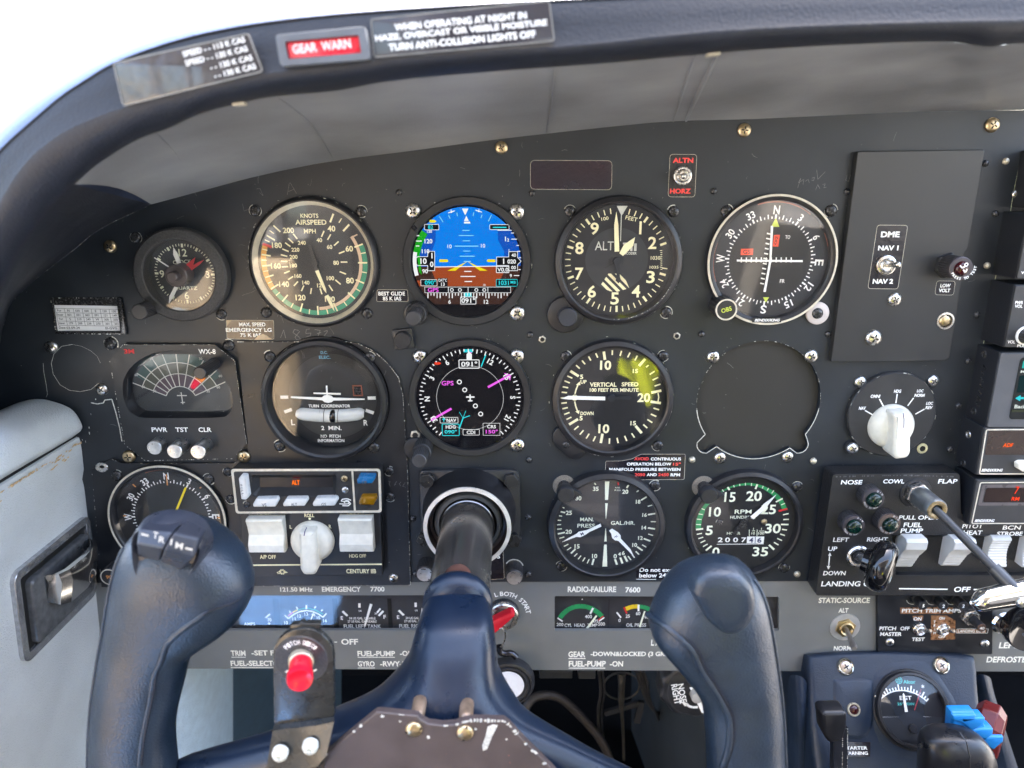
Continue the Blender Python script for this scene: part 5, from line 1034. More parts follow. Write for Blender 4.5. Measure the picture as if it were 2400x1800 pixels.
# ------------------------------------------------------------------ labels stuck on the panel
def decal(name, label, px4, mat, h=.05, th=.25, r=1.2, border=None, cat='placard'):
    cx, cy = sum(p[0] for p in px4) / len(px4), sum(p[1] for p in px4) / len(px4)
    t = thing(name, label, cat, (cx, cy, h)); o = round_poly(Q(px4, h), r); G().prism(o, h, h + th).build('plate', mat, t, smooth=0)
    if border:
        n = len(o); i2 = inset(o, border[1]); G().add([(*q, h + th + .03) for q in o] + [(*q, h + th + .03) for q in i2], [(j, (j + 1) % n, n + (j + 1) % n, n + j) for j in range(n)]).build('border', border[0], t, smooth=0)
    return t
def zr(ox, oy, sc, pts): return [(ox + x / sc, oy + y / sc) for x, y in pts]
DKL = M('decal_black', (.010, .010, .016), .20, var=.1, bump=.25, bscale=350, coat=.3)
t = decal('placard', 'small black best glide placard between airspeed and attitude instruments', zr(560, 420, 4.1475, [(1342, 1072), (1642, 1072), (1648, 1190), (1338, 1190)]), DKL, border=(IVORY, .22))
zz = Z(t, 560, 420, 4.1475, .3, {'W': WHITE}); zz.text('W', 'BEST GLIDE', 1485, 1112, 38, 258, bold=.014); zz.text('W', '85 K IAS', 1488, 1160, 38, 180, bold=.014); zz.done({'W': 'lettering'})
t = decal('placard', 'torn black maximum emergency gear speed placard below the airspeed indicator', [(530, 750), (642, 750), (643, 795), (625, 796), (612, 790), (600, 796), (532, 794)], DKL, border=(IVORY, .2))
zz = Z(t, 560, 420, 4.1475, .3, {'W': WHITE, 'T': M('torn_backing', lin((190, 170, 140)), .7, var=.2)}); zz.text('W', 'MAX. SPEED', 130, 1412, 38, 255, bold=.014); zz.text('W', 'EMERGENCY LG', 95, 1465, 38, 445, bold=.014); zz.text('W', '75 K IAS', 115, 1515, 36, 205, bold=.014)
zz.poly('T', [(150, 1562), (185, 1520), (235, 1505), (270, 1520), (320, 1555), (280, 1560)]); zz.poly('T', [(-122, 1370), (-60, 1368), (-85, 1385), (-118, 1430)]); zz.done({'W': 'lettering', 'T': 'torn_edge'})
t = decal('placard', 'black placard warning of continuous operation between 2050 and 2450 in red and white print', zr(1260, 790, 4.879, [(1180, 1335), (1690, 1335), (1678, 1628), (1185, 1632), (1120, 1590), (1000, 1555), (775, 1555), (775, 1415), (960, 1412), (1080, 1390)]), DKL, border=(IVORY, .2))
zz = Z(t, 1260, 790, 4.879, .3, {'W': WHITE, 'R': M('decal_red', lin((245, 75, 70)), .5, var=.04)})
for k, s, x, y, w in [('R', 'AVOID', 1188, 1392, 165), ('W', 'CONTINUOUS', 1467, 1394, 345), ('W', 'OPERATION BELOW', 1275, 1452, 508), ('R', '15"', 1592, 1453, 88), ('W', 'MANIFOLD PRESSURE BETWEEN', 1226, 1513, 815), ('R', '2050', 1170, 1573, 118), ('W', 'AND', 1305, 1573, 112), ('R', '2450', 1440, 1573, 120), ('W', 'RPM', 1575, 1575, 108)]: zz.text(k, s, x, y, 34, w, bold=.016)
zz.done({'W': 'lettering', 'R': 'red_lettering'})
t = decal('placard', 'black placard with lower case white words at the foot of the manifold gauge', zr(1260, 1080, 5.185, [(1200, 1300), (1900, 1300), (1900, 1440), (1200, 1440)]), DKL)
zz = Z(t, 1260, 1080, 5.185, .3, {'W': WHITE}); zz.text('W', 'Do not exceed', 1500, 1325, 50, 520, bold=.008); zz.text('W', 'below 2400 RPM', 1535, 1392, 52, 600, bold=.008); zz.line('W', 1200, 1438, 1440, 1442, 6); zz.done({'W': 'lettering'})
t = decal('blank_label', 'blank glossy dark maroon label above the altimeter', zr(1240, 340, 3.686, [(10, 130), (718, 133), (715, 388), (10, 382)]), M('maroon_label', (.030, .014, .018), .25, var=.2, bump=.2, bscale=300, coat=.4, col2=(.012, .012, .022), scale=30), r=3, border=(IVORY, .18), cat='label')

# ------------------------------------------------------------------ toggle switches
def toggle(t, px, py, r, tip, nut=STEEL, lever=STEEL, h=.3, hexr=None, washer=None, tl=9.0):
    k = V(px, py, h); R = r * kx(px, py, h)
    if washer: G().lathe((k.x, k.y), [(R * 1.48, h), (R * 1.45, h + .7), (R * .8, h + .8)], 40).build('washer', washer, t, smooth=40)
    g = G()
    if hexr: g.prism(hexa((k.x, k.y), R, hexr), h, h + 2.4, .4)
    else: g.lathe((k.x, k.y), [(R, h), (R, h + 1.8), (R * .9, h + 2.2), (R * .74, h + 2.2)], 32)
    g.lathe((k.x, k.y), [(R * .72, h), (R * .72, h + 3.6), (R * .6, h + 4.2), (R * .45, h + 3.2), (0, h + 3)], 32); g.build('bushing', nut, t, smooth=35)
    a = Vector((k.x, k.y, h + 2.5)); b = V(*tip)
    G().tube([a, a.lerp(b, .35), a.lerp(b, .9), b], [R * .2, R * .22, R * .32, R * .2], 14).build('lever', lever, t, smooth=60)
t = thing('toggle_switch', 'silver toggle switch on a black plate reading ALTN and HORZ in red', 'switch', (1600, 412)); sw = zr(1240, 340, 3.686, [(1215, 78), (1450, 80), (1432, 450), (1198, 448)])
G().prism(round_poly(Q(sw), 2.2), .05, .4).build('plate', M('crinkle_plate', (.018, .016, .017), .3, var=.2, bump=.8, bscale=500), t, smooth=0)
o = round_poly(Q(sw), 2.2); n = len(o); i2 = inset(o, .2); G().add([(*q, .43) for q in o] + [(*q, .43) for q in i2], [(j, (j + 1) % n, n + (j + 1) % n, n + j) for j in range(n)]).build('border', IVORY, t, smooth=0)
zz = Z(t, 1240, 340, 3.686, .42, {'R': MC['decal_red']}); zz.text('R', 'ALTN', 1330, 132, 44, 178, bold=.03); zz.text('R', 'HORZ', 1307, 398, 44, 180, bold=.03); zz.done({'R': 'lettering'})
toggle(t, 1599, 412, 21, (1602, 413, 14), h=.4)
# equipment cover plate with its switch and lamp
t = thing('cover_plate', 'tall plain black cover plate with two position DME switch and red low voltage lamp', 'cover plate', (2130, 600)); zf = zp(1940, 260, 2.765)
cp = [(1940 + x / 2.765, 260 + y / 2.765) for x, y in [(195, 262), (1020, 250), (912, 890), (885, 920), (870, 1090), (790, 1600), (762, 1620), (22, 1628)]]
cpm = round_poly(Q(cp, 5), 1.5); G().prism(cpm, .2, 5, .5).build('plate', M('cover_black', (.028, .029, .030), .36, var=.05, bump=.06, bscale=2500, scale=25), t, smooth=20)
g = G(); chips(g, [zf(*q) for q in [(195, 262), (22, 1628)]], .5, 4.6, .15, closed=False); g.build('worn_edge', CHIP, t, smooth=0)
zz = Z(t, 1940, 260, 2.765, 5.02, {'K': DKL, 'I': IVORY, 'W': WHITE})
for c4, bw in (([(320, 738), (520, 740), (455, 1155), (258, 1152)], .25), ([(705, 1100), (828, 1102), (815, 1195), (692, 1192)], .2)):
    zz.done({'K': 'decal', 'I': 'decal_border'}); o = round_poly([zz.p(*q) for q in c4], 2); zz.G('K').flat(o, zz.hk('K')); n = len(o); i2 = inset(o, bw); zz.G('I').add([(*q, zz.hk('I')) for q in o] + [(*q, zz.hk('I')) for q in i2], [(j, (j + 1) % n, n + (j + 1) % n, n + j) for j in range(n)])
for s, x, y, h, w in [('DME', 405, 800, 38, 122), ('NAV 1', 392, 888, 32, 132), ('NAV 2', 357, 1104, 32, 132), ('LOW', 762, 1132, 24, 66), ('VOLT', 756, 1163, 24, 74)]: zz.text('W', s, x, y, h, w, bold=.03)
zz.done({'K': 'decal', 'I': 'decal_border', 'W': 'lettering'})
toggle(t, 2075, 621, 23, (2108, 620, 19), h=5)
k = V(2218, 622, 5); g = G(); g.prism(hexa((k.x, k.y), 8.2, 10), 5, 8, .5); g.build('nut', KPL, t, smooth=30)
G().knurl((k.x, k.y, 0), 7.2, 8, 19, 30, .3).build('lamp_housing', MC['knurl_black'], t, smooth=25); G().lathe((k.x, k.y), [(7.3, 19), (7.3, 21), (6.6, 21.6), (4.6, 21.6), (4.4, 21)], 32).build('lamp_rim', M('rim_purple_black', (.05, .042, .048), .4), t, smooth=35)
G().lathe((k.x, k.y), [(4.4, 21), (4.2, 22.5), (3, 23.6), (0, 24)], 28).build('red_lens', M('dark_red_lens', (.035, .002, .004), .16, var=.2, coat=.2), t, smooth=60)
zz = Z(t, 1940, 260, 2.765, 21.7, {'W': WHITE}); kk = V(2258, 625, 21.7)
zz.h = 24.1; zz.pline('W', [(858, 1003), (872, 1018), (888, 1008)], 8); zz.ring('W', 898, 996, 13, 6); zz.pline('W', [(878, 1028), (890, 1046), (902, 1026)], 8); zz.h = 21.7
zq = ((2258 - 1940) * 2.765, (625 - 260) * 2.765); zz.arctext('W', 'PRESS TO TEST', *zq, 78, 235, 92, 18, flip=True, bold=.02); zz.done({'W': 'lettering'})
for x, y, r in ((2098, 702, 16), (2048, 792, 19)): screw(t, x, y, r, 'steel', 5)
k = V(2216, 752, 5); g = G(); g.lathe((k.x, k.y), [(5.8, 4.9), (5.6, 5.4), (4.4, 5.5), (4.1, 4.95)], 32); g.build('grommet', STEEL, t, smooth=40); screw(t, 2216, 752, 15, 'brass', 5, slot=True)
# compass correction card
t = thing('compass_card_holder', 'black metal holder with white printed compass correction card', 'card holder', (208, 738)); zz = Z(t, 80, 420, 4.366, .9, {'C': M('white_card', lin((240, 240, 240)), .55, var=.03), 'L': M('card_ink', lin((70, 70, 74)), .7, var=.1)})
hd = zp(80, 420, 4.366, 1); g = G(); g.prism([hd(*q) for q in [(180, 1212), (885, 1212), (950, 1585), (235, 1572)]], .05, .5); g.prism([hd(*q) for q in [(850, 1212), (895, 1215), (955, 1588), (895, 1565)]], .4, 2.6, .3); g.prism([hd(*q) for q in [(180, 1212), (195, 1212), (245, 1572), (230, 1575)]], .4, 2.2, .2); g.prism([hd(*q) for q in [(232, 1552), (905, 1552), (940, 1588), (225, 1580)]], .4, 2.2, .3); g.build('holder', BLKS, t, smooth=30)
zz.poly('C', [(208, 1287), (855, 1297), (903, 1560), (240, 1552)])
rows = [['For', 'N', '030', '060', 'E', '120', '150'], ['Steer', '001', '031', '062', '091', '121', '149'], ['For', 'S', '210', '240', 'W', '300', '330'], ['Steer', '179', '208', '238', '270', '301', '331']]
for r, row in enumerate(rows):
    for i, s in enumerate(row):
        x = 258 + i * 93 + r * 9; y = 1343 + r * 43 + i * 1.5; zz.text('L', s, x, y, 24 if len(s) < 2 else 22, bold=.005)
for r in range(5): zz.line('L', 222 + r * 7, 1322 + r * 43, 858 + r * 7, 1332 + r * 43, 3)
for i in range(8): zz.line('L', 218 + i * 91.5, 1322 + i * 1.4, 250 + i * 91.5, 1494 + i * 1.4, 3)
for s, x, y, w in (('Date:', 290, 1518, 72), ('03-09-24', 400, 1520, 135), ('EI-GVG', 790, 1524, 118)): zz.text('L', s, x, y, 24, w, bold=.005)
zz.done({'C': 'card', 'L': 'card_print'}); g = G(); chips(g, [hd(*q) for q in [(180, 1212), (885, 1212), (950, 1585), (235, 1572)]], .5, 2.3, .35); g.build('worn_edge', CHIP, t, smooth=0)

# ------------------------------------------------------------------ function selector with white pointer knob
t = thing('selector_switch', 'black round mode selector with large white pointer knob on the right', 'selector switch', (2095, 972)); zz = Z(t, 1940, 820, 4.809, 4, {'W': WHITE})
c = zz.p(728, 735); R = zz.mm(497, 728, 735); g = G(); g.lathe(c, [(R, .1), (R, 3), (R - .8, 4), (0, 4)], 64); ear = zz.p(283, 1115); g.prism(circ(ear, 4.6, 20), .1, 3, .5); g.build('face_disc', M('selector_black', (.030, .030, .031), .42, var=.06), t, smooth=35); rim_wear(t, c, R - .2, 3.7, .12, .5)
for s, x, y, h, w in [('NAV', 390, 657, 38, 80), ('OMNI', 538, 523, 38, 108), ('HDG', 787, 466, 38, 82), ('LOC', 1042, 462, 34, 75), ('NORM', 1035, 512, 36, 118), ('LOC', 1148, 602, 34, 78), ('REV', 1142, 650, 36, 82)]: zz.text('W', s, x, y, h, w, bold=.03, shear=.15)
for l in [(420, 683, 518, 738), (583, 553, 630, 640), (783, 495, 768, 600), (967, 542, 902, 630), (1090, 667, 988, 724)]: zz.line('W', *l, 12)
zz.done({'W': 'lettering'})
def pointer_knob(t, cx, cy, r, tipdx, h0, barw, blen, mat=WPL, hskirt=7, hbar=17, mark=None):
    """white skirted knob with a raised pointer bar; pixel centre and radius, tip offset in pixels"""
    k = V(cx, cy, h0 + 4); K = kx(cx, cy, h0); R = r * K; g = G()
    g.lathe((k.x, k.y), [(R, h0), (R, h0 + 1.5), (R * .97, h0 + 3), (R * .8, h0 + hskirt), (R * .55, h0 + hskirt + 1.5), (0, h0 + hskirt + 1.5)], 48)
    d = Vector((tipdx[0], -tipdx[1])).normalized(); n = Vector((-d.y, d.x)); w = barw * K / 2; L0 = -R * .90; L1 = blen * K
    base = [(L0, -w * .9), (L0, w * .9), (L1 * .8, w), (L1, w * .62), (L1, -w * .62), (L1 * .8, -w)]
    pts = [(k.x + d.x * a + n.x * b, k.y + d.y * a + n.y * b) for a, b in base]; g.prism(round_poly(pts, 2.0), h0 + 1.2, h0 + hbar, 2.2); g.build('pointer_knob', mat, t, smooth=40)
    if mark: zz = Z(t, *mark[0], h0 + hbar + .02, {'K': M('ink_purple', (.05, .03, .12), .5)}); zz.pline('K', mark[1], mark[2]); zz.done({'K': 'ink_mark'})
pointer_knob(t, 2093, 1002, 53, (.12, 1), 4, 42, 62, mark=((1940, 820, 4.809), [(850, 715), (860, 780), (857, 880)], 9))
for x, y in ((2017.5, 896), (2188.5, 893), (1999, 1052)): screw(t, x, y, 14, 'silver', .3 if y < 1000 else 3)
k = V(2161.5, 1051); g = G(); g.lathe((k.x, k.y), [(3.8, .05), (3.5, .5), (2, .5)], 14); g.m = 1; g.flat(circ((k.x, k.y), 2, 12), .4); g.build('empty_screw_hole', [M('raw_yellow', (.5, .46, .26), .5, var=.3), HOLE], t, smooth=0)

# ------------------------------------------------------------------ altitude selector and autopilot controller (left centre)
t = thing('autopilot_controller', 'black autopilot control head with two white rocker switches and a white roll knob', 'autopilot controller', (730, 1330, 2)); zz = Z(t, 520, 1080, 5.027, 9.3, {'W': CREAM})
G().prism(round_poly([zz.p(*q) for q in [(215, 560), (1870, 560), (1895, 1352), (240, 1365)]], 1), 2, 9.3, .5).build('case', M('autopilot_black', (.022, .022, .023), .42, var=.06), t, smooth=25)
for s, x, y, h, w in [('A/P ON', 493, 650, 40, 175), ('ROLL', 1030, 643, 42, 115), ('HDG ON', 1572, 642, 42, 185), ('A/P OFF', 542, 1132, 46, 190), ('HDG OFF', 1600, 1120, 42, 198), ('L', 812, 778, 42, 26), ('R', 1275, 775, 42, 30), ('CENTURY IIB', 1642, 1300, 52, 350)]: zz.text('W', s, x, y, h, w, bold=.012)
zz.disk('W', 1035, 682, 15); zz.line('W', 300, 1230, 1888, 1218, 16)
for a in range(0, 360, 45): zz.tick('W', 712, 1308, a + 20, 14, 38, 10)
zz.ring('W', 712, 1308, 32, 8); zz.line('W', 648, 1318, 690, 1300, 8); zz.poly('W', [(735, 1295), (782, 1316), (740, 1325)]); zz.line('W', 655, 1330, 700, 1325, 6); zz.done({'W': 'lettering'})
def rocker(t, x0, y0, x1, y1, h0, zt, flip=False):
    """two faced white rocker: dished front, upper half tipped back"""
    a, b = V(*zt(x0, y1), h0 + 6), V(*zt(x1, y0), h0 + 6); rows = []
    for u, hh in ((0, 0), (0, 6.5), (.04, 8.2), (.25, 8.8), (.5, 5.4), (.75, 6.6), (.96, 8.6), (1, 7.6), (1, 0)): y = a.y + (b.y - a.y) * u; rows.append([Vector((a.x + .0, y, h0)), Vector((a.x, y, h0 + hh - .5)), Vector((a.x + .6, y, h0 + hh)), Vector((b.x - .6, y, h0 + hh)), Vector((b.x, y, h0 + hh - .5)), Vector((b.x, y, h0))])
    G().grid(rows).build('rocker', WPL, t, smooth=30)
zt5 = lambda x, y: (520 + x / 5.027, 1080 + y / 5.027)
rocker(t, 332, 680, 715, 1075, 9.3, zt5); rocker(t, 1398, 672, 1770, 1066, 9.3, zt5)
pointer_knob(t, 730, 1273, 51, (-.02, 1), 9.3, 40, 64, hskirt=7, hbar=15, mark=((520, 1080, 5.027), [(1000, 785), (980, 825), (968, 885)], 9))
t = thing('altitude_selector', 'altitude selector unit in a pale frame with lit orange ALT and blue and amber buttons', 'altitude selector', (715, 1150, 2)); zz = Z(t, 520, 1080, 5.027, 13.2, {'F': IVORY, 'W': WHITE, 'D': M('button_ink', lin((80, 84, 90)), .6)})
oc = [zz.p(*q) for q in [(105, 95), (1868, 92), (1885, 610), (165, 622)]]; ic = [zz.p(*q) for q in [(137, 125), (1840, 120), (1855, 583), (190, 598)]]; win = [zz.p(*q) for q in [(345, 168), (1350, 165), (1352, 418), (362, 425)]]
G().plate(round_poly(oc, 2.2), [round_poly(win, 2)], 2, 13).build('case', M('selector_case_black', (.024, .024, .025), .5, bump=.4, bscale=1400), t, smooth=25)
o, i_ = round_poly(oc, 2.4), round_poly(ic, 1.6); n = len(o); zz.G('F').add([(*q, zz.hk('F')) for q in o] + [(*q, zz.hk('F')) for q in i_], [(j, (j + 1) % n, n + (j + 1) % n, n + j) for j in range(n)])
zz.line('F', 1537, 122, 1567, 585, 20)
wi = [zz.p(*q, 7) for q in [(445, 195), (1303, 192), (1310, 308), (450, 312)]]; o = round_poly(win, 2, 1); i_ = round_poly(wi, .4, 1); n = len(o)
G().add([(*q, 13) for q in o] + [(*q, 7) for q in i_], [(j, (j + 1) % n, n + (j + 1) % n, n + j) for j in range(n)]).build('display_hood', MC['selector_case_black'], t, smooth=30)
G().flat(i_, 7).build('display_window', M('display_smoke', (.022, .022, .026), .32, var=.05, spec=.3), t, smooth=0)
s2 = Z(t, 520, 1080, 5.027, 7.1, {'o': EM('lit_orange', (255, 110, 15), 1.6), 'r': EM('lit_dim_red', (105, 25, 28))}); s2.text('o', 'ALT', 870, 255, 56, 95, bold=.025); s2.rect('r', 835, 168 + 28, 925, 205); s2.done({'o': 'lit_lettering', 'r': 'lit_lettering'})
def keycap(t, pts, h0, h1, mat, name='key'):
    G().prism(round_poly([zz.p(*q, h1) for q in pts], .8), h0, h1, 1.4).build(name, mat, t, smooth=30)
for pts in ([(190, 215), (225, 172), (285, 175), (320, 425), (278, 468), (222, 462)], [(358, 520), (400, 450), (650, 445), (665, 480), (625, 550), (365, 552)], [(712, 515), (755, 447), (1000, 445), (1012, 480), (970, 540), (720, 545)], [(1062, 512), (1105, 442), (1350, 438), (1365, 475), (1325, 538), (1072, 543)]): keycap(t, pts, 12, 17.5, M('white_key', lin((212, 214, 212)), .3, var=.04))
keycap(t, [(1583, 240), (1615, 178), (1800, 182), (1805, 220), (1770, 275), (1595, 280)], 12, 19, M('blue_key', lin((16, 98, 150)), .25, coat=.3), 'up_key'); keycap(t, [(1608, 480), (1640, 420), (1815, 418), (1825, 460), (1790, 530), (1610, 528)], 12, 18, M('amber_key', lin((128, 90, 10)), .15, coat=.5, var=.2), 'down_key')
for s, x, y, h, w, r, hh in [('VS', 498, 522, 42, 55, 0, 17.5), ('ALT', 850, 515, 38, 72, 0, 17.5), ('GS', 1200, 515, 40, 55, 0, 17.5), ('UP', 1680, 258, 38, 58, 0, 19)]:
    s3 = Z(t, 520, 1080, 5.027, hh, {'D': MC['button_ink']}); s3.text('D', s, x, y, h, w, rot=r, bold=.005); s3.done({'D': 'key_lettering'})
s3 = Z(t, 520, 1080, 5.027, 17.5, {'D': MC['button_ink']})
for i, ch in enumerate('PULL'): s3.text('D', ch, 228 + i * 6, 290 + i * 34, 24, 22, rot=-80)
s3.done({'D': 'key_lettering'})
zz.pline('W', [(1520, 465), (1480, 445), (1420, 452), (1405, 475), (1490, 480), (1500, 505), (1440, 510), (1385, 505)], 11); zz.pline('W', [(1420, 528), (1490, 530), (1518, 505), (1480, 460), (1440, 480), (1450, 500)], 11); zz.done({'F': 'frame', 'W': 'emblem'})
for x, y, kd, sl in ((1450, 348, 'silver', True), (1440, 215, 'brass', False), (290, 522, 'black', False)): screw(t, 520 + x / 5.027, 1080 + y / 5.027, 8, kd, 13, slot=sl)
for x, y in ((533, 1107), (540, 1171), (912, 1105), (914, 1166)): screw(t, x, y, 11, 'black', 2)

# ------------------------------------------------------------------ engine instruments in the lower panel windows
t = thing('engine_gauge_cluster', 'row of small engine gauges in the left window with volts and fuel tanks', 'gauge cluster', (745, 1440, -4)); FB = M('gauge_face_dark', (.030, .030, .034), .5, var=.06)
G().flat(Q([(415, 1385), (1075, 1385), (1075, 1485), (415, 1485)], -7), -7).build('face', FB, t, smooth=0)
zz = Z(t, 520, 1340, 3.606, -6.9, {'R': M('pink_arc', lin((210, 120, 140)), .5), 'Y': YEL, 'G': TEAL, 'W': WHITE, 'K': HOLE})
for x in (470, 965, 1425): zz.rect('K', x - 14, 225, x + 8, 500)
for s, x, y, h, w in [('70', 403, 405, 28, 34), ('+', 400, 436, 24, 28), ('AMPS', 235, 440, 26, 95), ('10', 543, 430, 28, 32), ('11', 610, 398, 28, 26), ('12', 655, 373, 28, 30), ('13', 714, 356, 28, 30), ('14', 775, 365, 26, 30), ('15', 817, 388, 28, 28), ('16', 873, 412, 28, 32), ('VOLTS', 720, 452, 24, 90), ('E', 1015, 390, 30, 20), ('F', 1377, 380, 32, 22), ('E', 1490, 382, 30, 20), ('F', 1850, 380, 32, 22), ('34 US GAL. USEABLE', 1188, 392, 20, 222), ('27 US GAL. GAUGEABLE', 1186, 419, 20, 245), ('FUEL LEFT TANK', 1188, 460, 32, 315), ('34 US GAL. USEABLE', 1665, 390, 20, 222), ('27 US GAL. GAUGEABLE', 1664, 416, 20, 245), ('FUEL RIGHT TANK', 1672, 458, 32, 345), ('1/4', 1168, 330, 18, 22), ('3/4', 1302, 352, 18, 22), ('1/4', 1643, 326, 18, 22)]: zz.text('W', s, x, y, h, w, bold=.01)
def arcpts(zz, k, pts, w): zz.pline(k, pts, w)
arcpts(zz, 'W', [(530, 365), (562, 395), (610, 358), (660, 335), (715, 327), (770, 335), (820, 358), (855, 383), (885, 350)], 11)
arcpts(zz, 'G', [(640, 322), (715, 305), (790, 322), (855, 358)], 12); arcpts(zz, 'Y', [(600, 342), (640, 322)], 11); arcpts(zz, 'R', [(560, 372), (600, 342)], 11)
for l, w in [((370, 388, 408, 355), 13), ((630, 295, 642, 315), 12), ((715, 280, 715, 315), 14), ((795, 290, 782, 308), 12), ((570, 328, 580, 345), 12), ((852, 318, 840, 332), 12), ((1020, 332, 1062, 372), 18), ((1163, 265, 1163, 303), 18), ((1340, 310, 1312, 345), 14), ((1365, 330, 1325, 372), 17), ((1495, 325, 1538, 367), 18), ((1638, 260, 1638, 297), 18), ((1260, 275, 1255, 300), 14)]: zz.line('W', *l, w)
zz.done({'R': 'red_arc', 'Y': 'amber_arc', 'G': 'green_arc', 'K': 'divider'})
e = zp(520, 1340, 3.606, -5.4); needle(t, [e(*q) for q in [(728, 455), (740, 455), (782, 340), (772, 338)]], -5.8, WHITE, .3); needle(t, [e(*q) for q in [(1198, 462), (1214, 465), (1272, 278), (1250, 272)]], -5.8, WHITE, .3); needle(t, [e(*q) for q in [(1665, 462), (1680, 465), (1700, 310), (1688, 308)]], -5.8, WHITE, .3)
G().flat(Q([(425, 1390), (1064, 1390), (1064, 1480), (425, 1480)], -4.6), -4.6).build('glass', GLS, t, smooth=0)
t = thing('engine_gauge_cluster', 'row of small engine gauges in the right window with oil pressure', 'gauge cluster', (1560, 1440, -4))
G().flat(Q([(1290, 1390), (1835, 1390), (1835, 1485), (1290, 1485)], -7), -7).build('face', FB, t, smooth=0)
zz = Z(t, 1280, 1340, 6.38, -6.9, {'G': GRN, 'Y': YEL, 'R': RED, 'W': WHITE, 'K': HOLE})
arcpts(zz, 'G', [(205, 690), (260, 622), (330, 565), (420, 525), (510, 514), (600, 522), (690, 553), (770, 605), (838, 668)], 66)
zz.pline('Y', [(1192, 555), (1260, 530), (1320, 518), (1372, 517)], 62); zz.pline('G', [(1395, 520), (1450, 525), (1510, 545), (1555, 570)], 60)
for l, w, k in [((170, 688, 245, 740), 20, 'W'), ((660, 625, 702, 538), 26, 'W'), ((790, 738, 870, 682), 18, 'W'), ((780, 722, 855, 662), 18, 'R'), ((1055, 605, 1120, 685), 22, 'W'), ((1165, 530, 1205, 622), 22, 'R'), ((1382, 490, 1380, 588), 26, 'W'), ((1528, 640, 1572, 560), 22, 'R'), ((1590, 640, 1622, 598), 18, 'W')]: zz.line(k, *l, w)
for s, x, y, h, w in [('200', 207, 787, 48, 100), ('CYL  HEAD  TEMP', 520, 798, 50, 490), ('400', 632, 668, 52, 105), ('475', 735, 738, 46, 80), ('500', 828, 780, 52, 102), ('0', 1097, 725, 50, 34), ('25', 1220, 662, 50, 62), ('60', 1375, 622, 50, 66), ('90', 1500, 678, 48, 62), ('OIL PRESS', 1345, 795, 50, 298)]: zz.text('W', s, x, y, h, w, bold=.006)
zz.rect('K', 920, 400, 945, 880); zz.disk('W', 540, 410, 10); zz.done({'G': 'green_arc', 'Y': 'amber_arc', 'R': 'red_line', 'K': 'divider'})
e = zp(1280, 1340, 6.38, -5.4); needle(t, [e(*q) for q in [(598, 845), (628, 860), (765, 665), (745, 652)]], -5.8, LUME, .3); needle(t, [e(*q) for q in [(1385, 828), (1412, 835), (1486, 595), (1465, 590)]], -5.8, LUME, .3)
G().flat(Q([(1300, 1390), (1827, 1390), (1827, 1480), (1300, 1480)], -4.6), -4.6).build('glass', GLS, t, smooth=0)

# ------------------------------------------------------------------ ignition switch, key, fob
zi = lambda x, y, h=0: V(960 + x / 3.77, 1360 + y / 3.77, h)
t = thing('ignition_switch', 'round silver magneto key switch with arc of white lettering', 'ignition switch', (1178, 1440)); k = zi(830, 315, 4); c = (k.x, k.y)
G().knurl((c[0], c[1], 0), 11.6, -.9, 3, 40, .3).build('knurled_base', KPL, t, smooth=25); G().lathe(c, [(11, 3), (11, 5.6), (10.2, 6.4), (7.6, 6.6), (7.2, 5.8), (7.2, 3)], 48).build('chrome_ring', STEEL, t, smooth=35); G().lathe(c, [(6.6, 3), (6.6, 8.4), (6, 9), (0, 9)], 36).build('lock_barrel', ALU, t, smooth=35); G().box((c[0], c[1], 9.05), (1.2, 7, .3), Matrix.Rotation(-1.1, 3, 'Z')).build('key_slot', HOLE, t)
zz = Z(t, 960, 1360, 3.77, -.9, {'W': WHITE})
for s, a in [('O', -74), ('F', -65), ('F', -57), ('R', -38), ('L', -17), ('B', -4), ('O', 7), ('T', 17), ('H', 26.5), ('S', 44), ('T', 52.5), ('A', 61), ('R', 70), ('T', 79)]: zz.ptext('W', s, 830, 315, a, 222, 44, bold=.015)
zz.done({'W': 'lettering'})
t = thing('ignition_key', 'red headed ignition key turned in the magneto switch', 'key', (1180, 1440, 10))
g = G(); g.prism(round_poly([tuple(zi(*q, 24)[:2]) for q in [(680, 440), (700, 355), (905, 255), (938, 295), (760, 450), (700, 475)]], 2.5), 20, 27, 1.2); g.build('head', M('key_red', lin((205, 30, 45)), .35, var=.06, coat=.2), t, smooth=35); a = zi(825, 320, 9); g = G(); g.box((a.x, a.y, 15), (1.6, 6.4, 14), Matrix.Rotation(-1.1, 3, 'Z')); g.build('blade', STEEL, t)
t = thing('key_fob', 'round black key fob with white disc hanging from the ignition key ring', 'key fob', zi(885, 920, 8)); g = G()
g.tube([zi(*q, h) for q, h in [((770, 430), 26), ((815, 420), 27), ((845, 460), 25), ((845, 520), 22), ((822, 575), 18), ((800, 590), 15)]], .5, 8); g.build('split_ring', STEEL, t, smooth=60)
g = G(); g.tube(soft([zi(*q, 13) for q in [(790, 580), (800, 640), (850, 650), (900, 640), (940, 680)]], 2), 2.4, 10); g.build('swivel', M('fob_gunmetal', (.08, .08, .09), .2, metal=.9), t, smooth=60)
k = zi(875, 915, 12); R = kx(1190, 1600, 12) * 230 / 3.77
G().lathe((k.x, k.y), [(R, 6), (R, 11), (R * .95, 13.5), (R * .86, 14), (R * .84, 13), (R * .8, 13), (R * .78, 14.2), (R * .72, 14.4), (R * .68, 13.6), (0, 13.6)], 56).build('rim', KPL, t, smooth=35); G().flat(circ((k.x - .5, k.y), R * .62, 48), 13.75).build('white_disc', M('fob_white', lin((232, 233, 236)), .2, var=.03), t, smooth=0)
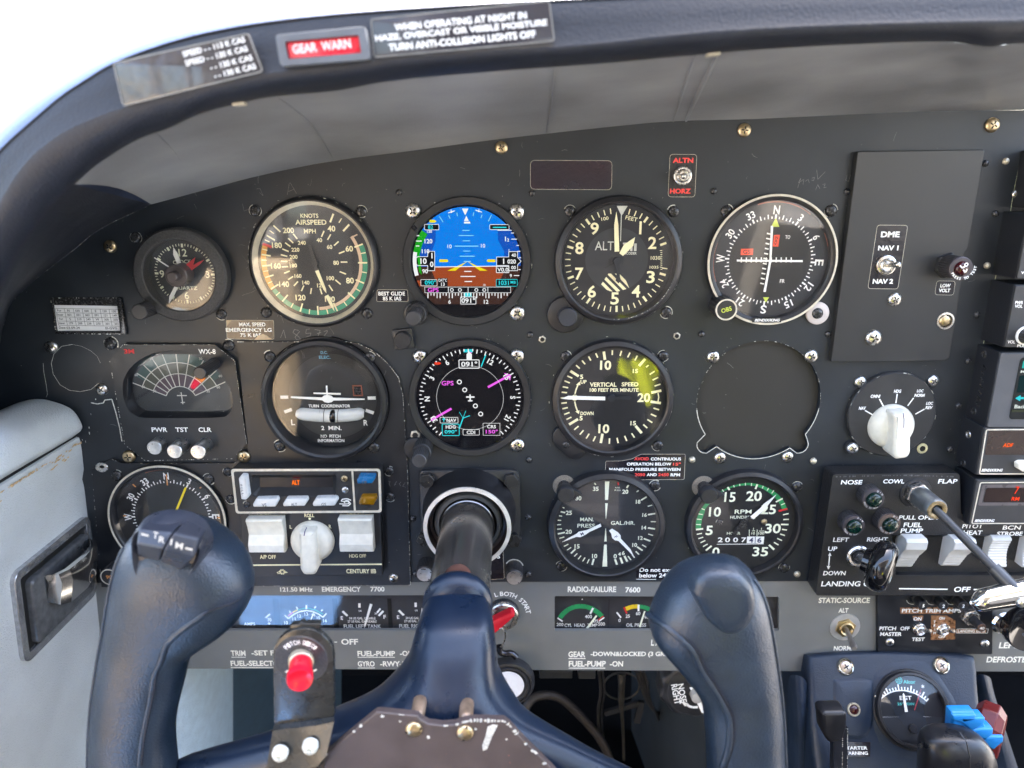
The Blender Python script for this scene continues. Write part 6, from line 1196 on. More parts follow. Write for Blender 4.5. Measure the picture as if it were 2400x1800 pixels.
kk = zi(838, 890, 13.8); g = G().band((kk.x, kk.y), 1.9, 2.1, 0, 360, 13.82, 24); g.line((kk.x - .8, kk.y - .8), (kk.x + .8, kk.y + .8), .2, 13.82); g.line((kk.x - .8, kk.y + .8), (kk.x + .8, kk.y - .8), .2, 13.82); g.build('disc_emblem', M('fob_print', (.42, .40, .44), .5), t, smooth=0)

# ------------------------------------------------------------------ dimmer knobs and control column bearing
bc = V(1100.3, 1194.8, 0)
for x, y, lab in ((1000, 1322, 'black dimmer knob with silver face left of the control shaft'), (1205, 1330, 'black dimmer knob with silver face right of the control shaft, chipped at its base')):
    t = thing('dimmer_knob', lab, 'knob', (x, y), 'dimmer knobs beside the control shaft'); k = V(x, y, 0)
    G().knurl((k.x, k.y, 0), 6.2, .3, 14, 34, .25).build('skirt', MC['knurl_black'], t, smooth=25); G().lathe((k.x, k.y), [(5.4, 14), (5.3, 14.6), (2.5, 14.5), (0, 14.4)], 36).build('silver_face', ALU, t, smooth=30)
    if x > 1100: G().band((k.x, k.y), 6.2, 7.0, -60, 75, .35).build('worn_edge', CHIP, t, smooth=0)
t = decal('placard', 'black panel lamp placard beside the right dimmer knob', zr(940, 1080, 4.879, [(900, 1010), (1168, 1010), (1182, 1350), (900, 1362)]), DKL, border=(IVORY, .25))
zz = Z(t, 940, 1080, 4.879, .3, {'W': WHITE}); zz.text('W', 'LIGHTS', 1000, 1092, 50, 265, bold=.02); zz.text('W', 'DIM', 985, 1275, 44, 90, bold=.02); zz.done({'W': 'lettering'})
t = thing('column_bearing', 'black square bearing plate with hex bolts and a worn bare metal ring round the shaft', 'bearing', (1100, 1195)); bp_ = zp(940, 1080, 4.879, 4)
G().prism(round_poly([bp_(*q) for q in [(205, 112), (1300, 105), (1360, 160), (1368, 905), (235, 905)]], 4), .1, 4, .8).build('flange', M('bearing_black', (.026, .027, .030), .40, var=.1, bump=.2, bscale=900), t, smooth=30)
G().lathe((bc.x, bc.y), [(33, 4), (32, 8), (30.2, 14), (29.6, 22), (29.6, 27.6)], 64).build('bell', M('bell_black', (.014, .014, .016), .35, var=.2, bump=.1), t, smooth=50)
G().lathe((bc.x, bc.y), [(29.7, 27.4), (29.5, 28.4), (26.9, 28.6), (26.7, 27)], 72).build('bare_ring', M('bare_ring_metal', (.66, .63, .58), .4, metal=.3, var=.15, spots=.28, spot_col=(.05, .04, .035)), t, smooth=35)
G().lathe((bc.x, bc.y), [(26.7, 28), (25.8, 20), (24, 19.5), (24, 12), (18, 12)], 64).build('inner_sleeve', M('inner_brown', (.035, .024, .022), .4, var=.3), t, smooth=35)
G().lathe((bc.x + .3, bc.y - .4), [(23.5, 12), (23.2, 21), (22, 22.5), (19.8, 23), (19.2, 21)], 64).build('felt_bush', M('bush_grey', (.05, .055, .06), .55), t, smooth=35)
for x, y in ((295, 222), (1260, 228), (270, 895), (1288, 905)): k = V(940 + x / 4.879, 1080 + y / 4.879, 6); g = G(); g.prism(hexa((k.x, k.y), 5.6, 20), 3.9, 8, .6); g.build('hex_bolt', M('bolt_black', (.025, .024, .023), .28, var=.2, spots=.30, spot_col=(.4, .35, .22)), t, smooth=25)

# ------------------------------------------------------------------ static source switch
t = thing('toggle_switch', 'brass toggle switch on a round washer between the ALT and NORM lettering', 'switch', (1980, 1469, -1)); toggle(t, 1980, 1469, 24, (2003, 1520, 26), M('brass_nut', (.42, .33, .18), .35, metal=1, var=.2), M('grey_lever', (.30, .28, .26), .4, metal=.8), -.9, 12, M('alu_washer', (.55, .55, .54), .4, metal=.6, var=.1))
# ------------------------------------------------------------------ gear and switch box (lower right)
HB = 17.0
zk = lambda x, y, h=HB: V(1900 + x / 4.424, 1080 + y / 4.424, h)
t = thing('switch_box', 'black leather grained switch box lettered in white with three gear lights and grooved rockers', 'switch box', (2150, 1400)); LB = M('grained_black', (.016, .016, .017), .36, var=.1, bump=.5, bscale=1300, scale=60)
def k2(l, h=HB): return [tuple(zk(x, y, h)[:2]) for x, y in l]
chan = k2([(845, 770), (2500, 775), (2500, 1190), (880, 1190)])
G().plate(round_poly(k2([(232, 140), (1540, 128), (1550, 200), (1560, 560), (2700, 640), (2700, 1405), (60, 1398), (55, 1360)]), 2.5), [chan], 2, HB).build('case', LB, t, smooth=30, bev=1.4)
ci = [tuple(zk(x, y, HB - 5)[:2]) for x, y in [(855, 785), (2500, 790), (2500, 1180), (885, 1180)]]
G().add([(*q, HB) for q in chan] + [(*q, HB - 5) for q in ci], [(j, (j + 1) % 4, 4 + (j + 1) % 4, 4 + j) for j in range(4)]).flat(ci, HB - 5).build('switch_recess', LB, t, smooth=0)
zz = Z(t, 1900, 1080, 4.424, HB, {'W': WHITE})
for s, x, y, h, w in [('NOSE', 425, 222, 46, 222), ('COWL', 862, 213, 44, 220), ('FLAP', 1422, 212, 46, 200), ('LEFT', 315, 818, 44, 165), ('RIGHT', 692, 815, 44, 215), ('UP', 228, 912, 46, 95), ('DOWN', 247, 1165, 46, 232), ('LANDING GEAR', 445, 1275, 54, 670), ('FUEL', 1058, 665, 48, 190), ('PUMP', 1048, 725, 46, 232), ('PULL OPEN', 1118, 588, 44, 405), ('PITOT', 1680, 678, 44, 215), ('HEAT', 1680, 745, 46, 200), ('BCN', 2085, 692, 44, 188), ('STROBE', 2065, 755, 42, 268), ('OFF', 1572, 1333, 54, 170)]: zz.text('W', s, x, y, h, w, bold=.012, shear=.05)
zz.line('W', 915, 1325, 1420, 1332, 13); zz.line('W', 1690, 1335, 2300, 1338, 13); zz.line('W', 197, 975, 185, 1105, 10); zz.poly('W', [(180, 985), (216, 985), (199, 950)]); zz.poly('W', [(166, 1090), (204, 1092), (183, 1128)]); zz.done({'W': 'lettering'})
g = G(); chips(g, k2([(260, 165), (700, 155), (1000, 150), (1500, 165)], HB + .1), 1.3, HB + .1, .55, 1.2, closed=False); g.build('scuffed_edge', M('scuff_grey', (.10, .10, .105), .5), t, smooth=0)
for x, y, dim, kd in ((600, 360, 0, 'nose'), (400, 632, 0, 'left'), (765, 615, 1, 'right')):
    k = zk(x - 15, y - 20, HB); c = (k.x, k.y); rim = M('rim_worn', lin((95, 80, 72)), .4) if dim else MC['rim_purple_black']
    G().knurl((c[0], c[1], 0), 7.6, HB - .5, HB + 8, 32, .3).build('light_housing', MC['knurl_black'], t, smooth=25)
    G().lathe(c, [(7.5, HB + 8), (7.3, HB + 9.4), (5.2, HB + 9.6), (5, HB + 9)], 36).build('light_rim', rim, t, smooth=35)
    G().lathe(c, [(5, HB + 9), (4.9, HB + 11.5), (3.8, HB + 12.6), (0, HB + 13)], 28).build('green_lens', M('dark_green_lens', (.002, .016, .011), .14, var=.3, coat=.2), t, smooth=60)
    z3 = Z(t, 1900, 1080, 4.424, HB + 9.6, {'W': M('light_print', lin((205, 205, 205)), .5)}); v = zk(x + 12, y + 10, HB + 9.6); q = (x, y)
    cx = ((DIST / (DIST - (HB + 9.6))) * 0 + 0)
    g = G()
    for txt, a0, a1 in (('PRESS TO TEST', 250, 150), ('DIM', 20, 55)):
        for i, ch in enumerate(txt):
            if ch == ' ': continue
            a = a0 + (a1 - a0) * i / (len(txt) - 1); ra = math.radians(a); flip = a > 90
            g.text(ch, (c[0] + 6.25 * math.sin(ra), c[1] + 6.25 * math.cos(ra)), 1.25, HB + 9.64, rot=(180 - a) if flip else -a, bold=.01)
    g.build('light_lettering', MC['light_print'], t, smooth=0)
RK = M('rocker_grey', lin((200, 200, 196)), .4, var=.05)
def side_rocker(t, x0, x1, y0, y1, kind):
    h0 = HB - 5; a = zk(x0, y1, HB + 4); b = zk(x1, y0, HB + 4); rows = []
    if kind == 'up': prof = [(0, 0, .18), (0, 3.5, .18)] + [(.02 + .05 * i, 4.2 + .55 * i + (.35 if i % 2 else 0), .16 - .01 * i) for i in range(9)] + [(.5, 9.5, 0), (.72, 14, 0), (.93, 14.5, 0), (1, 12.5, 0), (1, 0, 0)]
    else: prof = [(0, 0, 0), (0, 8, 0)] + [(.03 + .045 * i, 9 + (.5 if i % 2 else 0) - 2.6 * math.sin(math.pi * min(1, i / 20)), 0) for i in range(21)] + [(.98, 7.5, 0), (1, 6, 0), (1, 0, 0)]
    for u, hh, cut in prof:
        y = a.y + (b.y - a.y) * u; xa, xb = a.x + 0, b.x - (b.x - a.x) * cut; H = h0 + hh
        rows.append([Vector((xa, y, h0)), Vector((xa, y, H - .4)), Vector((xa + .5, y, H)), Vector((xb - .5, y, H)), Vector((xb, y, H - .4)), Vector((xb, y, h0))])
    G().grid(rows).build('rocker', RK, t, smooth=25)
side_rocker(t, 905, 1180, 785, 1140, 'up'); side_rocker(t, 1395, 1680, 790, 1128, 'up'); side_rocker(t, 1835, 2095, 795, 1110, 'mid'); side_rocker(t, 2200, 2470, 795, 1112, 'mid')
t = thing('gear_lever', 'black landing gear lever with glossy wheel shaped knob', 'lever', (2012, 1304, HB))
k = zk(490, 985, HB); G().lathe((k.x, k.y), [(8, HB - .2), (8, HB + 1), (7, HB + 2), (5.4, HB + 1.6), (5, HB - 1), (0, HB - 1.5)], 40).build('bezel_ring', STEEL, t, smooth=35)
a = Vector((k.x, k.y, HB)); b = zk(590, 1050, HB + 22); G().tube([a, a.lerp(b, .5), b], [3.2, 3.2, 4], 14).build('stem', M('lever_steel', (.35, .35, .36), .3, metal=.9), t, smooth=60)
wc = zk(745, 1095, HB + 27); ax = Vector((.80, -.10, .60)).normalized(); R = 17.5
G().lathe(wc - ax * 5, [(0, -7), (R * .45, -7), (R * .5, -3), (R * .78, -2.5), (R * .95, .5), (R, 4), (R * .97, 8), (R * .8, 11), (R * .62, 11.5), (R * .5, 9.5), (R * .3, 9), (0, 9)], 56, ax).build('wheel_knob', KPG, t, smooth=50)
t = thing('cowl_flap_control', 'push pull control with steel sleeve, black rod and polished metal handle crossing the switch box', 'control', (2147, 1157, HB)); k = zk(1085, 330, HB); c = (k.x, k.y)
G().lathe(c, [(10.8, HB), (10.4, HB + .8), (8, HB + 1)], 40).build('rubber_washer', KPL, t, smooth=40); G().prism(hexa(c, 8.6, 12), HB + .8, HB + 6, .7).build('hex_nut', STEEL, t, smooth=25); G().lathe(c, [(7, HB + 6), (7, HB + 26), (6.4, HB + 27)], 40).build('sleeve', M('zinc_sleeve', (.30, .32, .33), .4, metal=.9, var=.2), t, smooth=35)
sp_ = lambda x, y, h: zk(x, y, h); tipc = Vector((c[0], c[1], HB + 27)); G().lathe(tipc, [(6.6, -.6), (6.2, .6), (5, .8), (3.4, 0), (3.2, -2)], 40).build('brass_ring', BRASS, t, smooth=40)
r0 = Vector((c[0], c[1], HB + 24)); r1 = zk(2030, 1250, HB + 62); r2 = zk(1900, 1120, HB + 56)
G().tube([r0, r1], 2.7, 16).build('rod', M('rod_black', (.03, .031, .033), .35, var=.1), t, smooth=50); G().tube([r0.lerp(r1, .82), r1 + (r1 - r0) * .12], 4.1, 16).build('collar', M('collar_grey', (.06, .063, .066), .3, metal=.5), t, smooth=40)
hp = [zk(*q, HB + 66) for q in [(1690, 1440), (1900, 1390), (2210, 1330), (2700, 1240)]]; rows = []
for i in range(25):
    u = i / 24; p = zk(1660 + u * 1100, 1450 - 210 * u ** .9 + 20, HB + 66 - 3 * u); rr_ = 6.5 * min(1, (u * 14 + .02)) ** .5 + 3.2 * u
    rows.append([p + Vector((0, rr_ * math.cos(a) * 1.05, rr_ * .9 * math.sin(a))) for a in [2 * math.pi * k_ / 20 for k_ in range(20)]])
G().grid(rows, closed=True).build('handle', CHROME, t, smooth=60)
k = zk(2190, 1470, HB + 72); G().lathe((k.x, k.y), [(3.4, HB + 68), (3.2, HB + 72.5), (2, HB + 73.6), (0, HB + 74)], 24).build('handle_rivet', ALU, t, smooth=50)
# ------------------------------------------------------------------ pitch trim breaker panel
zc4 = lambda x, y, h=2: V(1880 + x / 4.254, 1360 + y / 4.254, h)
t = thing('breaker_panel', 'small black panel of round breakers, two toggle switches and trim labels tinted with a painted copper reflection', 'breaker panel', (2190, 1530)); zz = Z(t, 1880, 1360, 4.254, 2, {'C': M('copper_reflection', lin((150, 108, 75)), .3, metal=.5, var=.5, scale=400), 'W': WHITE})
G().prism(round_poly([zz.p(*q) for q in [(752, 120), (1900, 120), (1898, 738), (755, 725)]], .6), -1, 2, .2).build('face_plate', BLK2, t, smooth=20)
zz.poly('C', [(975, 272), (1505, 270), (1500, 335), (980, 335)]); zz.poly('C', [(1100, 355), (1208, 352), (1205, 405), (1110, 402)]); zz.poly('C', [(1285, 350), (1440, 352), (1528, 400), (1525, 590), (1282, 595)]); zz.poly('C', [(1535, 488), (1835, 488), (1830, 525), (1540, 528)])  # warm reflection on the labels, painted as copper-coloured shapes
for s, x, y, h, w in [('PITCH TRIM AMPS', 1290, 303, 38, 590), ('ON', 1150, 384, 36, 80), ('OFF', 1025, 480, 38, 92), ('TEST', 1157, 588, 36, 128), ('PITCH', 853, 480, 38, 165), ('MASTER', 885, 536, 38, 215), ('ON', 1393, 378, 28, 55), ('OFF', 1393, 563, 28, 68), ('T', 1320, 415, 26, 20), ('R', 1320, 450, 26, 20), ('I', 1320, 487, 26, 6), ('M', 1320, 525, 26, 26), ('LANDING GEAR', 1692, 506, 28, 275)]: zz.text('W', s, x, y, h, w, bold=.016)
zz.frame('W', 1535, 482, 1858, 528, 4, 6); zz.done({'C': 'copper_reflection', 'W': 'lettering'})
for x, y, s in ((1165, 205, '5'), (1363, 210, '2'), (1558, 208, '2')):
    k = zc4(x - 22, y - 22, 2); g = G(); g.lathe((k.x, k.y), [(4.6, 1.9), (4.4, 3.5), (3.6, 3.6), (3.6, 11), (3.2, 11.6), (2.4, 11.6), (2.3, 11.2), (0, 11.2)], 30); g.build('breaker', KPL, t, smooth=30); G().text(s, (k.x, k.y), 2.6, 11.3, bold=.012).build('breaker_number', WHITE, t, smooth=0)
    G().band((k.x - 2.5, k.y + .5), 4.9, 5.4, 130, 250, 2.05).build('worn_edge', CHIP, t, smooth=0)
k = zc4(1672, 360, 2); G().prism(hexa((k.x, k.y), 6.6, 12), 2, 4.5, .5).lathe((k.x, k.y), [(4.8, 4.4), (4.6, 6.5), (3.8, 6.6)], 28).build('breaker_nut', STEEL, t, smooth=25); G().lathe((k.x, k.y), [(3.2, 5), (3.2, 16), (2.9, 16.4)], 28).build('breaker_stem', KPL, t, smooth=30); G().lathe((k.x, k.y), [(3.2, 16.2), (3, 16.8), (0, 16.8)], 28).build('breaker_cap', M('brown_cap', lin((88, 66, 54)), .4), t, smooth=30); G().text('40', (k.x, k.y), 2.2, 16.9, 3.4, bold=.012).build('breaker_number', WHITE, t, smooth=0)
for x, y, tx in ((1160, 480, 1285), (1395, 480, 1515)): toggle(t, 1880 + x / 4.254, 1360 + y / 4.254, 15.5, (1880 + tx / 4.254, 1360 + (y + 26) / 4.254, 24), h=2)
for x, y in ((877, 622), (1825, 637)): screw(t, 1880 + x / 4.254, 1360 + y / 4.254, 10, 'silver', 2)
t = thing('defroster_knob', 'large glossy black round pull knob at the right edge above the defroster lettering', 'knob', (2350, 1462, -1)); k = V(2352, 1460, 2); G().lathe((k.x, k.y), [(9, -1), (9, 2.5), (7.5, 4), (5.5, 4)], 40).build('chrome_collar', CHROME, t, smooth=35); G().lathe((k.x, k.y), [(5.5, 0), (5.5, 16)], 30).build('shaft', KPL, t, smooth=35); kk = V(2413, 1480, 32); G().tube([Vector((k.x, k.y, 4)), Vector((kk.x, kk.y, 30))], 5.2, 20).build('stem', KPL, t, smooth=40); G().lathe((kk.x, kk.y), [(14, 22), (15.5, 26), (15.5, 32), (14.8, 33.5), (13.8, 33.2), (8, 31), (0, 30.5)], 56).build('cap', KPG, t, smooth=35)
# ------------------------------------------------------------------ radio stack at the right edge
HR = 24.0
def radio(label, yb0, yb1, xb0, xb1, xf0, yf0, xf1, yf1, case, front, trim=None, name='radio'):
    """a boxed radio: its left side runs from the panel (base pixels) out to the front face (front pixels)"""
    t = thing(name, label, 'radio', (xb0 + 40, (yb0 + yb1) / 2)); a, b = V(xf0, yf0, HR), V(xf1, yf1, HR); x_ = (a.x + b.x) / 2; xr = x_ + 150
    G().prism(rrect(x_, b.y, xr, a.y, .8), -.5, HR - 1.2, .2).build('case', case, t, smooth=25)
    G().prism(rrect(x_ + .3, b.y + .4, xr, a.y - .4, 1), HR - 1.3, HR, .4).build('front', front, t, smooth=25)
    return t, x_, a.y, b.y
RC = M('radio_case', (.016, .018, .023), .42, var=.12, bump=.15, bscale=900); RF = M('radio_front', (.034, .035, .037), .38, var=.06, bump=.15, bscale=2500); RF2 = M('radio_front_grey', lin((76, 78, 82)), .4, var=.05, bump=.2, bscale=2500)
t, x_, ya, yb_ = radio('topmost dark radio box at the right edge, mostly out of view', 355, 490, 2392, 2372, 2452, 350, 2434, 490, RC, RF)
screw(t, 2383, 455, 10, 'steel', 1)
t, x_, ya, yb_ = radio('black audio panel under the topmost radio at the right edge', 495, 650, 2370, 2338, 2412, 500, 2381, 655, RC, RF)
zz = Z(t, 2200, 300, 4.15, HR, {'W': WHITE}); zz.text('W', 'VOL', 850, 1407, 28, 100, bold=.012); zz.done({'W': 'lettering'})
t, x_, ya, yb_ = radio('black radio with power and volume lettering and white ringed knob at the right edge', 660, 800, 2332, 2305, 2381, 668, 2352, 815, RC, RF)
zz = Z(t, 2200, 640, 4.15, HR, {'W': WHITE})
for s, x, y, w in (('PWR', 783, 287, 75), ('VOL', 778, 322, 75), ('VOL', 707, 670, 74), ('PUSH', 820, 707, 110)): zz.text('W', s, x, y, 30, w, bold=.012)
zz.done({'W': 'lettering'}); k = V(2402, 786, HR); G().lathe((k.x, k.y), [(6, HR), (6, HR + 1), (5, HR + 1.4)], 32).build('white_knob_ring', WHITE, t, smooth=30); G().knurl((k.x, k.y, 0), 4.9, HR, HR + 12, 20, .25).build('volume_knob', KPL, t, smooth=25)
t, x_, ya, yb_ = radio('grey fronted navigator with glowing screen and cyan back arrow at the right edge', 815, 978, 2300, 2268, 2346, 826, 2312, 1003, RC, RF2, name='navigator')
a, b = V(2393, 838, HR), V(2363, 982, HR); xs = (a.x + b.x) / 2; G().prism(rrect(xs, b.y, xs + 120, a.y, 2.2), HR - .2, HR + .3).build('screen', M('nav_screen', (.006, .009, .010), .12, var=.1), t, smooth=0)
SN = {'d': EM('nav_teal_dark', (14, 46, 48)), 't': EM('nav_teal', (50, 190, 180)), 'c': EM('nav_cyan', (60, 220, 230)), 'w': EM('nav_white', (235, 245, 240)), 'g': EM('nav_olive', (70, 76, 60))}
zz = Z(t, 2200, 640, 4.15, HR + .35, SN); zz.rect('t', 808, 855, 900, 925); zz.text('w', 'Map', 845, 962, 34, 100, bold=.015); zz.text('w', 'Back', 795, 1297, 36, 118, bold=.012); zz.poly('c', [(742, 1217), (795, 1186), (797, 1206), (850, 1206), (850, 1226), (795, 1226), (790, 1246)]); zz.rect('d', 758, 1000, 900, 1160); zz.rect('g', 705, 1328, 900, 1350); zz.done({k_: 'screen_graphics' for k_ in SN})
for x, y in ((2310, 832), (2285, 966)):   # round screws on the case side
    k = V(x, y, 10); G().lathe(Vector((x_ - .02, k.y, 8)), [(2.6, 0), (2.4, .4), (1.6, .4), (1.5, .1), (0, .1)], 20, Vector((-1, 0, 0))).build('side_screw', BLKS, t, smooth=35)
for i in range(7): k = V(2302, 858 + i * 14.5, 8); G().box((x_ - .1, k.y, 11), (.8, 1.3, 4), Matrix.Rotation(.5, 3, 'X')).build('vent_louvre', BLKS, t)
def ivory_frame(t, q4, w, r, h, mat=IVORY):
    o = round_poly([tuple(V(x, y, h)[:2]) for x, y in q4], r); i2 = inset(o, w); n = len(o); G().add([(*q, h) for q in o] + [(*q, h) for q in i2], [(j, (j + 1) % n, n + (j + 1) % n, n + j) for j in range(n)]).build('pale_frame', mat, t, smooth=0)
t, x_, ya, yb_ = radio('pale framed radio showing an orange ADF annunciation at the right edge', 985, 1092, 2266, 2250, 2306, 1002, 2288, 1114, RC, RF)
ivory_frame(t, [(2311, 1006), (2620, 1004), (2600, 1112), (2294, 1112)], .8, 1.6, HR + .05)
G().flat(round_poly([tuple(V(*q, HR + .1)[:2]) for q in [(2318, 1009), (2560, 1008), (2560, 1066), (2308, 1066)]], 1.2), HR + .1).build('display_window', M('display_bronze', lin((52, 40, 34)), .09, var=.05, spec=.8), t, smooth=0)
zz = Z(t, 2200, 980, 5.53, HR + .15, {'o': EM('lit_adf', (255, 95, 25), 1.5), 'W': WHITE}); zz.text('o', 'ADF', 900, 350, 50, 132, bold=.012, shear=.1); zz.text('W', 'BENDIX/KING', 692, 674, 36, 275, shear=.3, bold=.02); zz.done({'o': 'lit_lettering', 'W': 'lettering'})
k = V(2402, 1095, HR); G().prism(round_poly([tuple(V(*q, HR + 4)[:2]) for q in [(2386, 1087), (2394, 1083), (2430, 1083), (2430, 1106), (2398, 1106), (2386, 1099)]], .6), HR, HR + 4.5, .8).build('white_button', WPL, t, smooth=30)
for y in (1017, 1084): k = V(2275, y, 8); G().lathe(Vector((x_ - .02, k.y, 9)), [(2.6, 0), (2.4, .5), (1.7, .5), (1.5, .1), (0, .1)], 20, Vector((-1, 0, 0))).build('side_screw', ALU if y < 1050 else BLKS, t, smooth=35)
t, x_, ya, yb_ = radio('pale framed radio with red digits on a smoked window, lowest of the stack', 1118, 1222, 2250, 2232, 2290, 1124, 2268, 1232, RC, RF)
ivory_frame(t, [(2297, 1130), (2620, 1128), (2600, 1228), (2276, 1228)], .8, 1.6, HR + .05)
ivory_frame(t, [(2303, 1136), (2600, 1134), (2600, 1184), (2292, 1185)], 2.2, 1.4, HR + .1, M('window_rim', lin((92, 86, 86)), .3))
G().flat(round_poly([tuple(V(*q, HR + .12)[:2]) for q in [(2312, 1144), (2590, 1142), (2590, 1177), (2304, 1177)]], 1.4), HR + .12).build('display_window', M('display_smoke_red', (.018, .008, .007), .12, var=.1), t, smooth=0)
zz = Z(t, 2200, 980, 5.53, HR + .2, {'o': EM('lit_digits', (255, 70, 35), 1.3), 'W': WHITE}); zz.text('o', '7', 1015, 935, 100, 52, shear=.1); zz.text('o', 'RM', 995, 1045, 48, 105, bold=.012, shear=.1); zz.text('W', 'BENDIX/KING', 595, 1328, 36, 255, shear=.3, bold=.02); zz.done({'o': 'lit_lettering', 'W': 'lettering'})
# thin pale edge where the stack meets the panel
edge = [V(*q, .2) for q in [(2392, 372), (2372, 470), (2362, 540), (2345, 600), (2332, 655), (2320, 720), (2306, 800), (2299, 830), (2284, 920), (2272, 975)]]
g = G(); g.pline(edge, .5, .25); chips(g, edge, 1.0, .27, .4, closed=False); g.solo('edge_strip', 'thin worn pale metal edge between the panel and the radio stack', 'edge strip', M('raw_edge', lin((165, 170, 140)), .5, var=.3, scale=900), smooth=0)
# ------------------------------------------------------------------ throttle quadrant (its face leans back)
zq = lambda x, y, h=0: V(1860 + x / 4.096, 1480 + y / 4.096, h)
HQ = 34.0; TQ = math.radians(31); nQ = Vector((0, math.sin(TQ), math.cos(TQ))); eQ = Vector((0, math.cos(TQ), -math.sin(TQ))); pQ = V(2090, 1534, 5)
zqt = lambda x, y, o=0: on_plane(1860 + x / 4.096, 1480 + y / 4.096, pQ + nQ * o, nQ)
t = thing('throttle_quadrant', 'navy vinyl covered throttle quadrant housing at the bottom right', 'throttle quadrant', zq(960, 1300, 0))
o = [(132, 226), (300, 207), (560, 192), (900, 187), (1300, 202), (1740, 217), (1770, 300), (1785, 600), (1830, 1000), (1900, 1500), (250, 1500), (200, 1250), (160, 800)]
om = soft([zqt(*q) for q in o + o[:1]], 1)[:-1]; rows = []; cen = zqt(950, 800)
for k_, off in ((.99, -60), (1.0, -14), (1.0, -6), (.992, -2), (.965, 0), (.92, .5), (.6, .6), (.0, .6)): rows.append([cen + (p - cen) * k_ + nQ * off for p in om])
G().grid(rows, closed=True).build('padded_cover', NAVYQ, t, smooth=60)
g = G()
for pts, hh in (([(390, 470), (740, 455), (760, 560), (745, 1020), (420, 1010), (385, 800)], 1.8), ([(780, 420), (880, 330), (1010, 300), (1240, 290), (1330, 360), (1420, 480), (1560, 700), (1600, 1000), (1500, 1200), (900, 1200), (760, 900), (750, 560)], 1.2)):
    pm = soft([zqt(*q) for q in pts + pts[:1]], 2)[:-1]; cc = sum(pm, Vector()) / len(pm); g.grid([[cc + (p - cc) * k_ + nQ * (h_ * hh / 1.8) for p in pm] for k_, h_ in ((1.1, .3), (1.03, .9), (.97, 1.7), (.9, 2.1), (.4, 2.3), (0, 2.3))], closed=True)
g.build('stiffener_bulge', NAVYQ, t, smooth=60)
rows = [[zq(x, y, h) for x, y, h in l] for l in [[(-60, 400, 10), (20, 415, 22), (100, 440, 20), (150, 520, 8)], [(-60, 700, 12), (40, 720, 26), (130, 750, 22), (170, 800, 8)], [(-60, 1500, 14), (60, 1500, 30), (190, 1500, 26), (230, 1500, 8)]]]
G().grid(rows).build('side_pad', NAVYQ, t, smooth=60, sub=2)
rows = [[zq(x, y, h) for x, y, h in l] for l in [[(1740, 400, 6), (1830, 410, 14), (1890, 440, 8), (1900, 470, 0)], [(1760, 600, 6), (1880, 600, 16), (1920, 620, 8), (1930, 640, 0)], [(1800, 1500, 8), (2150, 1500, 16), (2200, 1500, 8), (2220, 1500, 0)]]]
G().grid(rows).build('side_pad', NAVYQ, t, smooth=60, sub=2)
for x, y in ((498, 338), (1415, 325)):
    c3 = zqt(x, y, .4); R = (zqt(x + 82, y) - zqt(x, y)).length
    G().lathe(c3, [(R * 1.02, -.4), (R, .9), (R * .85, 1.9), (R * .66, 1.2), (R * .62, .5)], 40, nQ).build('cup_washer', M('brassy_chrome', (.60, .56, .46), .16, metal=1, var=.1), t, smooth=50)
    g = G(); g.lathe(c3, [(R * .62, .4), (R * .6, 1.2), (R * .4, 1.7), (0, 1.8)], 28, nQ); g.m = 1; u = Vector((1, 0, 0))
    for a in (.5, .5 + math.pi / 2):
        d = (u * math.cos(a) + eQ * math.sin(a)); n_ = d.cross(nQ); e_ = R * .34; w_ = R * .07; g.add([c3 + nQ * 1.86 + d * e_ + n_ * w_, c3 + nQ * 1.86 + d * e_ - n_ * w_, c3 + nQ * 1.86 - d * e_ - n_ * w_, c3 + nQ * 1.86 - d * e_ + n_ * w_], [(0, 1, 2, 3)])
    g.build('screw', [M('rosy_brass', (.62, .52, .46), .3, metal=.8, var=.1), HOLE], t, smooth=50)
t = thing('exhaust_temperature_gauge', 'round black exhaust gas temperature gauge with white needle and red marker', 'gauge', zqt(1129, 748, 3)); lean(t, TQ); oz = ORG[t.name].z
zz = TZ(t, 1860, 1480, 4.096, 0, {'W': WHITE, 'T': TUR, 'R': M('dull_red', lin((170, 55, 60)), .5)}, nQ); c = zz.p(1129, 748); K = zz.mm(1, 1129, 748)
bezel(t, (c[0] + .8, c[1] - .2), [(368 * K, oz - 4), (368 * K, oz - 1), (360 * K, oz - .4), (0, oz - .4)], KPL, name='grommet')
bezel(t, c, [(346 * K, oz - 3), (346 * K, oz + 2.6), (338 * K, oz + 3.6), (314 * K, oz + 3.8), (308 * K, oz + 3), (306 * K, oz)]); disc(t, c, 307 * K, oz, DIAL)
for i in range(19):
    u = i / 18; zz.tick('W', 1078, 915, -43 + 88 * u, 327, 382 if i % 4 == 0 else 358, 11)
zz.arc('W', 1078, 915, 320, 331, -43, 46)
for k_, s, x, y, h, w in [('W', 'EGT', 1075, 638, 40, 115), ('T', '25°F/DIV.', 1082, 695, 26, 172), ('T', 'Alcor', 1110, 483, 36, 118)]: zz.text(k_, s, x, y, h, w, bold=.02 if s == 'Alcor' else .008)
zz.ring('T', 1010, 468, 33, 7)
for a in range(0, 360, 60): zz.tick('T', 1010, 468, a, 6, 24, 6)
for a in (0, 60, 120): zz.tick('W', 1240, 528, a, -16, 16, 5)
zz.line('W', 850, 822, 1010, 822, 3); zz.line('W', 1245, 818, 1420, 826, 3)
zz.line('R', 1222, 555, 1160, 755, 7); zz.done({'R': 'red_marker', 'T': 'turquoise_print'})
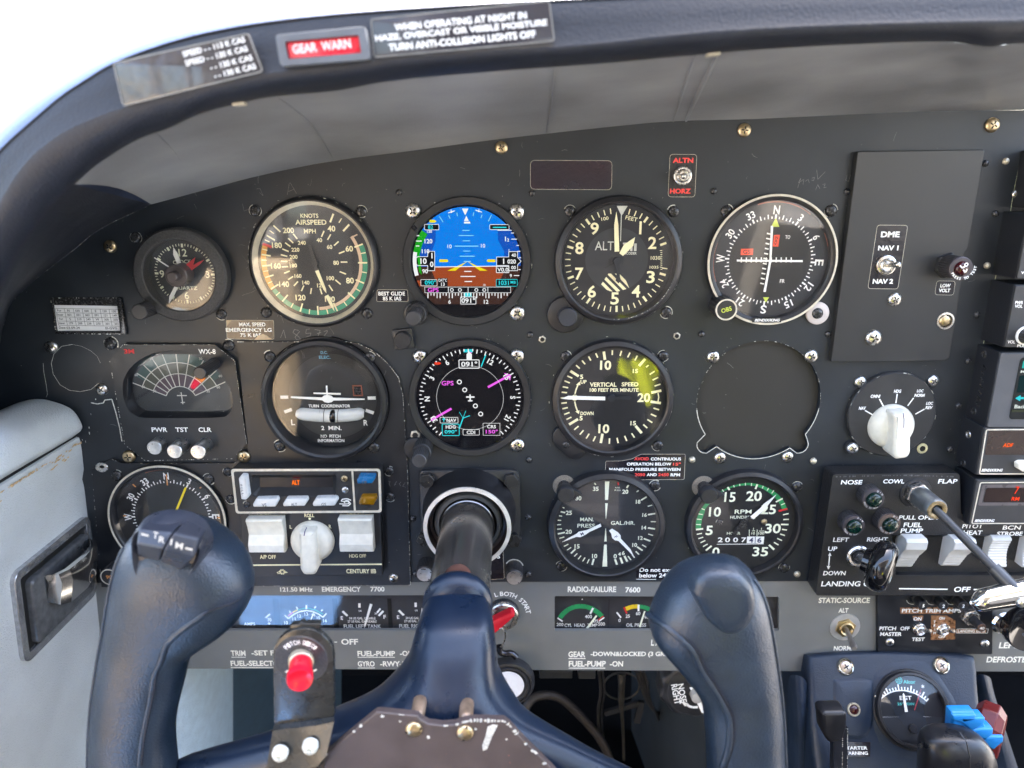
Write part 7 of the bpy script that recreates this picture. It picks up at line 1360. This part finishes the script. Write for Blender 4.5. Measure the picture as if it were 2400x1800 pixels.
G().flat([zz.p(*q) for q in [(835, 822), (1010, 820), (1060, 775), (1120, 750), (1190, 770), (1245, 818), (1432, 822), (1400, 920), (1330, 1010), (1240, 1045), (1135, 1055), (1020, 1040), (930, 1000), (870, 920)]], oz + .35).build('lower_mask', DIALG, t, smooth=0)
needle(t, [zz.p(*q) for q in [(1062, 770), (1090, 768), (1058, 605), (1047, 588), (1040, 605)]], oz + .8, WHITE, .3)
k = zz.p(1138, 930); G().knurl((k[0], k[1], 0), 3.2, oz + .3, oz + 2.6, 12, .2).build('adjuster', KPL, t, smooth=25); cover(t, c, 307 * K, oz + 3.2, .3)
t = thing('warning_lamp', 'small dark red starter warning lamp in a pale ring on the navy quadrant', 'warning lamp', zqt(575, 748, 2)); c3 = ORG[t.name]; R = (zqt(575 + 58, 748) - zqt(575, 748)).length
G().lathe(c3, [(R * 1.2, -2), (R * 1.1, .4), (R, 1.4), (R * .82, 1.4), (R * .78, .8)], 32, nQ).build('pale_ring', M('pale_lamp_ring', (.6, .55, .42), .3, metal=.6), t, smooth=40); G().lathe(c3, [(R * .78, .6), (R * .6, 1.6), (0, 2)], 24, nQ).build('red_lens', MC['dark_red_lens'], t, smooth=60)
t = thing('placard', 'small black starter warning placard on the navy quadrant', 'placard', zqt(582, 1131, 2.6)); lean(t, TQ); zz = TZ(t, 1860, 1480, 4.096, 0, {'K': DKL, 'W': WHITE}, nQ)
zz.poly('K', [(430, 1060), (738, 1062), (735, 1202), (425, 1200)]); zz.text('W', 'STARTER', 595, 1118, 32, 225, bold=.012); zz.text('W', 'WARNING', 592, 1168, 32, 240, bold=.012); zz.done({'K': 'plate', 'W': 'lettering'})
t = thing('friction_lever', 'black lever with squared knob standing at the left of the quadrant', 'lever', zq(450, 1300, HQ + 26)); HL = HQ + 30
kp = round_poly([tuple(zq(*q, HL)[:2]) for q in [(272, 800), (300, 780), (500, 778), (520, 810), (520, 940), (480, 1050), (350, 1088), (290, 1000)]], 2.2); G().prism(kp, HL - 12, HL, 2.4).build('knob', M('lever_knob_black', (.012, .012, .014), .34), t, smooth=40)
G().prism([tuple(zq(*q, HL - 6)[:2]) for q in [(385, 1040), (525, 930), (522, 1500), (380, 1500)]], HL - 12, HL - 6, .5).build('arm', M('lever_navy_black', (.012, .014, .02), .4), t, smooth=20)
g = G(); chips(g, [tuple(zq(*q, HL - 5)[:2]) for q in [(475, 950), (525, 940), (520, 1400)]], .7, HL - 5.9, .7, closed=False); chips(g, [tuple(zq(*q, HL - 5)[:2]) for q in [(478, 950), (470, 1400)]], .7, HL - 5.9, .75, closed=False); g.build('worn_edge', CHIP, t, smooth=0)
# throttle, propeller, mixture knobs
HT = HQ + 46
t = thing('throttle_lever', 'large smooth black throttle lever knob nearest the camera', 'lever knob', zq(1580, 1290, HQ)); rows = []
sil = [(960, 1330, 1640), (972, 1290, 1700), (990, 1255, 1760), (1020, 1235, 1810), (1060, 1225, 1850), (1120, 1220, 1890), (1200, 1218, 1918), (1311, 1212, 1938), (1420, 1212, 1945), (1520, 1230, 1930), (1600, 1270, 1890)]
for y, xl, xr in sil:
    a, b = zq(xl, y, HT), zq(xr, y, HT); cx, w = (a.x + b.x) / 2, (b.x - a.x) / 2; dz = 14 * min(1, .45 + .55 * math.sqrt(max(0, (y - 955) / 150))) if y < 1110 else 14
    rows.append([Vector((cx + w * (abs(math.cos(q)) ** .7) * (1 if math.cos(q) > 0 else -1), a.y, HT + dz * (abs(math.sin(q)) ** .8) * (1 if math.sin(q) > 0 else -1))) for q in [2 * math.pi * i / 32 for i in range(32)]])
g = G().grid(rows, closed=True); g.add([zq(1485, 955, HT)] + rows[0], [(0, 1 + i, 1 + (i + 1) % 32) for i in range(32)]); g.build('grip', M('throttle_black', (.009, .010, .013), .30, var=.08), t, smooth=60); G().tube([zq(1580, 1400, HT - 20), zq(1580, 1400, HQ - 6)], 3.5).build('arm', STEEL, t)
G().tube([zq(1590, 965, HT + 9), zq(1660, 1060, HT + 14.2), zq(1690, 1200, HT + 14.2), zq(1700, 1400, HT + 14.3)], .35, 6).build('mould_line', KPL, t)
t = thing('propeller_lever', 'bright blue ridged propeller lever knob', 'lever knob', zq(1730, 1000, HQ)); BLU = M('prop_blue', lin((30, 130, 205)), .38, var=.06)
pts = [(1505, 1000), (1518, 778), (1740, 775), (1748, 808), (1770, 820), (1830, 815), (1838, 900), (1850, 922), (1912, 922), (1918, 970), (1895, 1030), (1915, 1080), (1978, 1085), (1980, 1110), (1935, 1215), (1900, 1240), (1700, 1240), (1540, 1100)]
G().prism(round_poly([tuple(zq(*q, HQ + 34)[:2]) for q in pts], .9), HQ + 27, HQ + 34, 1.6).build('ridged_grip', BLU, t, smooth=35)
g = G()
for a, b in (((1520, 800), (1600, 880)), ((1610, 830), (1690, 960)), ((1690, 935), (1800, 1060)), ((1790, 1010), (1890, 1140))):
    p, q = zq(*a, HQ + 35.5), zq(*b, HQ + 35.5); w = kx(2300, 1700, HQ) * 26
    xr = p.x + w * 2.0; g.prism(round_poly([(p.x, p.y), (xr, p.y), (xr + .5, p.y - 4.2), (q.x + 2, q.y), (p.x + 1.2, p.y - 4)], 1), HQ + 33.4, HQ + 35.6, 1)
g.build('grip_ridge', BLU, t, smooth=40); G().tube([zq(1700, 1100, HQ + 20), zq(1700, 1100, HQ - 6)], 3.5).build('arm', STEEL, t)
t = thing('mixture_lever', 'dark red faceted mixture lever knob behind the blue knob', 'lever knob', zq(1920, 960, HQ)); c3 = zq(1860, 960, HQ + 20); ax = Vector((.75, 0, .66)).normalized(); g = G()
Rm = 17; n = 10; u = Vector((0, 1, 0)); w = ax.cross(u); rings = []
for r, hh in ((.0, -9), (.75, -9), (.98, -5), (.98, 4), (.72, 9), (0, 9)): rings.append([c3 + ax * hh + (u * math.cos(2 * math.pi * (i + .5) / n) * 1.28 + w * math.sin(2 * math.pi * (i + .5) / n)) * Rm * r for i in range(n)])
g.grid(rings, closed=True); g.build('faceted_grip', M('mixture_red', lin((98, 28, 28)), .32, var=.08), t, smooth=12, bev=.6); G().tube([c3, zq(1860, 1000, HQ - 6)], 3.5).build('arm', STEEL, t)
# ------------------------------------------------------------------ rudder trim wheel
t = thing('rudder_trim_knob', 'black scalloped rudder trim wheel marked nose right, below the grey panel', 'trim wheel', zt(2060, 300, -22)); k = zt(2075, 290, -14); R = 405 / 4.809 * kx(1630, 1620, -14)
pts = [(k.x + (R * (1 + .035 * math.cos(9 * a + .5))) * math.cos(a), k.y + (R * (1 + .035 * math.cos(9 * a + .5))) * .86 * math.sin(a)) for a in [2 * math.pi * i / 120 for i in range(120)]]
G().prism(pts, -34, -14, 2.5).build('wheel', KPL, t, smooth=40); G().band((k.x, k.y), R * .78, R * .80, 0, 360, -13.9, 60).build('groove', M('groove_grey', (.04, .04, .042), .5), t, smooth=0)
g = G(); a = zt(1918, 312, -13.8); b = zt(1848, 325, -13.8); g.text('NOSE', (a.x, a.y), 5, -13.85, 17.5, rot=-77, bold=.012); g.text('RIGHT', (b.x, b.y), 5, -13.85, 19, rot=-77, bold=.012)
pp = [tuple(zt(*q, -13.85)[:2]) for q in [(1965, 430), (1990, 455), (2035, 470), (2095, 468)]]; g.pline(pp, 2.2, -13.85); g.flat([tuple(zt(*q, -13.85)[:2]) for q in [(1905, 403), (1985, 425), (1950, 462)]], -13.85); g.flat([tuple(zt(*q, -13.85)[:2]) for q in [(1998, 243), (2180, 243), (2180, 540), (2138, 532)]], -13.85); g.build('lettering', WHITE, t, smooth=0)
k2_ = zt(2085, 350, -10); G().lathe((k2_.x, k2_.y), [(5, -14), (4.6, -8), (0, -7)], 28).build('hub_cap', M('hub_grey', lin((170, 166, 158)), .4), t, smooth=40)
# ------------------------------------------------------------------ control yoke
HY = 165.0
def interp(tab, y):
    for a, b in zip(tab, tab[1:]):
        if a[0] <= y <= b[0]: t = (y - a[0]) / (b[0] - a[0]); return [p + (q - p) * t for p, q in zip(a[1:], b[1:])]
    return list(tab[-1][1:]) if y > tab[-1][0] else list(tab[0][1:])
def smooth_tab(tab, n):
    y0, y1 = tab[0][0], tab[-1][0]; ys = [y0 + (y1 - y0) * (i / (n - 1)) ** 1.15 for i in range(n)]; rows = [interp(tab, y) for y in ys]
    for _ in range(2): rows = [rows[0]] + [[(a + 2 * b + c) / 4 for a, b, c in zip(rows[i - 1], rows[i], rows[i + 1])] for i in range(1, n - 1)] + [rows[-1]]
    return ys, rows
def sliced(tab, n=46, m=44, ex=.8):
    """a grip from horizontal slices of the photo outline: (py, left px, right px, depth centre, half depth)"""
    ys, rs = smooth_tab(tab, n); rows = []
    for y, (xl, xr, h, d) in zip(ys, rs):
        a, b = V(xl, y, h), V(xr, y, h); cx, w = (a.x + b.x) / 2, (b.x - a.x) / 2; row = []
        for i in range(m):
            q = 2 * math.pi * i / m; c, s_ = math.cos(q), math.sin(q); row.append(Vector((cx + w * math.copysign(abs(c) ** ex, c), a.y, h + d * math.copysign(abs(s_) ** ex, s_))))
        rows.append(row)
    return rows
yoke = thing('control_yoke', 'navy control yoke with two leather wrapped grips, worn brown hub plate and steel shaft', 'control yoke', (1050, 1600, 150))
SL = M('steel_shaft', (.26, .245, .23), .24, metal=.9, var=.25, scale=25, bump=.03, bscale=1800)
g = G(); g.lathe((bc.x, bc.y), [(18.2, 10), (18.2, 24), (17.6, 24.5), (17.6, 122)], 64); g.build('shaft', SL, yoke, smooth=40)
g = G(); rows = []
for i in range(13):
    u = -1 + 2 * i / 12; a = math.pi / 2 + u * .47; rows.append([Vector((bc.x + 17.72 * math.cos(a), bc.y + 17.72 * math.sin(a), h)) for h in (118 - 11 * math.sqrt(max(0, 1 - u * u)), 121)])
g.grid(rows).build('worn_patch', M('worn_copper_patch', lin((120, 84, 72)), .35, metal=.5, var=.3), yoke, smooth=60)
LT = [(1215, 398, 408, 160, 3), (1219, 372, 440, 160, 10), (1229, 342, 468, 161, 14), (1243, 318, 492, 162, 17), (1262, 304, 529, 163, 19), (1292, 290, 558, 164, 21), (1325, 280, 581, 165, 21.5), (1359, 271, 591, 166, 21.5), (1385, 266, 592, 166, 21), (1410, 261, 586, 166, 20.5), (1434, 257, 573, 166, 20), (1455, 254, 556, 166, 19.5), (1475, 250, 534, 166, 19), (1501, 246, 488, 166, 18.5), (1520, 243, 457, 167, 18), (1540, 241, 440, 167, 18), (1584, 234, 431, 168, 18), (1628, 228, 420, 168, 18), (1681, 224, 406, 169, 18), (1733, 222, 400, 169, 18), (1765, 221, 404, 170, 18), (1830, 222, 410, 170, 18), (1960, 226, 414, 170, 17)]
def capped(rows): g = G().grid(rows, closed=True); m = len(rows[0]); return g.add([sum(rows[0], Vector()) / m] + rows[0], [(0, 1 + i, 1 + (i + 1) % m) for i in range(m)])
lrows = sliced(LT); capped(lrows).build('grip', NAVYL, yoke, smooth=70)
RT = [(1309, 1695, 1708, 160, 2.5), (1314, 1672, 1728, 160, 9), (1321, 1650, 1741, 160, 12), (1333, 1604, 1756, 161, 15), (1355, 1572, 1775, 162, 18), (1390, 1548, 1789, 163, 20), (1415, 1537, 1796, 164, 20.5), (1443, 1523, 1802, 164, 20.5), (1474, 1519, 1808, 165, 20), (1509, 1540, 1813, 165, 19.5), (1546, 1577, 1818, 166, 19), (1593, 1615, 1823, 166, 18.5), (1634, 1643, 1827, 167, 18), (1681, 1653, 1830, 168, 18), (1735, 1657, 1832, 168, 18), (1800, 1660, 1835, 169, 18), (1960, 1664, 1840, 170, 17)]
rrows = sliced(RT); capped(rrows).build('grip', NAVYL, yoke, smooth=70)
# seams with stitching: edge welts follow chosen columns of the slice grid
def welt(rows, cols, i0, i1, r, off=.25, name='seam', mat=None):
    pts = []
    for i in range(i0, i1):
        k = cols(i) if callable(cols) else cols; p = rows[i][k]; c = sum(rows[i], Vector()) / len(rows[i]); pts.append(p + (p - c).normalized() * off)
    G().tube(pts, r, 8).build(name, mat or NAVYL, yoke, smooth=70)
welt(rrows, 3, 3, 45, .8); welt(lrows, 19, 4, 45, .8)
def stitches(rows, col, i0, i1, mat, off=.3):
    g = G()
    for i in range(i0, i1):
        p, q = rows[i][col], rows[min(i + 1, len(rows) - 1)][col]; c = sum(rows[i], Vector()) / len(rows[i]); n = (p - c).normalized() * off
        k = max(1, int((q - p).length / 2.2))
        for j in range(k): a, b = p.lerp(q, (j + .15) / k) + n, p.lerp(q, (j + .75) / k) + n; g.tube([a, b], .22, 5)
    g.build('stitching', mat, yoke, smooth=60)
STI = M('stitch_thread', lin((22, 28, 45)), .6)
def surf(rows, px, py):
    """front surface point of a sliced grip under a photo pixel"""
    best = None
    for r in rows:
        for p in r[:len(r) // 2 + 1]:
            k = FPX / 1; d = DIST - p.z; den = d * CT - p.y * ST; u = 1200 + FPX * p.x / den; v = 900 - FPX * (d * ST + p.y * CT) / den
            e = (u - px) ** 2 + (v - py) ** 2
            if best is None or e < best[0]: best = (e, p)
    return best[1]
def seam_px(rows, pts, r=.55, st=True):
    ps = [surf(rows, *p) for p in pts]; ps = soft(ps, 2); ps = [p + Vector((0, 0, .15)) for p in ps]; G().tube(ps, r, 8).build('seam', M('seam_groove', lin((14, 19, 30)), .6), yoke, smooth=70)
    G().tube([p + Vector((-1.5, -1.0, -.9)) for p in ps], 1.7, 10).build('seam_welt', NAVYL, yoke, smooth=80)
    if st:
        g = G(); rs = resample(ps, 60)
        for i in range(0, 59): g.tube([rs[i] + Vector((.5, .9, .35)), rs[i].lerp(rs[i + 1], .6) + Vector((.5, .9, .35))], .24, 5)
        g.build('stitching', STI, yoke, smooth=60)
zl5 = lambda x, y: (200 + x / 2.676, 1180 + y / 2.676)
seam_px(lrows, [zl5(*p) for p in [(1035, 540), (960, 590), (880, 630), (790, 680), (690, 720), (620, 770), (560, 840), (510, 910), (475, 990), (440, 1080), (415, 1200), (395, 1330), (380, 1480), (365, 1650)]])
seam_px(rrows, [(1500 + x / 3.19, 1280 + y / 3.19) for x, y in [(85, 520), (200, 590), (330, 680), (420, 770), (500, 890), (560, 990), (620, 1110), (670, 1200), (690, 1300), (680, 1480), (660, 1650)]])
# raised thumb rest on the right grip
rows = []
for k_, hh in ((1.06, -3), (1.0, 1.5), (.93, 3.6), (.8, 5.0), (.45, 5.6), (0, 5.7)):
    pts = [(1621, 1385), (1632, 1352), (1675, 1334), (1730, 1340), (1764, 1372), (1772, 1410), (1768, 1445), (1742, 1478), (1704, 1490), (1668, 1466), (1640, 1425)]
    pm = soft([Vector(V(*p, 183)[:2]) for p in pts + pts[:1]], 2)[:-1]; cc = sum(pm, Vector((0, 0))) / len(pm); rows.append([Vector((cc.x + (p.x - cc.x) * k_, cc.y + (p.y - cc.y) * k_, 181 + hh)) for p in pm])
G().grid(rows, closed=True).build('thumb_rest', NAVYL, yoke, smooth=80)
# hub
HT_ = [(1378, 1062, 1090, 122, 2), (1381, 1046, 1106, 122, 6), (1388, 1028, 1120, 123, 10), (1400, 1010, 1134, 126, 14), (1437, 987, 1152, 133, 18), (1493, 970, 1160, 140, 21), (1540, 958, 1165, 143, 25), (1576, 936, 1168, 148, 25), (1620, 894, 1191, 153, 24), (1651, 853, 1214, 157, 22), (1672, 800, 1226, 159, 20), (1690, 740, 1255, 160, 18), (1715, 660, 1300, 161, 17), (1735, 600, 1340, 162, 16), (1752, 540, 1368, 162, 16), (1768, 470, 1400, 163, 15), (1785, 400, 1432, 163, 15), (1810, 380, 1490, 163, 15), (1850, 370, 1560, 163, 15), (1890, 370, 1640, 163, 15)]
hrows = sliced(HT_, 54, 48, .85); hg = G().grid(hrows, closed=True); hg.lathe((bc.x, bc.y), [(17.8, 116), (18.8, 116.3), (19.3, 118), (19.3, 123), (12, 127), (0, 127)], 64); hg.build('hub', NAVYP, yoke, smooth=70)
zh = lambda x, y, h: V(700 + x / 3.16, 1560 + y / 3.16, h)
HP = 186.0
pl = [(130, 720), (350, 530), (570, 350), (600, 348), (880, 376), (905, 405), (960, 435), (1060, 447), (1160, 440), (1210, 420), (1290, 404), (1520, 410), (1560, 440), (1640, 530), (1870, 758), (2100, 1000), (-100, 1000)]
pm = [tuple(zh(*p, HP)[:2]) for p in pl]; G().prism(pm, HP - 4, HP, .7).build('hub_plate', BROWNP, yoke, smooth=20)
g = G(); ed = pm[:15]
chips(g, ed, 1.5, HP + .05, .16, 2.6, closed=False); chips(g, ed[8:14], 2.6, HP + .06, .8, 1.5, closed=False)
g.flat([tuple(zh(*p, HP)[:2]) for p in [(1440, 435), (1475, 440), (1435, 520), (1395, 620), (1365, 630), (1360, 590), (1385, 520), (1400, 450)]], HP + .07)
for x, y, r in ((750, 412, 12), (960, 530, 16), (1540, 545, 10), (1310, 470, 12), (620, 375, 16), (1680, 580, 14), (1730, 630, 16), (1820, 725, 18), (460, 448, 14), (410, 488, 14)):
    p = zh(x, y, HP); rr_ = r / 3.16 * kx(1000, 1700, HP); g.flat([(p.x + rr_ * math.cos(a) * random.uniform(.6, 1.2), p.y + rr_ * math.sin(a) * random.uniform(.6, 1.1)) for a in (0, .9, 1.8, 2.7, 3.6, 4.5, 5.4)], HP + .08)
g.build('worn_paint', M('bare_aluminium', lin((196, 196, 190)), .5, metal=.15, var=.2, scale=900), yoke, smooth=0)
for x, y in ((852, 478), (1232, 503)): screw(yoke, 700 + x / 3.16, 1560 + y / 3.16, 20, 'brass', HP, slot=True, name='hub_screw')
for x, y in ((885, 345), (1240, 365)):
    k = zh(x, y, 178); G().lathe((k.x, k.y), [(3.6, 170), (3.4, 180), (2.4, 182), (0, 182.6)], 24).build('hub_bolt', M('dull_bronze', lin((150, 128, 108)), .4, metal=.6, var=.3), yoke, smooth=50)
# pitch trim disconnect bracket on the left arm
zb2 = lambda x, y, h: V(520 + x / 3.606, 1340 + y / 3.606, h)
HB2 = 184.0
BK = M('bracket_black', (.020, .021, .020), .28, var=.15, bump=.15, bscale=700, coat=.2)
o = [(430, 700), (445, 630), (480, 570), (540, 520), (610, 490), (690, 478), (770, 490), (840, 525), (900, 585), (935, 650), (945, 730), (950, 1230), (440, 1300)]
G().prism(round_poly([tuple(zb2(*p, HB2)[:2]) for p in o], 1), HB2 - 3, HB2, .6).build('bracket', BK, yoke, smooth=30)
rows = [[zb2(*p, h) for p in l] for l, h in (([(440, 1295), (600, 1272), (800, 1250), (950, 1225)], HB2), ([(428, 1345), (600, 1322), (800, 1300), (948, 1270)], HB2 + 3), ([(372, 1700), (600, 1700), (800, 1650), (880, 1560)], HB2 + 10), ([(372, 1760), (600, 1760), (800, 1720), (870, 1650)], HB2 + 4))]
G().grid(rows).build('bracket_foot', BK, yoke, smooth=30)
G().prism([tuple(zb2(*p, HB2)[:2]) for p in [(568, 510), (570, 468), (640, 462), (665, 440), (690, 458), (822, 455), (820, 510)]], HB2 - 5, HB2 - 1.5, .3).build('bracket_tab', BK, yoke)
k = zb2(672, 740, HB2); c = (k.x, k.y); K = kx(706, 1540, HB2) / 3.606
G().lathe(c, [(228 * K, HB2), (224 * K, HB2 + .5), (0, HB2 + .5)], 48).build('speckled_disc', M('speckled_plate', (.035, .034, .034), .35, var=.4, spots=.34, scale=900, spot_col=(.14, .14, .14)), yoke, smooth=30)
zz = Z(yoke, 520, 1340, 3.606, HB2 + .6, {'W': WHITE})
for ch, a in zip('PITCH DISC.', (-44, -34, -24, -14, -4, 3, 13, 21, 28, 38, 46)):
    if ch != ' ': zz.ptext('W', ch, 672, 745, a, 172, 42, w=23, bold=.012)
zz.line('W', 540, 850, 560, 832, 12); zz.line('W', 775, 840, 800, 825, 10); zz.done({'W': 'lettering'})
axb = Vector((.22, .02, .975)); cb3 = Vector((c[0], c[1], HB2))
G().lathe(cb3, [(108 * K, .4), (104 * K, 3), (92 * K, 3.6), (84 * K, 3)], 40, axb).build('button_collar', M('collar_cream', lin((170, 160, 140)), .35, metal=.5), yoke, smooth=40)
G().lathe(cb3, [(92 * K, 2), (94 * K, 9), (104 * K, 11.5), (106 * K, 14.5), (98 * K, 16), (62 * K, 15.2), (0, 14.6)], 44, axb).build('red_button', M('button_red', lin((222, 18, 45)), .30, var=.06, coat=.2), yoke, smooth=50)
for x, y, h in ((495, 1530, 192), (750, 1470, 191)):
    k = zb2(x, y, h); G().lathe((k.x, k.y), [(70 * K, h - 1), (68 * K, h + 1.5), (50 * K, h + 3), (22 * K, h + 3.4), (18 * K, h + 2.6), (0, h + 2.4)], 28).build('white_screw', M('painted_screw', lin((196, 196, 186)), .5, var=.25, scale=900), yoke, smooth=50)
# electric trim rocker on the left grip
ZT = lambda x, y, h: V(220 + x / 4.879, 1060 + y / 4.879, h)
TB = M('trim_switch_black', (.028, .032, .044), .30, var=.08)
ol = [(470, 1010), (490, 900), (560, 830), (700, 775), (880, 760), (1040, 790), (1160, 860), (1240, 970), (1265, 1080), (1225, 1230), (1120, 1380), (960, 1490), (800, 1530), (640, 1500), (530, 1390), (480, 1230)]
pm = soft([Vector(ZT(*p, 180)[:2]) for p in ol + ol[:1]], 2)[:-1]; cc = sum(pm, Vector((0, 0))) / len(pm)
G().grid([[Vector((cc.x + (p.x - cc.x) * k_, cc.y + (p.y - cc.y) * k_, h_)) for p in pm] for k_, h_ in ((1.10, 173), (1.03, 182.5), (.98, 184), (.93, 183.4), (.86, 181.5), (0, 181.5))], closed=True).build('switch_boot', TB, yoke, smooth=50)
def wedge(px4, hb, low, name):
    """rocker half: sloped top face (photo quad) with a front facet down to the low edge"""
    tp = [ZT(*p, h) for p, h in px4]; lo = [ZT(*p, h) for p, h in low]; g = G(); vs = tp + lo; base = [Vector((v.x, v.y, hb)) for v in tp[:2]] + [Vector((v.x, v.y, hb)) for v in lo]
    g.add(vs + base, [(0, 1, 2, 3), (3, 2, 5, 4), (0, 3, 4, 8, 6), (1, 7, 9, 5, 2)]) if False else g.add(vs + base, [(0, 1, 2, 3), (3, 2, 5, 4), (0, 6, 8, 4, 3), (1, 2, 5, 9, 7), (0, 1, 7, 6), (4, 5, 9, 8)]); g.build(name, TB, yoke, smooth=0, bev=1.0)
wedge([((505, 880), 189), ((905, 915), 192), ((795, 1105), 196), ((490, 1050), 193)], 180, [((500, 1200), 184), ((745, 1245), 187)], 'trim_rocker')
wedge([((912, 918), 192), ((1205, 985), 189), ((1145, 1215), 193), ((800, 1108), 196)], 180, [((752, 1248), 187), ((1000, 1350), 184)], 'trim_rocker')
g = G()
def slant(o3, ex_, ey_, t, hh, w, bold=.02):
    g.text(t, (0, 0), hh, 0, w, bold=bold, frame=(o3, ex_, ey_))
for t_, x, y, h, w in (('-', 585, 945, 191.6, 4), ('T', 705, 950, 192.6, 2.6), ('R', 778, 1000, 194.2, 3.2), ('I', 885, 1025, 194.6, .8), ('M', 975, 1070, 194.2, 4), ('-', 1085, 1105, 193, 4)):
    o3 = ZT(x, y, h + .5); g.text(t_, (0, 0), 2.7 if t_ != '-' else .8, 0, w * .78, bold=.005, frame=(o3, Vector((.97, -.24, .02)), Vector((.12, .93, -.34))))
g.build('lettering', M('worn_lettering', lin((190, 184, 172)), .6), yoke, smooth=0)
